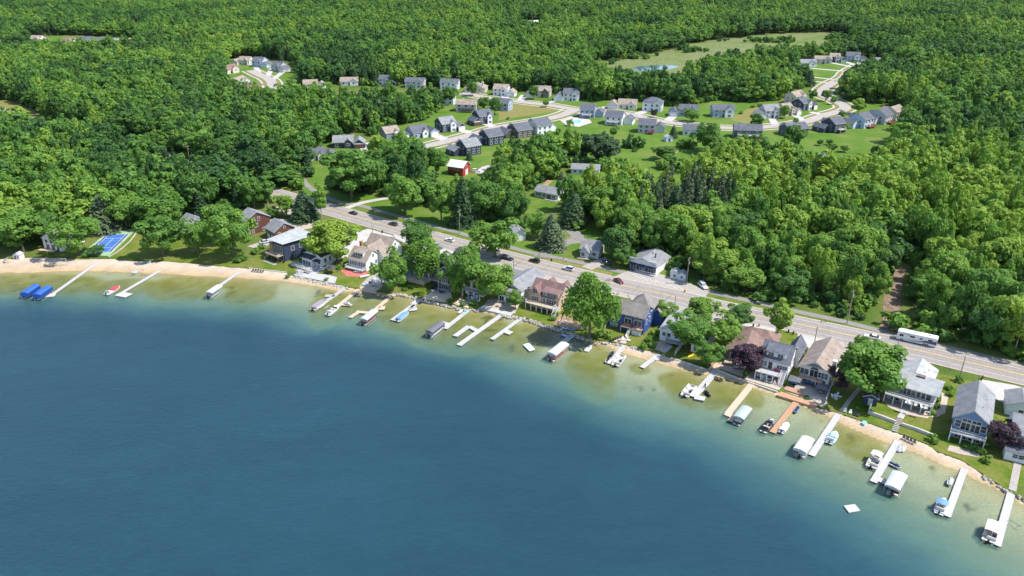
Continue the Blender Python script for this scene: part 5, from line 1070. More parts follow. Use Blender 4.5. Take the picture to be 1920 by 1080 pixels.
sub((905, 233), 16, 11, 5.6, 30, 'navy', 'slate', 'navy house with slate roof and two brown garage doors', -1, gd='G')
sub((862, 285), 16, 11, 5.6, 216, 'navy', 'grey', 'navy back row house with grey roofs above the red barn', 1)
sub((905, 266), 17, 11, 5.6, 214, 'navy', 'slate', 'navy back row house with slate roof partly behind trees', 1)
sub((958, 252), 17, 12, 5.0, 212, 'dbrown', 'slate', 'dark brown back row house with slate roof', 1)
sub((1010, 244), 18, 12, 6.0, 212, 'white', 'slate', 'large white back row house with slate roof near the street bend', -1)
for (px, w, d, h, an, wl, rf, lb, ga, gw) in [
 ((590,166),18,10,3.6,10,'cream','tan','cream house with tan roof peeping over the trees',1,'cream'),
 ((655,160),15,9,3.4,5,'white','tan','white gable peeping over the trees left of the slate roofs',0,'white'),
 ((727,160),15,9,5.2,-5,'white','slate','white slate roofed house rising behind the grove',1,'white'),
 ((777,165),16,9,5.2,-8,'grey','slate','grey slate roofed house with centre gable behind the grove',0,'grey'),
 ((842,168),15,9,5.4,-8,'white','slate','white slate roofed house beside the dark trees of the upper street',0,'white'),
 ((890,174),17,12,3.8,-10,'beige','tan','beige hip roofed house with pale chimney',0,'beige'),
 ((945,180),18,10,5.4,-14,'white','tan','white house with tan roof and navy side wing',1,'white'),
 ((1008,182),19,10,5.0,-12,'beige','tan','beige house split by a round tree on the upper street',-1,'dbrown'),
 ((1062,189),19,11,5.4,-10,'white','slate','white house with three slate gables ending the upper street',-1,'white'),
 ((878,205),15,9,5.4,172,'beige','tan','beige two storey house with dark deck and tan roof',0,'beige'),
 ((838,192),14,9,5.4,172,'white','slate','white house with blue door behind the dark tree',0,'white'),
 ((945,203),14,9,5.6,158,'bgrey','slate','grey sided house with slate roof on the open lawn',0,'bgrey'),
 ((1112,216),16,10,6.2,166,'bgrey','slate','blue grey house with swimming pool behind it',-1,'bgrey'),
 ((1165,229),18,11,5.4,160,'white','slate','white house with slate roof and big lawn beside the pool house',-1,'white'),
 ((1166,204),21,10,3.4,-12,'cream','tan','cream ranch house with tan roof across from the pool house',-1,'cream'),
 ((1222,209),14,11,6.0,-16,'white','slate','white cube shaped house with slate hip roof',0,'white'),
 ((1280,218),20,10,4.6,-12,'bgrey','slate','slate gabled blue grey house with wide garage',-1,'bgrey'),
 ((1222,244),17,10,5.6,168,'grey','slate','grey backed house with red deck on the big lawn',-1,'grey'),
 ((1297,248),12,9,3.6,170,'white','slate','small white slate roofed house beside the large dark tree',0,'white'),
 ((1356,220),15,9,5.4,0,'bgrey','slate','blue grey house with white gable behind the large dark tree',0,'white'),
 ((1398,254),17,9,5.6,172,'dgrey','slate','dark grey house with white back deck above the trees',0,'dgrey'),
 ((1440,222),17,11,5.4,8,'grey','grey','grey house with twin porch columns on the lower street',-1,'grey'),
 ((1485,216),13,11,4.6,28,'beige','tan','beige house with steep tan gables at the street curve',1,'beige'),
 ((1500,194),13,10,5.8,40,'beige','tan','tall beige house highest on the street curve',0,'beige'),
 ((1516,206),15,10,5.6,38,'navy','slate','navy house with white gables at the street curve',1,'white'),
 ((1478,248),15,10,4.4,200,'dgrey','slate','dark grey house half hidden behind the tall leaning tree',0,'dgrey'),
 ((1543,243),15,11,6.0,208,'navy','slate','navy house with white posted porch overlooking the lawn',1,'dgrey'),
 ((1595,235),17,11,6.0,216,'pblue','slate','pale blue house with white back beside the lawn',1,'white'),
 ((1632,228),16,11,6.2,220,'grey','slate','grey house with steep slate roof at the wood edge',1,'white'),
 ((1660,220),13,10,6.0,222,'beige','tan','beige house nearest the wood at the street end',0,'beige'),
 ((1514,125),18,9,3.6,5,'white','grey','white house with long garage at the upper turning circle',0,'white'),
 ((1543,120),16,9,4.6,-5,'beige','tan','beige house between white and navy houses at the turning circle',0,'beige'),
 ((1570,117),15,9,5.6,-10,'navy','tan','navy and white house at the turning circle',1,'white'),
 ((1606,116),20,11,5.6,-14,'bgrey','slate','blue grey slate roofed house at the head of the turning circle',1,'white'),
 ((1650,124),20,11,4.0,-20,'grey','grey','grey roofed house hidden in trees by the turning circle',0,'grey'),
 ((452,122),18,10,4.6,-10,'cream','tan','cream house at the top of the small turning street',-1,'cream'),
 ((488,126),18,11,5.4,-18,'pblue','slate','pale blue slate roofed house on the small turning street',1,'pblue'),
 ((522,134),18,11,5.0,-30,'grey','slate','grey slate roofed house below the pale blue one',1,'bgrey'),
 ((434,138),18,10,4.2,60,'beige','brown','beige brown roofed house left of the small turning street',0,'beige'),
 ((457,163),18,11,4.6,75,'grey','tan','grey house with tan roof on the near side of the turning street',0,'grey'),
 ((483,172),16,10,4.4,170,'beige','brown','beige house with brown gables nearest on the turning street',0,'beige'),
 ((72,82),22,11,5.4,-12,'cream','tan','cream house leftmost in the far row among the woods',1,'cream'),
 ((122,86),22,11,5.4,-10,'cream','brown','brown roofed house second in the far row among the woods',-1,'cream'),
 ((158,84),20,11,5.4,-10,'white','slate','white house third in the far row among the woods',0,'white'),
 ((197,86),20,11,5.4,-5,'pblue','slate','pale blue house fourth in the far row among the woods',0,'pblue'),
 ((236,87),20,11,5.0,0,'white','tan','white house last in the far row among the woods',0,'white'),
 ((995,50),26,12,4.0,20,'white','metal','white roofed farm building far off in the woods',0,'white'),
 ((1330,19),28,12,6.0,10,'white','metal','white farmhouse near the top of the woods',0,'white'),
 ((1202,67),18,10,5.0,10,'grey','grey','grey house alone by the far field',0,'grey')]:
    r, b = sub(px, w, d, h, an, wl, rf, lb, ga, gw, hip=('hip roof' in lb))
    if 'red deck' in lb: bdeck(r, b, b[0]+.5, b[0]+5, 1.6, plain('red_deck', (.22, .05, .04), .7), plain('red_deck', (.22, .05, .04), .7))
    if 'back deck' in lb or 'posted porch' in lb or 'pool' in lb: bdeck(r, b, b[0]+2, b[1]-2, 2.6, M_deckw, M_white)
    if 'dark deck' in lb: bdeck(r, b, b[0]+2, b[1]-3, 2.2, M_door, M_door)
    if 'white back' in lb or 'steep slate' in lb or 'nearest the wood' in lb: bdeck(r, b, b[0]+1, b[1]-3, 1.2, plain('red_deck', (.22, .05, .04), .7), plain('red_deck', (.22, .05, .04), .7))
    if 'pale chimney' in lb: chimney(r, 6.5, 2, 0, 8.5, 1.2, WALL['cream'])
r = root_at('garden_shed', 'small grey garden shed on the lawn below the red deck house', (1249, 266), 15, 'shed'); b = (0, 4.5, 0, 4, 0, 2.6, 'y', 1.2); block(r, b, 'pblue', 'lgrey', .25); opening(r, b, 'F', 2.2, 0, 1.2, 2, 'd')
# ------------------------------------------------------------------ shore works, docks, boats
M_stone = plain('stone', (.34, .31, .28), .95, .35, 1.5); M_wall = plain('seawall_concrete', (.46, .43, .39), .9, .2, .6)
M_alu = plain('aluminium', (.55, .56, .57), .35, .1, 2, .8); M_black = plain('black_plastic', (.018, .018, .02), .5, .2, 3); M_hull = plain('white_gelcoat', (.54, .54, .535), .25, .05, 1)
def wallrun(name, label, px, h, th=.4, mat=None, cat='seawall', z0=-1.6):
    L = catmull(GP(px), 3); o = L[len(L)//2].copy(); b = MB()
    a = ribbon_pts(L, th/2); c = ribbon_pts(L, -th/2); n = len(L)
    b.loft([[(a[i].x-o.x, a[i].y-o.y, z0), (a[i].x-o.x, a[i].y-o.y, h), (c[i].x-o.x, c[i].y-o.y, h), (c[i].x-o.x, c[i].y-o.y, z0)] for i in range(n)])
    ob = b.build(name, mat or M_wall); ob.location = o; return tag(ob, label, cat)
def riprap(px, label, wid=1.4, dens=3.2, size=.42):
    L = catmull(GP(px), 1.5); r = random.Random(len(px) * 7 + int(px[0][0])); b = MB()
    for p, q in zip(L[:-1], L[1:]):
        d = (q - p); n = Vector((-d.y, d.x, 0)).normalized()
        for k in range(int(d.length * wid * dens)):
            c = p + d * r.random() - n * (r.random() - .25) * wid; s = size * r.uniform(.5, 1.5); z = -.35 + .3 * r.random()
            ring = lambda zz, f: [(c.x + s * f * math.cos(t) * r.uniform(.7, 1.2), c.y + s * f * math.sin(t) * r.uniform(.7, 1.2), zz) for t in (0, 1.26, 2.5, 3.8, 5.0)]
            b.loft([ring(z - .3, .8), ring(z + s * .2, 1.0), ring(z + s * .75, .5)])
    return tag(b.build('shore_rocks', M_stone), label, None, None, 'stuff')
riprap([(552,519),(600,529),(632,535),(655,540)], 'pale shore rocks below the grey terrace'); riprap([(735,550),(762,553),(792,562),(830,570),(870,579),(900,581)], 'shore rocks below the navy house')
riprap([(940,590),(985,597),(1010,605),(1033,613)], 'band of grey rocks below the tan house', 1.8); riprap([(1033,613),(1065,622),(1097,634),(1113,639)], 'shore rocks beside the huge willow'); riprap([(1125,640),(1160,646),(1195,653)], 'flat rocks along the blue house shore', 1.0)
riprap([(1845,893),(1868,906),(1890,919),(1930,940)], 'pale rocks along the lawn edge by the last dock', .9)
wallrun('seawall', 'low stone wall between lawn and beach by modern house', [(467,503),(500,507),(537,511)], .25); wallrun('seawall', 'concrete seawall below the round olive tree', [(1258,671),(1290,681),(1322,692)], .15)
wallrun('seawall', 'concrete seawall below the purple tree', [(1332,688),(1362,700),(1392,712)], .15); wallrun('seawall', 'concrete seawall below the white dormer house', [(1393,713),(1425,724),(1458,735)], .2); wallrun('seawall', 'timber edge at the pier landing below the white roofed boats', [(674,542),(690,545),(706,548)], .1, .5, M_deckt)
wallrun('retaining_wall', 'grey retaining wall left of the lawn steps by long deck house', [(1627,775),(1650,783),(1679,794)], .9, .5, None, 'wall', -.1); wallrun('retaining_wall', 'grey retaining wall right of the lawn steps by long deck house', [(1690,798),(1720,808),(1750,820)], .9, .5, None, 'wall', -.1)
wallrun('privacy_fence', 'white privacy fence beside the long deck house lawn', [(1644,738),(1636,756),(1628,774)], 1.9, .12, M_white, 'fence', -.1); wallrun('privacy_fence', 'white fence panel beside the low white house', [(1278,650),(1265,667)], 1.8, .1, M_white, 'fence', -.1); wallrun('privacy_fence', 'white fence between tan roofed house patio and maple lawn', [(1562,715),(1554,738),(1547,757)], 1.6, .1, M_white, 'fence', -.1)
wallrun('privacy_fence', 'white fence beside the cottage with front dormer', [(640,478),(625,492),(612,505)], 1.2, .1, M_white, 'fence', -.1); wallrun('privacy_fence', 'grey timber fence beside the royal blue house', [(1141,600),(1135,615),(1130,628)], 1.4, .1, M_deckg, 'fence', -.1)
PANEL = {}
def dock(label, p0, p1, w=1.25, mat=None, arms=(), sec=3.0, z=.38, group=None, p0z=WL):
    """Sectional pier: panels on posts; arms are extra runs given as picks with a width."""
    mat = mat or M_deckw; A, Bp = G(*p0, WL), G(*p1, WL); root = empty('dock', A, 0, label, 'dock'); 
    for (a, b, ww) in [(A, Bp, w)] + [(G(*q0, WL), G(*q1, WL), q2) for q0, q1, q2 in arms]:
        d = b - a; n = max(1, round(d.length / sec)); L = d.length / n; u = d.normalized(); ang = math.atan2(u.y, u.x); s = Vector((-u.y, u.x, 0))
        key = (round(L, 1), round(ww, 2), mat.name)
        if key not in PANEL:
            b_ = MB(); k = max(2, int(L / .5)); g = .03
            for i in range(k): b_.box(L * i / k + (g if i else .02), L * (i + 1) / k - (0 if i < k - 1 else .02), -ww/2, ww/2, -.05, 0)
            b_.box(.02, L - .02, -ww/2 - .03, -ww/2, -.22, -.005); b_.box(.02, L - .02, ww/2, ww/2 + .03, -.22, -.005)
            PANEL[key] = b_.mesh('panel', mat)
        lift = z + .012 * (len(root.children) % 5)
        for i in range(n):
            o = link('panel', PANEL[key], root, a + u * L * i - A + Vector((0, 0, lift)), (0, 0, ang))
            for sd in (-1, 1):
                if 'post' not in PANEL: PANEL['post'] = MB().bar((0, 0, -1.7), (0, 0, .55), .045, 0, None, 6).mesh('post', M_alu)
                link('post', PANEL['post'], root, a + u * (L * (i + 1) - .1) + s * sd * (ww/2 + .08) - A + Vector((0, 0, .1)))
    root['dock_ang'] = math.atan2((Bp - A).y, (Bp - A).x); return root
DK = [
 ('long white dock with end platform beside two blue canopies', (190,489), (95,556), 1.3, M_deckw, [((74,557),(105,554),3.0)]),
 ('white dock with broad end platform beside the red covered boat', (300,509), (226,552), 1.3, M_deckw, [((222,552),(243,556),3.4)]),
 ('short white dock leading to the grey canopy boat', (448,512), (408,540), 1.3, M_deckw, []),
 ('dark grey dock with a side step by the mauve covered boat', (648,541), (607,570), 1.6, M_deckg, [((628,556),(610,556),1.8)]),
 ('tan dock with white boat at its end', (676,541), (632,577), 1.5, M_deckt, [((640,572),(660,574),1.6)]),
 ('tan dock with three platforms and a white canopy', (741,551), (700,585), 1.5, M_deckt, [((710,579),(722,579),2.6),((690,588),(668,586),1.6),((672,587),(656,597),1.4)]),
 ('white dock with blue covered boat', (791,561), (735,602), 1.4, M_deckw, [((766,582),(782,580),2.4)]),
 ('white dock leading to the charcoal canopy', (886,577), (834,618), 1.5, M_deckw, [((842,611),(826,607),2.4)]),
 ('white u shaped dock with no boat', (943,590), (860,649), 1.7, M_deckw, [((895,622),(880,614),1.6),((879,613),(853,632),1.7)]),
 ('white dock with small side platform and no boat', (979,597), (922,638), 1.4, M_deckw, [((946,622),(959,627),2.2)]),
 ('grey dock under the shade of the huge willow', (1078,626), (1048,650), 1.9, M_deckg, []),
 ('white dock between pontoon boat and dark watercraft below the blue house', (1171,648), (1143,684), 1.5, M_deckw, []),
 ('white dock with side platform below the low white house', (1243,661), (1203,691), 1.5, M_deckw, [((1228,671),(1236,676),2.6)]),
 ('wide white dock with end platform and black watercraft', (1343,697), (1300,746), 2.0, M_deckw, [((1302,746),(1322,750),2.2)]),
 ('weathered plank dock beside the green grey canopy', (1411,720), (1364,778), 1.8, M_deckt, [((1360,776),(1376,783),2.0),((1376,783),(1368,792),1.3)]),
 ('orange cedar dock between the black boat and the covered dinghy', (1495,753), (1448,813), 1.6, M_decko, []),
 ('long white dock between white canopy and teal boat', (1576,772), (1521,856), 1.6, M_deckw, []),
 ('white dock with tee end beside the silver canopy', (1683,829), (1637,906), 1.6, M_deckw, [((1645,900),(1668,908),1.8)]),
 ('white dock with blue topped boat tied at its end', (1808,881), (1775,970), 1.5, M_deckw, []),
 ('longest white dock in the corner by tan topped pontoon', (1897,921), (1868,1025), 1.6, M_deckw, [])]
DOCKS = [dock(*d) for d in DK]
def boardwalk(name, label, px, z, mat, thick=.35, cat='deck'):
    P = GP(px); o = sum(P, Vector()) / len(P); b = MB(); n = 9; A, B_, C_, D_ = [p - o for p in P]
    root = empty(name, o, 0, label, cat)
    for k in range(n):
        f0, f1 = k / n + .004, (k + 1) / n - .004
        MB().prism([A.lerp(B_, f0), A.lerp(B_, f1), D_.lerp(C_, f1), D_.lerp(C_, f0)], z - .06, z).build('board_section', mat, root)
    MB().prism([A*.98, B_*.98, C_*.98, D_*.98], z - thick, z - .065).build('frame', mat, root)
    return root
boardwalk('boardwalk', 'orange cedar boardwalk along the shore below the tan roofed house', [(1456,742),(1530,765),(1534,758),(1463,735)], .25, M_decko, 1.2)
boardwalk('boardwalk', 'orange cedar upper step below the patio of tan roofed house', [(1470,733),(1506,744),(1510,737),(1475,727)], .55, M_decko, .5)
boardwalk('boardwalk', 'white shore deck below the white porch house', [(897,579),(957,593),(963,588),(905,574)], .2, M_deckw, .9)
boardwalk('boardwalk', 'pale landing deck under the beached white boats', [(674,541),(705,547),(712,541),(682,535)], .18, M_deckt, .8)
boardwalk('boardwalk', 'grey plank landing below the purple tree seawall', [(1334,690),(1348,695),(1356,686),(1342,681)], .2, M_deckt, .3)

def at_boat(name, label, px, ang, z=0.0, cat='boat', zoff=0.0):
    p = G(px[0], px[1], WL + z); return empty(name, (p.x, p.y, WL + zoff), ang, label, cat)
def hull_mesh(L, W, H, fl=.25, n=9, flat=.0):
    rings = []
    for i in range(n):
        t = i / (n - 1); x = -L/2 + L * t; f = 1 if t < .5 else math.cos((t - .5) / .5 * 1.45) ** .75 if t < 1 else .04
        f = max(f, .05); w = W/2 * f * (.92 + .08 * min(1, t * 4)); sh = H * (.85 + .25 * t * t); kz = -fl * (1 - max(0, t - .55) * 1.6)
        rings.append([(x, -w, sh), (x, -w*.86, kz + .28), (x, 0, kz), (x, w*.86, kz + .28), (x, w, sh)])
    return rings
def motor(root, x, mat=None, s=1.0):
    b = MB(); b.loft([[(x-.05*s, -.2*s, .5), (x-.05*s, .2*s, .5), (x-.55*s, .18*s, .5), (x-.55*s, -.18*s, .5)], [(x-.02*s, -.2*s, .85), (x-.02*s, .2*s, .85), (x-.6*s, .2*s, .9), (x-.6*s, -.2*s, .9)], [(x-.1*s, -.14*s, 1.12), (x-.1*s, .14*s, 1.12), (x-.5*s, .14*s, 1.15), (x-.5*s, -.14*s, 1.15)]])
    b.box(x-.4*s, x-.2*s, -.07, .07, -.5, .5); b.build('outboard_motor', mat or M_black, root)
def seat(root, x0, x1, y0, y1, z, mat, back=None):
    b = MB().box(x0, x1, y0, y1, z, z+.35)
    if back == 'x0': b.box(x0-.02, x0+.16, y0-.01, y1+.01, z, z+.72)
    if back == 'y0': b.box(x0+.01, x1-.01, y0-.02, y0+.16, z, z+.70)
    if back == 'y1': b.box(x0+.01, x1-.01, y1-.16, y1+.02, z, z+.70)
    b.build('seat', mat, root)
def curved_top(root, x0, x1, W, z, rise, mat, name='canopy', drop=.0, th=.05, nx=1):
    n = 8; b = MB(); r0 = []
    for k in range(n + 1):
        t = -1 + 2 * k / n; r0.append((t * W / 2, z + rise * (1 - t * t)))
    if drop: r0 = [(r0[0][0], z - drop)] + r0 + [(r0[-1][0], z - drop)]
    m_ = len(r0); vs = [(x0, y, q) for y, q in r0] + [(x1, y, q) for y, q in r0]
    fs = [(k, k+1, m_+k+1, m_+k) for k in range(m_-1)]; vs += [(x0, y, q-th) for y, q in r0] + [(x1, y, q-th) for y, q in r0]
    fs += [(2*m_+k, 3*m_+k, 3*m_+k+1, 2*m_+k+1) for k in range(m_-1)]
    b.add(vs, fs)
    if drop:
        for x in (x0, x1): b.add([(x, y, q) for y, q in r0], [tuple(range(m_))])
    return b.build(name, mat, root, smooth=False)
def bimini(root, x0, x1, W, z, mat):
    curved_top(root, x0, x1, W, z, .22, mat, 'bimini_top')
    b = MB()
    for s in (-1, 1):
        for x in (x0+.1, x1-.1): b.bar((x, s*W/2, z), ((x0+x1)/2, s*W/2, .75), .03)
    b.build('bimini_frame', M_alu, root)
def pontoon(label, px, ang, L=7.0, W=2.5, wall=None, seats=None, top=None, cover=None, mot=None, topx=(-1.2, 1.6), z=0):
    r = at_boat('pontoon_boat', label, px, ang, z); wall = wall or M_hull; seats = seats or plain('cream_vinyl', (.62, .58, .52), .6, .08)
    for s in (-1, 1):
        b = MB(); b.bar((-L/2, s*W*.32, .05), (L/2-.7, s*W*.32, .05), .32, 0, None, 10); b.bar((L/2-.7, s*W*.32, .05), (L/2-.05, s*W*.32, .22), .32, 0, .06, 10); b.build('pontoon_tube', M_alu, r)
    MB().box(-L/2+.1, L/2-.2, -W/2, W/2, .42, .52).build('deck', plain('boat_carpet', (.42, .38, .33), .9, .15), r)
    if cover:
        b = MB(); b.loft([[(x, -w, .75), (x, -w*.8, zz), (x, w*.8, zz), (x, w, .75)] for x, w, zz in ((-L/2+.7, W/2, 1.1), (-L/2+1.2, W/2, 1.45), (0, W/2, 1.55), (L/2-1.0, W/2, 1.4), (L/2-.4, W*.42, 1.05))]); b.build('cover', cover, r)
    for y in (-W/2, W/2-.06): MB().box(-L/2+.9, L/2-.3, y, y+.06, .52, 1.12).build('side_panel', wall, r)
    MB().box(L/2-.34, L/2-.28, -W/2+.06, W/2-.06, .52, 1.12).build('bow_panel', wall, r); MB().box(-L/2+.88, -L/2+.94, -W/2+.06, W/2-.75, .52, 1.12).build('stern_panel', wall, r)
    if not cover:
        seat(r, L/2-2.2, L/2-.45, -W/2+.08, -W/2+.65, .52, seats, 'y0'); seat(r, L/2-2.2, L/2-.45, W/2-.65, W/2-.08, .52, seats, 'y1'); seat(r, -L/2+1.0, -L/2+1.6, -W/2+.1, W/2-.9, .52, seats, 'x0'); seat(r, -L/2+1.7, -L/2+3.0, W/2-.65, W/2-.08, .52, seats, 'y1')
        MB().box(.1, .6, -W/2+.25, -W/2+.95, .52, 1.35).build('console', M_hull, r); seat(r, -.8, -.25, -W/2+.3, -W/2+.9, .52, plain('dark_vinyl', (.05, .05, .06), .6), 'x0')
    if top: bimini(r, topx[0], topx[1], W*.98, 2.25, top)
    motor(r, -L/2+.25, mot); return r
def runabout(label, px, ang, L=6.0, W=2.3, hull=None, cover=None, top=None, z=0, lift=0.0, seats=None, cover_part=False, dark=None):
    r = at_boat('motor_boat', label, px, ang, z, zoff=lift); hull = hull or M_hull; b = MB(); rg = hull_mesh(L, W, .75)
    b.loft(rg); b.build('hull', hull, r, smooth=False)
    if dark: MB().loft([[(q[0], q[1]*1.012, q[2]) for q in ((p[0][0], p[0][1], p[0][2]*.55+.1), (p[0][0], p[0][1], p[0][2]*.55+.34), (p[4][0], p[4][1], p[4][2]*.55+.34), (p[4][0], p[4][1], p[4][2]*.55+.1))] for p in rg[:8]]).build('hull_stripe', dark, r)
    sm = seats or plain('cream_vinyl', (.62, .58, .52), .6, .08)
    if cover:
        x0 = -L*.12 if cover_part else -L/2+.25
        MB().loft([[(x, -w, .82), (x, -w*.55, zz), (x, w*.55, zz), (x, w, .82)] for x, w, zz in ((x0, W*.5, 1.05), (0, W*.5, 1.42), (L*.18, W*.46, 1.3), (L*.40, W*.22, 1.05))]).build('cover', cover, r)
    if not cover or cover_part:
        x1 = -L*.12 if cover_part else L*.30
        MB().box(-L*.42, x1, -W*.36, W*.36, .66, .80).build('cockpit_floor', plain('boat_carpet', (.42, .38, .33), .9, .15), r)
        seat(r, -L*.42, -L*.32, -W*.36, W*.36, .78, sm, 'x0')
        if not cover:
            seat(r, -L*.12, -L*.02, -W*.34, -W*.08, .78, sm, 'x0'); seat(r, -L*.12, -L*.02, W*.08, W*.34, .78, sm, 'x0'); seat(r, L*.16, L*.30, -W*.3, W*.3, .78, sm)
            ws = MB()
            ws.add([(L*.10, -W*.44, .80), (L*.17, -W*.2, .84), (L*.17, W*.2, .84), (L*.10, W*.44, .80), (L*.02, -W*.42, 1.28), (L*.08, -W*.2, 1.34), (L*.08, W*.2, 1.34), (L*.02, W*.42, 1.28)], [(0,1,5,4),(1,2,6,5),(2,3,7,6)]); ws.build('windshield', M_glass, r)
    if top: bimini(r, -L*.30, L*.06, W*.96, 1.95, top)
    MB().box(-L/2-.5, -L/2+.05, -W*.38, W*.38, .28, .36).build('swim_platform', hull, r); motor(r, -L/2-.1, None, .9); return r
def canopy_lift(label, px, ang, L=7.0, W=3.0, col=None, h=2.7, drop=.35, boat='pontoon', sub=None):
    r = at_boat('boat_lift', label, px, ang, h + .2, 'boat lift'); curved_top(r, -L/2, L/2, W, h, .38, col, 'canopy', drop)
    for x in (-L/2+.5, L/2-.5):
        for s in (-1, 1): MB().bar((x, s*(W/2-.06), -1.6), (x, s*(W/2-.06), h), .055, 0, None, 6).build('post', M_alu, r)
    for s in (-1, 1):
        MB().bar((-L/2+.5, s*(W/2-.06), h-.05), (L/2-.5, s*(W/2-.06), h-.05), .045).build('top_beam', M_alu, r); MB().bar((-L/2+.5, s*(W/2-.06), .1), (L/2-.5, s*(W/2-.06), .1), .05).build('side_beam', M_alu, r)
    for x in (-L/2+.5, L/2-.5): MB().bar((x, -W/2+.06, .1), (x, W/2-.06, .1), .05).build('cross_beam', M_alu, r)
    return r
def jetski(label, px, ang, col, top=None, lift=0.0, L=3.1, z=0):
    r = at_boat('jet_ski', label, px, ang, z, 'jet ski', zoff=lift); b = MB(); b.loft(hull_mesh(L, 1.15, .42, .15, 7)); b.build('hull', col, r)
    MB().loft([[(x, -w, .40), (x, -w*.6, zz), (x, w*.6, zz), (x, w, .40)] for x, w, zz in ((-L*.42, .34, .55), (-L*.3, .30, .82), (-.05, .26, .78), (.1, .4, .85), (L*.2, .38, .95), (L*.4, .16, .6))]).build('seat', top or M_black, r)
    MB().bar((.25, -.4, 1.08), (.25, .4, 1.08), .035).bar((.25, 0, .8), (.25, 0, 1.08), .04).build('handlebar', M_black, r); return r
def DA(k, add=math.pi): return DOCKS[k]['dock_ang'] + add
V = lambda n, c: plain(n, c, .75, .12, 1.2)
c_blue = V('royal_blue_canvas', (.025, .10, .42)); c_lgrey = V('light_grey_canvas', (.46, .47, .49)); c_white = V('white_canvas', (.50, .50, .495)); c_char = V('charcoal_canvas', (.12, .115, .14)); c_gg = V('green_grey_canvas', (.33, .39, .36)); c_silver = V('silver_canvas', (.43, .44, .46))
c_red = V('red_canvas', (.48, .05, .06)); c_navy = V('navy_canvas_top', (.03, .05, .14)); c_teal = V('teal_canvas', (.35, .55, .60)); c_bl2 = V('sky_blue_canvas', (.12, .25, .50)); c_tan = V('tan_canvas', (.66, .58, .48)); c_mauve = V('mauve_canvas', (.24, .22, .25))
M_redh = plain('red_hull', (.30, .06, .05), .3, .08); M_navh = plain('navy_hull', (.02, .03, .08), .3, .08)
canopy_lift('blue canopied boat lift further from the white dock', (56, 541), DA(0), 7.2, 3.0, c_blue, 2.5, 1.3); canopy_lift('blue canopied boat lift next to the white dock', (79, 544), DA(0), 7.2, 3.0, c_blue, 2.5, 1.3)
for px, lb in (((56, 553), 'white boat under the further blue canopy'), ((79, 556), 'white boat under the blue canopy by the dock')): runabout(lb, px, DA(0), 5.8, 2.2)
runabout('white motor boat with red cover over its bow', (213, 546), DA(1), 6.8, 2.6, None, c_red, None, 0, 0, None, True)
canopy_lift('grey canopied boat lift at the end of the short dock', (401, 541), DA(2), 6.6, 2.9, c_lgrey, 2.5, .3); pontoon('pontoon boat under the grey canopy', (400, 553), DA(2), 6.4, 2.4)
pontoon('pontoon boat under mauve cover beside the dark grey dock', (598, 575), DA(3), 7.5, 2.6, None, None, None, c_mauve); 
r = at_boat('boat_lift', 'empty white lift frame beside the mauve covered boat', (609, 577), DA(3), 0, 'boat lift')
for s in (-1, 1): MB().bar((-1.6, s*.9, .5), (1.6, s*.9, .5), .07).build('bunk', M_hull, r); [MB().bar((x, s*1.1, -1.4), (x, s*1.1, 1.0), .05, 0, None, 6).build('post', M_alu, r) for x in (-1.3, 1.3)]
runabout('white boat at the end of the tan dock', (626, 583), DA(4), 7.6, 2.5); jetski('white watercraft on the side platform of the tan dock', (652, 573), DA(4, 1.2), M_hull, M_hull, .55)
canopy_lift('white canopied boat lift at the tan dock', (692, 589), DA(5), 7.6, 2.9, c_silver, 2.5, .3); pontoon('red sided pontoon boat under the white canopy', (690, 602), DA(5), 7.4, 2.5, M_redh)
runabout('white boat with bright blue cover', (756, 595), DA(6), 6.8, 2.4, None, c_bl2); jetski('white watercraft parked on the side platform of a white dock', (774, 579), DA(6, 0), M_hull, M_black, .5); jetski('white watercraft left of the white dock below the navy house', (776, 569), DA(6), M_hull, c_silver, .1)
canopy_lift('charcoal canopied boat lift', (816, 612), DA(7), 7.6, 2.9, c_char, 2.5, .35); pontoon('white pontoon boat under the charcoal canopy', (815, 624), DA(7), 7.2, 2.5)
jetski('white watercraft beside the pale blue paddle board', (864, 586), DA(7), M_hull, c_silver, .2)
canopy_lift('large white canopied boat lift in front of the huge willow', (1047, 652), DA(10), 8.2, 3.2, c_white, 2.6, .5); pontoon('red pontoon boat under the large white canopy', (1044, 668), DA(10), 8.0, 2.6, M_redh)
pontoon('open pontoon boat tied at the blue house dock', (1160, 679), DA(11), 6.6, 2.7, None, plain('pale_vinyl', (.66, .62, .58), .6)); jetski('dark watercraft left of the blue house dock', (1147, 667), DA(11), M_navh, M_black, .3); jetski('white watercraft left of the blue house dock', (1140, 678), DA(11), M_hull, M_black, .3)
pontoon('white deck boat beside the wide white dock', (1291, 736), DA(13), 6.4, 2.6, None, plain('pale_vinyl', (.66, .62, .58), .6)); jetski('black watercraft beside the wide white dock', (1327, 740), DA(13, .9), M_black, M_black, .1); jetski('grey watercraft on the lift of the wide white dock', (1325, 724), DA(13), plain('grey_hull', (.25, .27, .3), .4), M_hull, .2)
canopy_lift('green grey canopied boat lift beside the plank dock', (1393, 772), DA(14), 6.4, 3.0, c_gg, 2.4, .25); runabout('dark white boat under the green grey canopy', (1389, 787), DA(14), 6.0, 2.3, None, None, None, 0, 0, None, False, M_navh)
runabout('black and white speedboat left of the orange dock', (1440, 800), DA(15), 6.4, 2.5, M_hull, None, None, 0, 0, plain('dark_vinyl', (.05, .05, .06), .6), False, M_black); runabout('small white covered dinghy right of the orange dock', (1471, 804), DA(15), 4.8, 1.9, None, V('off_white_cover', (.70, .69, .66))); jetski('blue grey watercraft on a lift by the orange dock', (1494, 771), DA(15), plain('steel_blue_hull', (.15, .22, .34), .4), M_navh, .35)
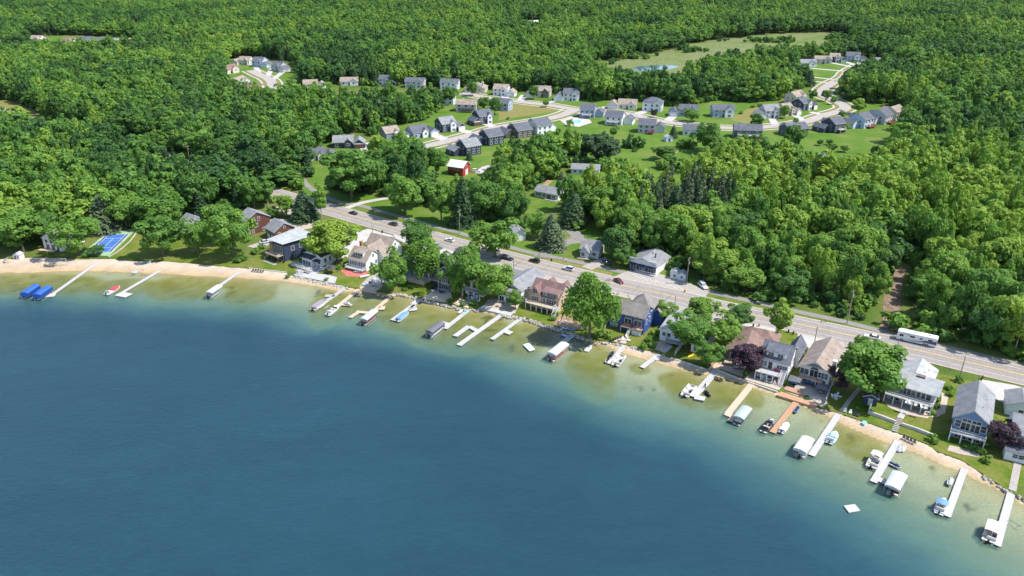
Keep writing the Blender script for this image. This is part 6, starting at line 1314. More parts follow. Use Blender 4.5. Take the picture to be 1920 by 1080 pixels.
canopy_lift('white canopied boat lift beside the long white dock', (1508, 831), DA(16), 6.8, 3.2, c_white, 2.4, .5); pontoon('pontoon boat under the white canopy by the long dock', (1506, 847), DA(16), 6.4, 2.6)
runabout('teal topped motor boat right of the long white dock', (1561, 822), DA(16), 5.6, 2.4, M_hull, c_teal, None, 0, 0, None, True, c_teal)
pontoon('white topped pontoon boat left of the tee dock', (1638, 869), DA(17), 5.6, 2.6, None, None, c_white, None, None, (.2, 2.5)); canopy_lift('silver canopied boat lift beside the tee dock', (1681, 899), DA(17), 7.0, 3.4, c_silver, 2.6, .3); pontoon('pontoon boat in shade under the silver canopy', (1678, 917), DA(17), 6.2, 2.5, M_black)
jetski('white watercraft near shore, left of a pair', (1687, 843), DA(17), M_hull, M_hull, .15); jetski('white watercraft near shore, right of a pair', (1693, 843), DA(17), M_hull, M_hull, .15); jetski('white and navy watercraft beside the tee dock', (1677, 875), DA(17, 1.35), M_hull, c_navy, .1, 3.3)
jetski('white covered watercraft on lift by the blue topped boat dock', (1781, 906), DA(18), M_hull, c_white, .4, 3.2); runabout('white boat with sky blue top', (1765, 951), DA(18), 5.8, 2.5, None, None, c_bl2)
pontoon('tan topped pontoon boat at the longest dock', (1856, 1004), DA(19), 6.2, 2.6, M_hull, None, c_tan, None, None, (-1.5, 2.6))
r = at_boat('boat_lift', 'empty metal lift right of the longest dock', (1901, 983), DA(19, 1.2), 0, 'boat lift')
for s in (-1, 1): MB().bar((-1.2, s*.8, .0), (1.2, s*.8, .0), .05).build('bunk', M_alu, r); [MB().bar((x, s*.9, -1.2), (x, s*.9, .7), .05, 0, None, 6).build('post', M_alu, r) for x in (-1.1, 1.1)]
# small craft and floats
def rowboat(label, px, ang, L=4.2, W=1.6, col=None, z=0, base=None):
    p = G(px[0], px[1], WL if base is None else base); r = empty('row_boat', (p.x, p.y, WL if base is None else base), ang, label, 'boat'); b = MB(); b.loft(hull_mesh(L, W, .5, .12)); b.build('hull', col or M_hull, r)
    MB().box(-L*.4, L*.28, -W*.30, W*.30, .42, .47).build('floor', plain('boat_inner', (.45, .44, .42), .7), r)
    for x in (-L*.3, 0.05, L*.2): MB().box(x-.12, x+.12, -W*.36, W*.36, .46, .56).build('bench', M_hull, r)
    return r
rowboat('white rowing boat moored beside the huge willow', (1104, 655), math.radians(62)); rowboat('blue and white sailing dinghy by the grey dock', (1061, 632), math.radians(-40), 3.6, 1.2, c_bl2)
def kayak(label, px, ang, col, L=3.2, W=.75, z=0.02):
    p = G(*px, z); r = empty('kayak', (p.x, p.y, z), ang, label, 'kayak'); n = 9
    MB().loft([[(x, -w, .12), (x, -w*.6, .0), (x, w*.6, 0), (x, w, .12), (x, w*.5, .32 if w > .2 else .2), (x, -w*.5, .32 if w > .2 else .2)] for x, w in [(-L/2 + L*k/(n-1), max(.04, W/2*math.sin(math.pi*k/(n-1))**.6)) for k in range(n)]]).build('hull', col, r)
    MB().add([(.5*math.cos(t), .2*math.sin(t), .335) for t in [k*6.283/10 for k in range(10)]], [tuple(range(10))]).build('cockpit', M_black, r); return r
kayak('yellow kayak on the grass beside the small white shed', (1296, 666), math.radians(48), plain('yellow_plastic', (.70, .42, .02), .4), 4.2, 1.1); kayak('pale blue paddle board lying on the white dock', (873, 586), DA(7), plain('pale_blue_board', (.22, .55, .68), .4), 3.2, .85, WL + .42)
kayak('blue kayak pulled up by the willow shore', (1070, 618), math.radians(-20), c_bl2, 3.4, .9); kayak('light blue kayak beside the willow shore rocks', (1060, 616), math.radians(-25), plain('pale_blue_board', (.22, .55, .68), .4), 3.2, .9); kayak('blue kayak on the open beach below the dark round tree', (275, 493), math.radians(35), plain('teal_plastic', (.05, .25, .38), .4), 4, .9)
def raft(label, px4, h, mat):
    P = [G(u, v, WL + h) for u, v in px4]; o = sum(P, Vector()) / 4; r = empty('swim_raft', (o.x, o.y, WL), 0, label, 'raft')
    Q = [(p.x - o.x, p.y - o.y) for p in P]; MB().prism(Q, h - .12, h).build('deck', mat, r); MB().prism([(x*.92, y*.92) for x, y in Q], -.15, h - .125).build('float', plain('raft_float', (.30, .45, .48), .5), r); return r
raft('pale rectangular swim raft floating off the tan house', [(981,646),(992,643),(1003,655),(993,658)], .4, plain('raft_white', (.66, .74, .72), .6)); raft('white swim raft floating alone in deep water', [(1582,948),(1603,945),(1613,957),(1592,961)], .35, M_deckw)
raft('grey flat raft in the shallows off the open beach', [(245,511),(252,506),(261,507),(255,513)], .3, M_deckg); raft('small dark flat raft at the open beach edge', [(266,504),(273,500),(276,501),(269,506)], .3, M_deckg)
raft('blue paddle raft drawn up on the sand by the retaining wall', [(1615,792),(1620,788),(1626,791),(1621,796)], .9, plain('pale_blue_board', (.22, .55, .68), .4))
# boats on shore below the cottage with dormer
runabout('white cabin boat parked on the pale landing deck', (697, 534), math.radians(205), 7.0, 2.8, None, None, None, .5, .7); rowboat('upturned grey dinghy beside the parked white boat', (684, 519), math.radians(30), 3.8, 1.6, M_hull, 0, .05); rowboat('grey dinghy on the grass beside the red patio', (672, 511), math.radians(-20), 3.6, 1.5, plain('grey_hull', (.25, .27, .3), .4), 0, .05)
pontoon('pontoon boat stored on land behind the parked white boat', (712, 524), math.radians(205), 6.0, 2.5, None, None, None, c_lgrey, None, (0, 1), .6)
# ------------------------------------------------------------------ vehicles, poles, furniture
def paint(n, c): return plain('car_' + n, c, .28, .04, 1, .15, .6)
M_tyre = plain('tyre_rubber', (.02, .02, .022), .9, .2, 4); M_rim = plain('wheel_rim', (.45, .46, .47), .35, .1, 3, .7); M_lamp = plain('lamp_lens', (.70, .68, .62), .2, .05); M_tail = plain('tail_lens', (.35, .02, .02), .3, .05)
WHEEL = [MB().bar((0, -.11, 0), (0, .11, 0), .34, 0, None, 14).mesh('tyre', M_tyre), MB().bar((0, -.12, 0), (0, .12, 0), .2, 0, None, 10).mesh('rim', M_rim)]
def wheels(root, xs_, w, r=.34):
    for x in xs_:
        for s in (-1, 1):
            o = link('wheel', WHEEL[0], root, (x, s*(w/2-.10), r), None, (r/.34, 1, r/.34)); link('rim', WHEEL[1], o)
def car(label, px, ang, col, suv=False, cat='car', L=4.7, W=1.85):
    p = G(*px, .14); r = empty('car', (p.x, p.y, .14 if True else 0), ang, label, cat); H = .95 if suv else .80; top = 1.72 if suv else 1.42
    prof = [(-L/2, .30, .80, .92), (-L/2+.15, .26, H, .98), (-L*.28, .24, H+.03, 1.0), (L*.12, .24, H, 1.0), (L*.36, .25, H-.10, .97), (L/2-.12, .28, H-.22, .90), (L/2, .36, .55, .80)]
    MB().loft([[(x, -W/2*f, z0), (x, -W/2*f, z1-.14), (x, -W/2*f*.9, z1), (x, W/2*f*.9, z1), (x, W/2*f, z1-.14), (x, W/2*f, z0)] for x, z0, z1, f in prof]).build('body', col, r)
    xb = -L*.46 if suv else -L*.40; g = [(xb, L*.20), (xb+.22 if suv else xb+.75, L*.03)]
    MB().loft([[(g[0][0], -W*.45, H), (g[0][1], -W*.45, H-.02), (g[0][1], W*.45, H-.02), (g[0][0], W*.45, H)], [(g[1][0], -W*.37, top-.06), (g[1][1], -W*.37, top-.06), (g[1][1], W*.37, top-.06), (g[1][0], W*.37, top-.06)]]).build('windows', M_glass, r)
    MB().loft([[(g[1][0]-.05, -W*.38, top-.07), (g[1][1]+.05, -W*.38, top-.07), (g[1][1]+.05, W*.38, top-.07), (g[1][0]-.05, W*.38, top-.07)], [(g[1][0]+.05, -W*.34, top), (g[1][1]-.1, -W*.34, top), (g[1][1]-.1, W*.34, top), (g[1][0]+.05, W*.34, top)]]).build('roof', col, r)
    for s in (-1, 1):
        MB().box(L/2-.16, L/2-.02, s*W*.34-.16, s*W*.34+.16, .52, .68).build('headlight', M_lamp, r); MB().box(-L/2+.0, -L/2+.1, s*W*.38-.12, s*W*.38+.12, .62, .84).build('tail_light', M_tail, r)
    wheels(r, (-L*.29, L*.31), W); return r
def ra(px): return math.radians(road_ang(px))
car('black car leading on the road past the dark spruce', (662,401), ra((662,401)) + math.pi, paint('black', (.015, .016, .018)))
car('dark grey car on the road above the yellow green tree', (737,422), ra((737,422)) + math.pi, paint('charcoal', (.05, .055, .065)), True)
car('white car on the road above the feathery willow', (843,452), ra((843,452)) + math.pi, paint('white', (.68, .68, .68)))
car('black pickup shaped suv behind the bright maple', (951,486), ra((951,486)), paint('black', (.015, .016, .018)), True, 'car', 5.2, 1.95); car('black suv on the far lane past the blue grey spruce', (1002,491), ra((1002,491)) + math.pi, paint('black', (.015, .016, .018)), True)
car('silver suv on the far lane above the tan house', (1065,506), ra((1065,506)) + math.pi, paint('silver', (.50, .52, .54)), True); car('white sedan on the road beside the motorhome', (1635,634), ra((1635,634)) + math.pi, paint('white', (.68, .68, .68)), False, 'car', 4.9)
car('grey car parked in the drive behind the navy house', (822,468), math.radians(55), paint('grey', (.16, .18, .19))); car('white car parked behind the mossy roofed cottage', (736,451), math.radians(15), paint('white', (.68, .68, .68))); car('silver car parked beside the brown shingle house', (498,455), math.radians(25), paint('silver', (.50, .52, .54)))
car('dark red car parked at the road beside the huge willow', (1160,529), math.radians(-60), paint('dark_red', (.16, .02, .025))); car('white van parked in trees by the shop', (1318,538), math.radians(-75), paint('white', (.68, .68, .68)), True, 'van', 5.2, 2.0); car('dark suv parked beside the small grey cottage', (1137,493), math.radians(-65), paint('charcoal', (.05, .055, .065)), True)
car('black car parked behind the round roadside tree', (1308,566), ra((1308,566)), paint('black', (.015, .016, .018))); car('dark car parked in the trees behind the shore lawn', (391,394), math.radians(-20), paint('black', (.015, .016, .018))); car('dark car on the drive of the red garage house', (686,274), math.radians(35), paint('charcoal', (.05, .055, .065)))
car('white car parked by the red barn', (893,322), math.radians(5), paint('white', (.68, .68, .68)), True); car('black car on the street by the turning circle', (1594,130), math.radians(60), paint('black', (.015, .016, .018))); car('silver car behind the tan house', (1058,545), math.radians(60), paint('silver', (.50, .52, .54)))
car('white truck parked beside the arched window house', (1578,664), math.radians(55), paint('white', (.68, .68, .68)), True, 'truck', 5.4, 2.0)
# motorhome (front towards the frame's left)
a_ = ra((1715, 640)) + math.pi; p = (G(1684, 634) + G(1751, 651)) / 2
r = empty('motorhome', (p.x, p.y, .02), a_, 'white motorhome with purple swooshes parked on the verge', 'motorhome'); L = 11.6; W_ = 2.5
MB().loft([[(x, -W_/2, z0), (x, -W_/2, z1-.18), (x, -W_/2+.2, z1), (x, W_/2-.2, z1), (x, W_/2, z1-.18), (x, W_/2, z0)] for x, z0, z1 in ((-L/2, .55, 3.35), (-L/2+.3, .45, 3.5), (L/2-.8, .45, 3.5), (L/2-.15, .5, 3.2), (L/2, .55, 1.5))]).build('body', plain('coach_white', (.74, .73, .71), .35, .05, .8), r)
M_sw = plain('purple_swoosh', (.10, .08, .17), .4, .1); M_sg = plain('grey_swoosh', (.32, .31, .33), .4, .1)
def side(name, pts, mat, y=W_/2 + .012, s=1): MB().add([(x, s*y, z) for x, z in pts] + [(x, s*(y-.01), z) for x, z in pts], [tuple(range(len(pts)))]).build(name, mat, r)
for s in (1, -1):
    side('swoosh', [(-L/2+.1, 1.1), (-L/2+.1, 2.3), (-2.2, 1.9), (-.4, 1.0), (-2.0, 1.2)], M_sw, s=s); side('swoosh', [(4.6, 2.9), (2.6, 2.6), (.4, 2.0), (.6, 2.15), (2.5, 2.95)], M_sg, s=s); side('swoosh', [(3.6, 1.2), (.8, .75), (-1.5, 1.0), (1.0, 1.0)], M_sw, W_/2 + .016, s); side('swoosh', [(2.2, 1.6), (-.2, 1.2), (-2.4, 1.6), (0, 1.45)], M_sg, W_/2 + .02, s)
    for x0, x1, z0, z1 in ((3.9, 5.0, 1.7, 2.5), (.6, 2.0, 2.0, 2.6), (-4.4, -3.2, 2.1, 2.6), (-1.6, -.8, 2.0, 2.5)): MB().box(x0, x1, s*(W_/2+.015)-.015, s*(W_/2+.015)+.015, z0, z1).build('window', M_glass, r)
MB().slab([(L/2-.72, -W_*.45, 3.12), (L/2-.72, W_*.45, 3.12), (L/2-.06, W_*.45, 1.75), (L/2-.06, -W_*.45, 1.75)], .0).build('windscreen', M_glass, r)
for x in (-3.4, .2, 2.6): MB().box(x-.5, x+.5, -.35, .35, 3.49, 3.78).build('roof_unit', M_hull, r)
wheels(r, (L*.36, -L*.20, -L*.27), W_, .48)
# utility poles and wires
M_pole = plain('pole_wood', (.30, .25, .20), .95, .25, 3); POLES = {}
def pole(label, px, h, arm=True, key=None, lamp=False):
    p = G(*px); r = empty('utility_pole', p, ra(px), label, 'utility pole'); MB().bar((0, 0, -.3), (0, 0, h), .17, 0, .12, 8).build('pole', M_pole, r)
    if arm:
        MB().box(-.06, .06, -1.2, 1.2, h-.75, h-.62).build('crossarm', M_pole, r)
        for y in (-1.1, 0, 1.1): MB().bar((0, y, h-.62), (0, y, h-.38), .06, 0, None, 6).build('insulator', M_lamp, r)
        MB().bar((.28, .1, h-2.6), (.28, .1, h-1.6), .24, 0, None, 10).build('transformer', M_alu, r)
    if key is not None: POLES[key] = (p, ra(px), h)
    return r
pole('wooden utility pole beside the tall dark spruce', (862,438), 11, True, 0); pole('tall utility pole beside the gravel drive', (1057,487), 13, True, 1); pole('utility pole by the shop parking', (1287,534), 11, True, 2); pole('utility pole beside the footpath before the wood', (1588,607), 12.5, True, 3); pole('leaning utility pole at the right edge beside the footpath', (1899,669), 13.5, True, 4)
pole('pale utility pole in the trees behind the shore lawn', (278,376), 10, False); pole('utility pole in the wood by the road bend', (356,303), 9.5); pole('utility pole beside the far road', (168,236), 9); pole('small utility pole at the edge of the far field', (97,210), 8)
pole('slim pole at the road behind the royal blue house', (1264,585), 6.5, False); pole('slim pole between white dormer house and arched window house', (1525,654), 8, False); pole('slim pole at the road by the big maple', (1677,673), 6.5, False); pole('slim dark pole on the lawn by the grey garden rocks', (1798,712), 8, False); pole('slim pole at the road behind the bright maple', (963,512), 6.5, False); pole('slim pole on the drive behind the mossy roofed cottage', (699,440), 5.5, False)
M_wire = plain('wire', (.05, .05, .05), .6)
def wire(label, a, b, dy, dz):
    (p, an, h), (q, an2, h2) = a, b; P = p + Vector((-math.sin(an)*dy, math.cos(an)*dy, h - .38 + dz)); Q = q + Vector((-math.sin(an2)*dy, math.cos(an2)*dy, h2 - .38 + dz)); m_ = MB(); n = 10; prev = None
    for k in range(n + 1):
        t = k / n; c = P.lerp(Q, t); c.z -= 4 * 1.1 * t * (1 - t)
        if prev is not None: m_.bar(prev, c, .022, 0, None, 3)
        prev = c
    tag(m_.build('power_line', M_wire), label, 'power line', 'overhead wires along the footpath')
far_end = (G(2250, 760), ra((2100, 745)), 13)
for i, (a, b) in enumerate(((0, 1), (1, 2), (2, 3), (3, 4))):
    for dy, nm in ((-1.1, 'near'), (1.1, 'far')): wire('thin %s side overhead wire between %s' % (nm, ('spruce pole and gravel drive pole', 'gravel drive pole and shop pole', 'shop pole and wood pole', 'wood pole and leaning pole')[i]), POLES[a], POLES[b], dy, 0)
    wire('thin low overhead cable between %s' % (('spruce pole and gravel drive pole', 'gravel drive pole and shop pole', 'shop pole and wood pole', 'wood pole and leaning pole')[i]), POLES[a], POLES[b], .15, -2.6)
for dy in (-1.1, 1.1): wire('thin overhead wire running off the frame past the leaning pole, %s side' % ('near' if dy < 0 else 'far'), POLES[4], far_end, dy, 0)
# garden furniture
def chair_mesh():
    b = MB()
    for x in (-.28, .28):
        b.box(x-.04, x+.04, -.35, .35, .0, .06); b.box(x-.04, x+.04, -.33, -.25, 0, .52)
    return b
CH = {}
def lounge_chair(label, px, ang, mat, group=None, z=.02, name='garden_chair'):
    key = mat.name
    if key not in CH:
        CH[key] = (MB().slab([(-.27, -.35, .42), (.27, -.35, .42), (.27, .25, .30), (-.27, .25, .30)], .05).mesh('seat', mat), MB().slab([(-.27, .22, .30), (.27, .22, .30), (.27, .62, 1.05), (-.27, .62, 1.05)], .05).mesh('backrest', mat), MB().box(-.05, .05, -.4, .3, .52, .57).mesh('arm', mat), MB().box(-.04, .04, -.04, .04, 0, .52).mesh('leg', mat))
    p = G(*px); e = empty(name, (p.x, p.y, z), ang, label, 'chair', group); se, ba, ar, lg = CH[key]
    link('seat', se, e); link('backrest', ba, e)
    for x in (-.33, .33): link('arm', ar, e, (x, 0, 0)); link('leg', lg, e, (x, -.36, 0)); link('leg', lg, e, (x, .26, 0))
    return e
M_chair = plain('dark_chair', (.06, .05, .055), .7); M_chw = plain('white_chair', (.70, .70, .68), .6); M_chr = plain('red_chair', (.42, .03, .05), .6)
ords = ['first', 'second', 'third', 'fourth', 'fifth']
for k in range(5): lounge_chair('%s from the left of five dark beach chairs below the modern house' % ords[k], (474 + k*4.6, 509 + k*.5), math.radians(-25), M_chair, 'dark beach chairs by the stone wall')
for k in range(4): lounge_chair('%s from the left of four dark chairs on the sand by the tee dock' % ords[k], (1694 + k*6.6, 823 + k*3.0), math.radians(-28), M_chair, 'dark chairs on the sand')
for k in range(5): lounge_chair('%s from the left of five dark chairs ringing the fire pit by blue house' % ords[k], (1146 + k*4.6, 640 - k*1.7), math.radians(150 - k*12), M_chair, 'chairs at the fire pit')
for k, px in enumerate([(1168,638), (1176,634), (1180,640)]): lounge_chair(('white chair left of the fire pit stairs', 'white chair at the foot of the blue house stairs', 'white chair right of the fire pit')[k], px, math.radians(40*k), M_chw)
for k, px in enumerate([(1430,712), (1437,717), (1445,719), (1447,713)]): lounge_chair('%s of four white chairs around the patio table below dormer house' % ords[k], px, math.radians(90*k), M_chw, 'white patio chairs')
for k, px in enumerate([(1451,701), (1456,703)]): lounge_chair(('red chair left on the white deck of the dormer house', 'red chair right on the white deck of the dormer house')[k], (px[0], px[1] + 8), math.radians(160), M_chr, None, 2.6)
for k, px in enumerate([(1584,773), (1594,776), (1603,779), (1609,781)]): lounge_chair(('white sun lounger left on grass by the maple lawn steps', 'white sun lounger right on grass by the maple lawn steps', 'grey sun lounger on grass by the maple lawn', 'dark sun lounger beside the retaining wall')[k], px, math.radians(-28), (M_chw, M_chw, M_chair, M_chair)[k])
for k, px in enumerate([(1561,746), (1567,750), (1574,746), (1568,742)]): lounge_chair('%s of four white chairs round the maple lawn table' % ords[k], px, math.radians(90*k + 20), M_chw, 'white lawn chairs')
for k, px in enumerate([(1695,757), (1702,759), (1712,762), (1724,766), (1731,768)]): lounge_chair('%s white seat along the long balcony' % ords[k], (px[0], px[1] + 16), math.radians(-30 + 40*(k % 2)), M_chw, 'white balcony seats', 2.81)
for k, px in enumerate([(520,490), (526,492), (532,493)]): lounge_chair('%s grey chair on the modern house terrace' % ords[k], px, math.radians(150 + 20*k), M_chair, 'terrace chairs')
for k, px in enumerate([(818,545), (826,549), (834,548)]): lounge_chair('%s dark chair on the navy house patio' % ords[k], px, math.radians(50*k), M_chair, 'navy house patio chairs')
for k, px in enumerate([(886,562), (893,560)]): lounge_chair(('white chair left under the bright maple', 'white chair right under the bright maple')[k], px, math.radians(30 - 60*k), M_chw)
for k, px in enumerate([(1050,603), (1056,606), (1062,604)]): lounge_chair('%s white chair on the bare ground by the willow' % ords[k], px, math.radians(200 + 40*k), M_chw, 'white chairs by the willow')
def table(label, px, rad, mat, z=.02, name='garden_table'):
    p = G(*px); e = empty(name, (p.x, p.y, z), 0, label, 'table'); MB().bar((0, 0, .70), (0, 0, .75), rad, 0, None, 14).build('table_top', mat, e); MB().bar((0, 0, 0), (0, 0, .70), .07, 0, None, 6).build('stem', mat, e); MB().bar((0, 0, 0), (0, 0, .05), rad*.45, 0, None, 10).build('base', mat, e)
table('round white table on the patio below dormer house', (1439,714), .7, M_chw); table('round white table on the maple lawn', (1567,746), .8, M_chw); table('dark round fire table on the navy house patio', (828,550), .7, M_black); table('round stone fire pit below the blue house', (1163,640), .6, M_stone)
def umbrella(label, px, rad, h, mat, rot=0):
    p = G(px[0], px[1], h); e = empty('patio_umbrella', (p.x, p.y, .03), rot, label, 'umbrella'); n = 4; R2 = rad * 1.414
    ring = [(R2*math.cos(math.pi/4 + k*math.pi/2), R2*math.sin(math.pi/4 + k*math.pi/2), h-.45) for k in range(4)]
    MB().add(ring + [(0, 0, h)] + [(x*.99, y*.99, z-.14) for x, y, z in ring], [(0,1,4),(1,2,4),(2,3,4),(3,0,4),(0,5,6,1),(1,6,7,2),(2,7,8,3),(3,8,5,0)]).build('canopy', mat, e); MB().bar((0, 0, 0), (0, 0, h-.05), .05, 0, None, 8).build('pole', M_black, e); MB().bar((0, 0, 0), (0, 0, .1), .45, 0, None, 10).build('base', M_black, e)
    for k in range(4): MB().bar((0, 0, h-.06), tuple(ring[k]), .02).build('rib', M_black, e)
M_umb = plain('grey_umbrella', (.11, .115, .12), .8)
umbrella('square grey umbrella over the dining set by arched window house', (1491,708), 1.7, 2.6, M_umb, -.5); umbrella('square grey umbrella beside the white patio fence', (1543,722), 1.7, 2.6, M_umb, -.5)
def sofa(label, px, ang, mat, w=2.2, z=.03):
    p = G(*px); e = empty('outdoor_sofa', (p.x, p.y, z), ang, label, 'sofa'); MB().box(-w/2, w/2, -.4, .4, .05, .4).build('base', M_black, e)
    for k in (-1, 1): MB().box(k*w/4-w*.22, k*w/4+w*.22, -.38, .25, .4, .55).build('cushion', mat, e)
    MB().box(-w/2, w/2, .25, .45, .4, .9).build('backrest', mat, e)
    for s in (-1, 1): MB().box(s*(w/2-.1)-.1, s*(w/2-.1)+.1, -.4, .24, .4, .68).build('arm', mat, e)
M_cush = plain('blue_cushion', (.06, .22, .42), .8); M_cg = plain('grey_cushion', (.35, .35, .36), .8)
sofa('blue cushioned sofa under the first grey umbrella', (1487,720), math.radians(150), M_cush); sofa('blue sofa under the arched window house deck', (1515,720), math.radians(-30), M_cush, 3); sofa('dark sofa by the white patio fence', (1540,735), math.radians(60), M_cg); sofa('grey sofa on the patio below the purple tree', (1385,692), math.radians(-20), M_cg, 3); sofa('white sofa on the patio below the dormer house deck', (1427,708), math.radians(-28), M_chw, 2.6)
sofa('navy sofa on the navy house patio', (815,541), math.radians(35), M_black); sofa('grey sofa beside the grey terrace', (575,512), math.radians(-30), M_cg); sofa('pale sofa on the porch house patio', (938,568), math.radians(-20), M_cg)
def bin_(label, px, mat, z=.03):
    p = G(*px); e = empty('wheelie_bin', (p.x, p.y, z), ra(px), label, 'bin'); MB().loft([[(-.24*f, -.26*f, zz), (.24*f, -.26*f, zz), (.24*f, .26*f, zz), (-.24*f, .26*f, zz)] for zz, f in ((.08, .8), (1.0, 1.05))]).build('body', mat, e); MB().slab([(-.28, -.3, 1.06), (.28, -.3, 1.06), (.28, .3, 1.12), (-.28, .3, 1.12)], .07).build('lid', mat, e)
    for s in (-1, 1): MB().bar((s*.2-.03, .28, .1), (s*.2+.03, .28, .1), .1, 0, None, 8).build('wheel', M_tyre, e)
M_bb = plain('dark_brown_plastic', (.07, .04, .03), .6)
bin_('black bin on the verge below the gravel drive', (1034,490), M_black); bin_('black bin on the lawn behind white dormer house', (1478,624), M_black); bin_('brown bin on the lawn behind white dormer house', (1487,627), M_bb); bin_('brown bin at the drive of the light blue house', (1841,711), M_bb); bin_('dark bin at the drive of the brown roofed house', (1412,613), M_black); bin_('orange lidded bin at the brown roofed house drive', (1423,612), plain('orange_plastic', (.5, .2, .03), .6)); bin_('black bin by the drive behind mossy roofed cottage', (717,437), M_black); bin_('orange bin by the shop parking', (1284,548), plain('orange_plastic', (.5, .2, .03), .6))
# garden odds: hot tub style planters, pergola, swing frame, slide, pool
def pergola(label, px, ang, w, d, h, mat, roof=None):
    p = G(*px); e = empty('pergola', (p.x, p.y, 0), ang, label, 'pergola')
    for x in (-w/2, w/2):
        for y in (-d/2, d/2): MB().box(x-.09, x+.09, y-.09, y+.09, -.1, h).build('post', mat, e)
    if roof: MB().loft([[(-w/2-.3, -d/2-.3, h), (w/2+.3, -d/2-.3, h), (w/2+.3, d/2+.3, h), (-w/2-.3, d/2+.3, h)], [(-.4, -.4, h+.9), (.4, -.4, h+.9), (.4, .4, h+.9), (-.4, .4, h+.9)]]).build('roof', roof, e)
    else:
        for k in range(6): MB().box(-w/2-.2, w/2+.2, -d/2+d*k/5-.04, -d/2+d*k/5+.04, h, h+.14).build('slat', mat, e)
pergola('dark gazebo on the grass beside the red patio', (622,512), math.radians(-30), 3, 3, 2.3, M_black, ROOF['dark']); pergola('grey timber pergola on the grey terrace', (566,513), math.radians(-30), 2.2, 2.2, 2.8, M_deckg); pergola('low timber shelter in the gap beside white dormer house', (1502,664), math.radians(60), 2.6, 2.6, 2.2, plain('timber_cladding', (.42, .22, .11), .7, .2), ROOF['slate'])
p = G(115, 497); e = empty('swing_frame', (p.x, p.y, -.1), math.radians(15), 'grey swing frame standing on the beach sand', 'swing')
for x in (-2.2, 2.2):
    for y in (-1.1, 1.1): MB().bar((x, y, -.3), (x*.92, 0, 2.7), .07).build('leg', M_deckg, e)
MB().bar((-2.1, 0, 2.7), (2.1, 0, 2.7), .08).build('top_beam', M_deckg, e); MB().box(-.5, .5, -.15, .15, .6, .66).build('swing_seat', M_deckg, e); MB().bar((-.45, 0, .63), (-.45, 0, 2.65), .02).bar((.45, 0, .63), (.45, 0, 2.65), .02).build('swing_chain', M_alu, e)
p = G(12, 492); e = empty('water_slide', (p.x, p.y, 0), math.radians(-20), 'white curved slide on the sand at the far left', 'slide'); MB().loft([[(x, -.4, z+.25), (x, -.4, z), (x, .4, z), (x, .4, z+.25), (x, .34, z+.06), (x, -.34, z+.06)] for x, z in ((-1.6, .1), (-1.0, .3), (-.3, 1.0), (.3, 1.7), (.9, 1.9))]).build('chute', M_hull, e)
for x, z in ((.3, 1.7), (.9, 1.9)): MB().bar((x, -.35, -.1), (x, -.35, z), .05).build('leg', M_alu, e); MB().bar((x, .35, -.1), (x, .35, z), .05).build('leg', M_alu, e)
p = G(36, 484); e = empty('beach_hut', (p.x, p.y, 0), math.radians(-10), 'tiny white playhouse under trees at the beach edge', 'playhouse'); bb = (-1.5, 1.5, -1.2, 1.2, 0, 1.7, 'y', .8); block(e, bb, 'white', 'lgrey', .2, False); wrow(e, bb, 'F', (.7,), .6, .6, .7, 'w', False); opening(e, bb, 'F', -.6, 0, .7, 1.4, 'd')
# swimming pool behind the blue grey house
r = empty('swimming_pool', G(1080, 229), 0, 'turquoise swimming pool on a pale terrace in the subdivision', 'swimming pool'); o_ = r.location.copy()
for nm, px, z, mt in (('terrace', [(1050,226),(1072,219),(1105,224),(1110,230),(1085,238),(1062,234)], .05, M_concw), ('pool_rim', [(1070,227),(1082,223),(1094,227),(1086,234),(1074,232)], .07, M_wht), ('pool_water', [(1073,227),(1082,224),(1091,227),(1085,232.5),(1076,231)], .09, plain('pool_water', (.16, .40, .45), .08, .05))):
    q = sheet(nm, [p_ - o_ for p_ in GP(px)], z, mt, None, world=True); q.parent = r
# steps through the retaining wall and stepping stones
r = empty('garden_steps', G(1684, 797), math.radians(-30), 'pale stone steps leading from lawn through the retaining wall', 'steps'); q0, q1 = G(1687, 785), G(1677, 808); o_ = r.location.copy()
for k in range(9):
    c = q0.lerp(q1, k / 8) - o_; a_ = math.radians(30); cx, cy = c.x*math.cos(a_) - c.y*math.sin(a_), c.x*math.sin(a_) + c.y*math.cos(a_)
    MB().box(cx-.75, cx+.75, cy-.24, cy+.24, -.05, .12 + .02*(8-k)).build('step', M_conc, r)
ribbon('garden_path', catmull(GP([(1704,757),(1697,768),(1690,780),(1687,785)]), 1.5), -.8, .8, .10, M_concw); ribbon('garden_path', catmull(GP([(1922,830),(1910,862),(1903,895),(1898,920)]), 2), -.8, .8, .10, M_conc); ribbon('garden_path', catmull(GP([(1612,728),(1595,748),(1582,766),(1577,772)]), 2), -.6, .6, .10, M_grav); ribbon('garden_path', catmull(GP([(1258,648),(1248,658),(1243,661)]), 2), -.7, .7, .10, M_deckw)
ribbon('court_kerb', catmull(GP([(204,482),(218,474),(238,458),(250,445),(258,432)]), 2), -.3, .3, .12, M_concw)
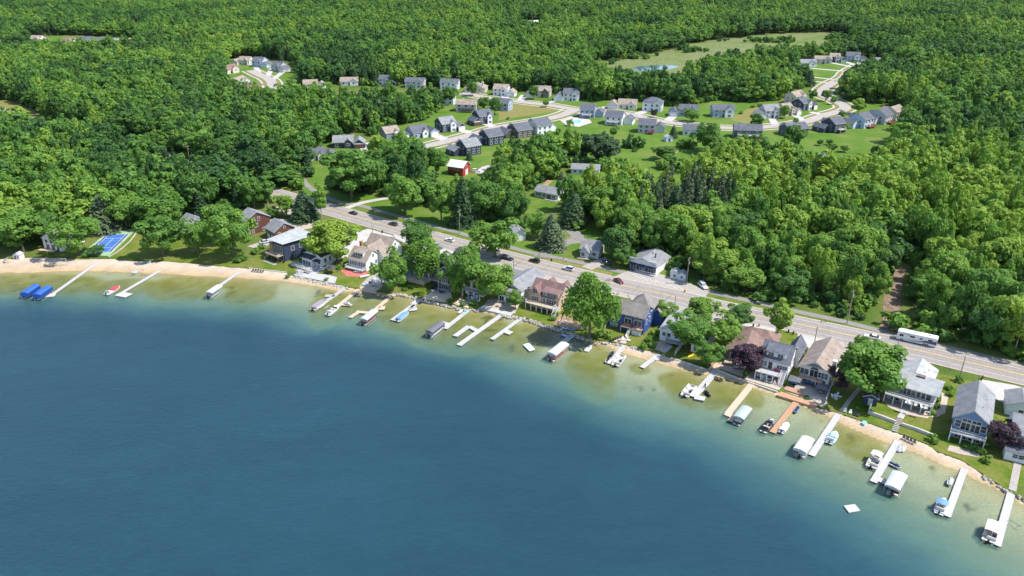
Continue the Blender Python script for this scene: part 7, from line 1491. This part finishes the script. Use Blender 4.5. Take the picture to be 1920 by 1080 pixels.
# shrubs
SHR = [((1140,633),3,'shrub by the willow roots at blue house lawn'),((1124,632),3.5,'leafy shrub between willow and blue house'),((1218,640),3,'shrub on the bank right of the blue house'),((1228,628),3.2,'tall shrub behind the blue house corner'),((1206,655),3,'low bush on the bank below the low white house'),((1222,650),2.6,'bush beside the blue water butt bank'),
 ((1797,716),2.6,'round shrub at the foot of the slim dark pole'),((1779,730),2.4,'shrub along the light blue house garden path'),((1782,742),2.2,'second shrub along the light blue house garden path'),((1754,765),2,'shrub at the corner of the long deck house'),((1748,778),2,'low shrub beside the long deck house patio'),((1756,752),2.2,'shrub right of the long deck house wall'),
 ((1746,826),2.6,'bush at the end of the right retaining wall'),((1752,832),2,'small bush beside the garden ornament rocks'),((1815,842),2.2,'shrub under the light blue house deck corner'),((1826,846),2.4,'pale shrub by the light blue house patio'),((1846,836),2.6,'shrub between light blue house and purple tree'),((1838,850),2.2,'low shrub in the purple tree bed'),((1848,866),2.4,'shrub on the lawn edge below the purple tree'),
 ((1476,722),1.8,'potted shrub at the corner of the arched window patio'),((1512,748),1.6,'small grass clump beside the cedar boardwalk'),((1398,702),2.6,'yellow green grass clump by the grey patio'),((868,574),2.2,'bushy plant on the rocks below the white cottage'),((888,572),2.8,'bright bush between white cottage and shore deck'),((842,566),2,'small bush at the sandy lot below navy house'),
 ((770,540),2.4,'shrub below the white deck cottage'),((760,545),2,'small shrub at the waterline below the white deck cottage'),((485,470),3.2,'clipped shrub beside the modern house lawn'),((478,476),3.4,'dark shrub between shore lawn and modern house'),((492,466),2.8,'shrub by the drive of the modern house'),((455,488),4,'brown tinged bush at the lawn corner by the beach'),((447,492),3.6,'low bush at the lawn corner by the beach'),
 ((640,500),2,'shrub beside the gazebo'),((636,505),2.2,'small shrub beside the red patio'),((612,526),1.8,'bright clump at the grey terrace rocks'),((540,520),2,'grass clump at the terrace shore'),((160,482),3,'low golden bush at the near end of the court'),((88,478),2,'golden bush by the beach steps'),((95,482),1.8,'small bush above the beach sand'),((243,425),3,'dark bush at the far corner of the court'),
 ((1390,640),2,'bush behind the brown roofed house'),((1300,640),2.4,'bush behind the small white shed'),((1660,680),2.4,'shrub at the road behind the big maple'),((1675,690),2.2,'second shrub at the road by the slim pole'),((1036,600),2.2,'shrub between tan house and willow'),((1042,592),2.4,'tall shrub right of the tan house'),
 ((1150,480),2.6,'shrub beside the grey cottage'),((1186,256),2.4,'lawn shrub behind the white slate roofed house'),((1133,250),2.4,'lawn shrub beside the pool terrace'),((1389,214),3,'dark lone shrub in the dry field'),((1425,200),4,'hedge shrub at the meadow edge'),((1412,202),3.4,'second hedge shrub at the meadow edge'),((952,224),2.6,'tiny lone shrub on the open lawn')]
for i, (px, w, lb) in enumerate(SHR): tree('shrub', G(*px), w*.75, w, 'shrub', i, .35 + .5*random.random(), None, lb, None, 'shrub')

# people on the footpath and shore
def person(label, px, ang, shirt, trousers, pose='walk', z=.04):
    """Continuous figure grown from a joint skeleton (metres, 1.72 m tall)."""
    p = G(*px); e = empty('person', (p.x, p.y, z), ang, label, 'person')
    st = .22 if pose == 'walk' else .08
    J = [(0,0,.95),(0,0,1.18),(0,0,1.40),(0,0,1.50),(0,.01,1.62),(0,.0,1.70), (.10,0,.90),(.11,st*.5,.50),(.11,st,.08),(.11,st+.15,.04), (-.10,0,.90),(-.11,-st*.3,.50),(-.11,-st,.08),(-.11,-st+.15,.04),
         (.19,0,1.38),(.25,-.06,1.12),(.24,.10,.90),(.24,.15,.82), (-.19,0,1.38),(-.25,.06,1.12),(-.24,.16,.92),(-.24,.22,.85)]
    E = [(0,1),(1,2),(2,3),(3,4),(4,5),(0,6),(6,7),(7,8),(8,9),(0,10),(10,11),(11,12),(12,13),(2,14),(14,15),(15,16),(16,17),(2,18),(18,19),(19,20),(20,21)]
    Rd = [.15,.14,.15,.06,.10,.07,.095,.07,.05,.04,.095,.07,.05,.04,.07,.05,.04,.035,.07,.05,.04,.035]
    me = bpy.data.meshes.new('body'); me.from_pydata(J, E, []); o = link('body', me, e); md = o.modifiers.new('skin', 'SKIN')
    for v, r_ in zip(me.skin_vertices[0].data, Rd): v.radius = (r_, r_ * .85)
    me.skin_vertices[0].data[0].use_root = True
    o.modifiers.new('sub', 'SUBSURF').levels = 1; o.modifiers['sub'].render_levels = 2
    m, t, b = nodes_of('clothed_figure'); co = objco(t); sx = N(t, 'ShaderNodeSeparateXYZ'); t.links.new(co, sx.inputs[0])
    mr = N(t, 'ShaderNodeMath', operation='DIVIDE'); t.links.new(sx.outputs[2], mr.inputs[0]); mr.inputs[1].default_value = 1.8
    c = ramp(t, mr.outputs[0], [(0, (.05,.05,.05)), (.05, trousers), (.52, shirt), (.80, (.45,.28,.2))])
    for nd in t.nodes:
        if nd.type == 'VALTORGB': nd.color_ramp.interpolation = 'CONSTANT'
    t.links.new(c, b.inputs['Base Color']); b.inputs['Roughness'].default_value = .8; me.materials.append(m)
    MB().loft([[(.105*f*math.cos(a), -.015 + .115*f*math.sin(a), zz) for a in [k*.785 for k in range(8)]] for zz, f in ((1.60, 1.0), (1.68, 1.0), (1.75, .65), (1.775, .15))]).build('hair', plain('brown_hair', (.06, .035, .02), .8), e)
person('person in red top walking on the footpath by the gravel drive', (1011, 480), math.radians(60), (.45, .05, .06), (.04, .05, .09))
person('person in white top standing by the pole on the footpath', (1062, 491), math.radians(-120), (.6, .6, .58), (.05, .05, .06), 'stand')
person('person in dark top standing on the white dock below dormer house', (1322, 727), math.radians(140), (.05, .06, .10), (.25, .22, .18), 'stand', WL + .40)

# ------------------------------------------------------------------ summer haze
hz = MB().box(-1500, 1500, -320, 2100, -14, 135)
m = bpy.data.materials.new('thin_haze'); m.use_nodes = True; t = m.node_tree; t.nodes.clear()
o_ = N(t, 'ShaderNodeOutputMaterial'); v_ = N(t, 'ShaderNodeVolumePrincipled'); v_.inputs['Color'].default_value = (.86, .92, 1.0, 1); v_.inputs['Density'].default_value = .000007; v_.inputs['Anisotropy'].default_value = .3
t.links.new(v_.outputs[0], o_.inputs['Volume'])
tag(hz.build('haze', m), 'thin summer haze over the woods', None, None, 'stuff')
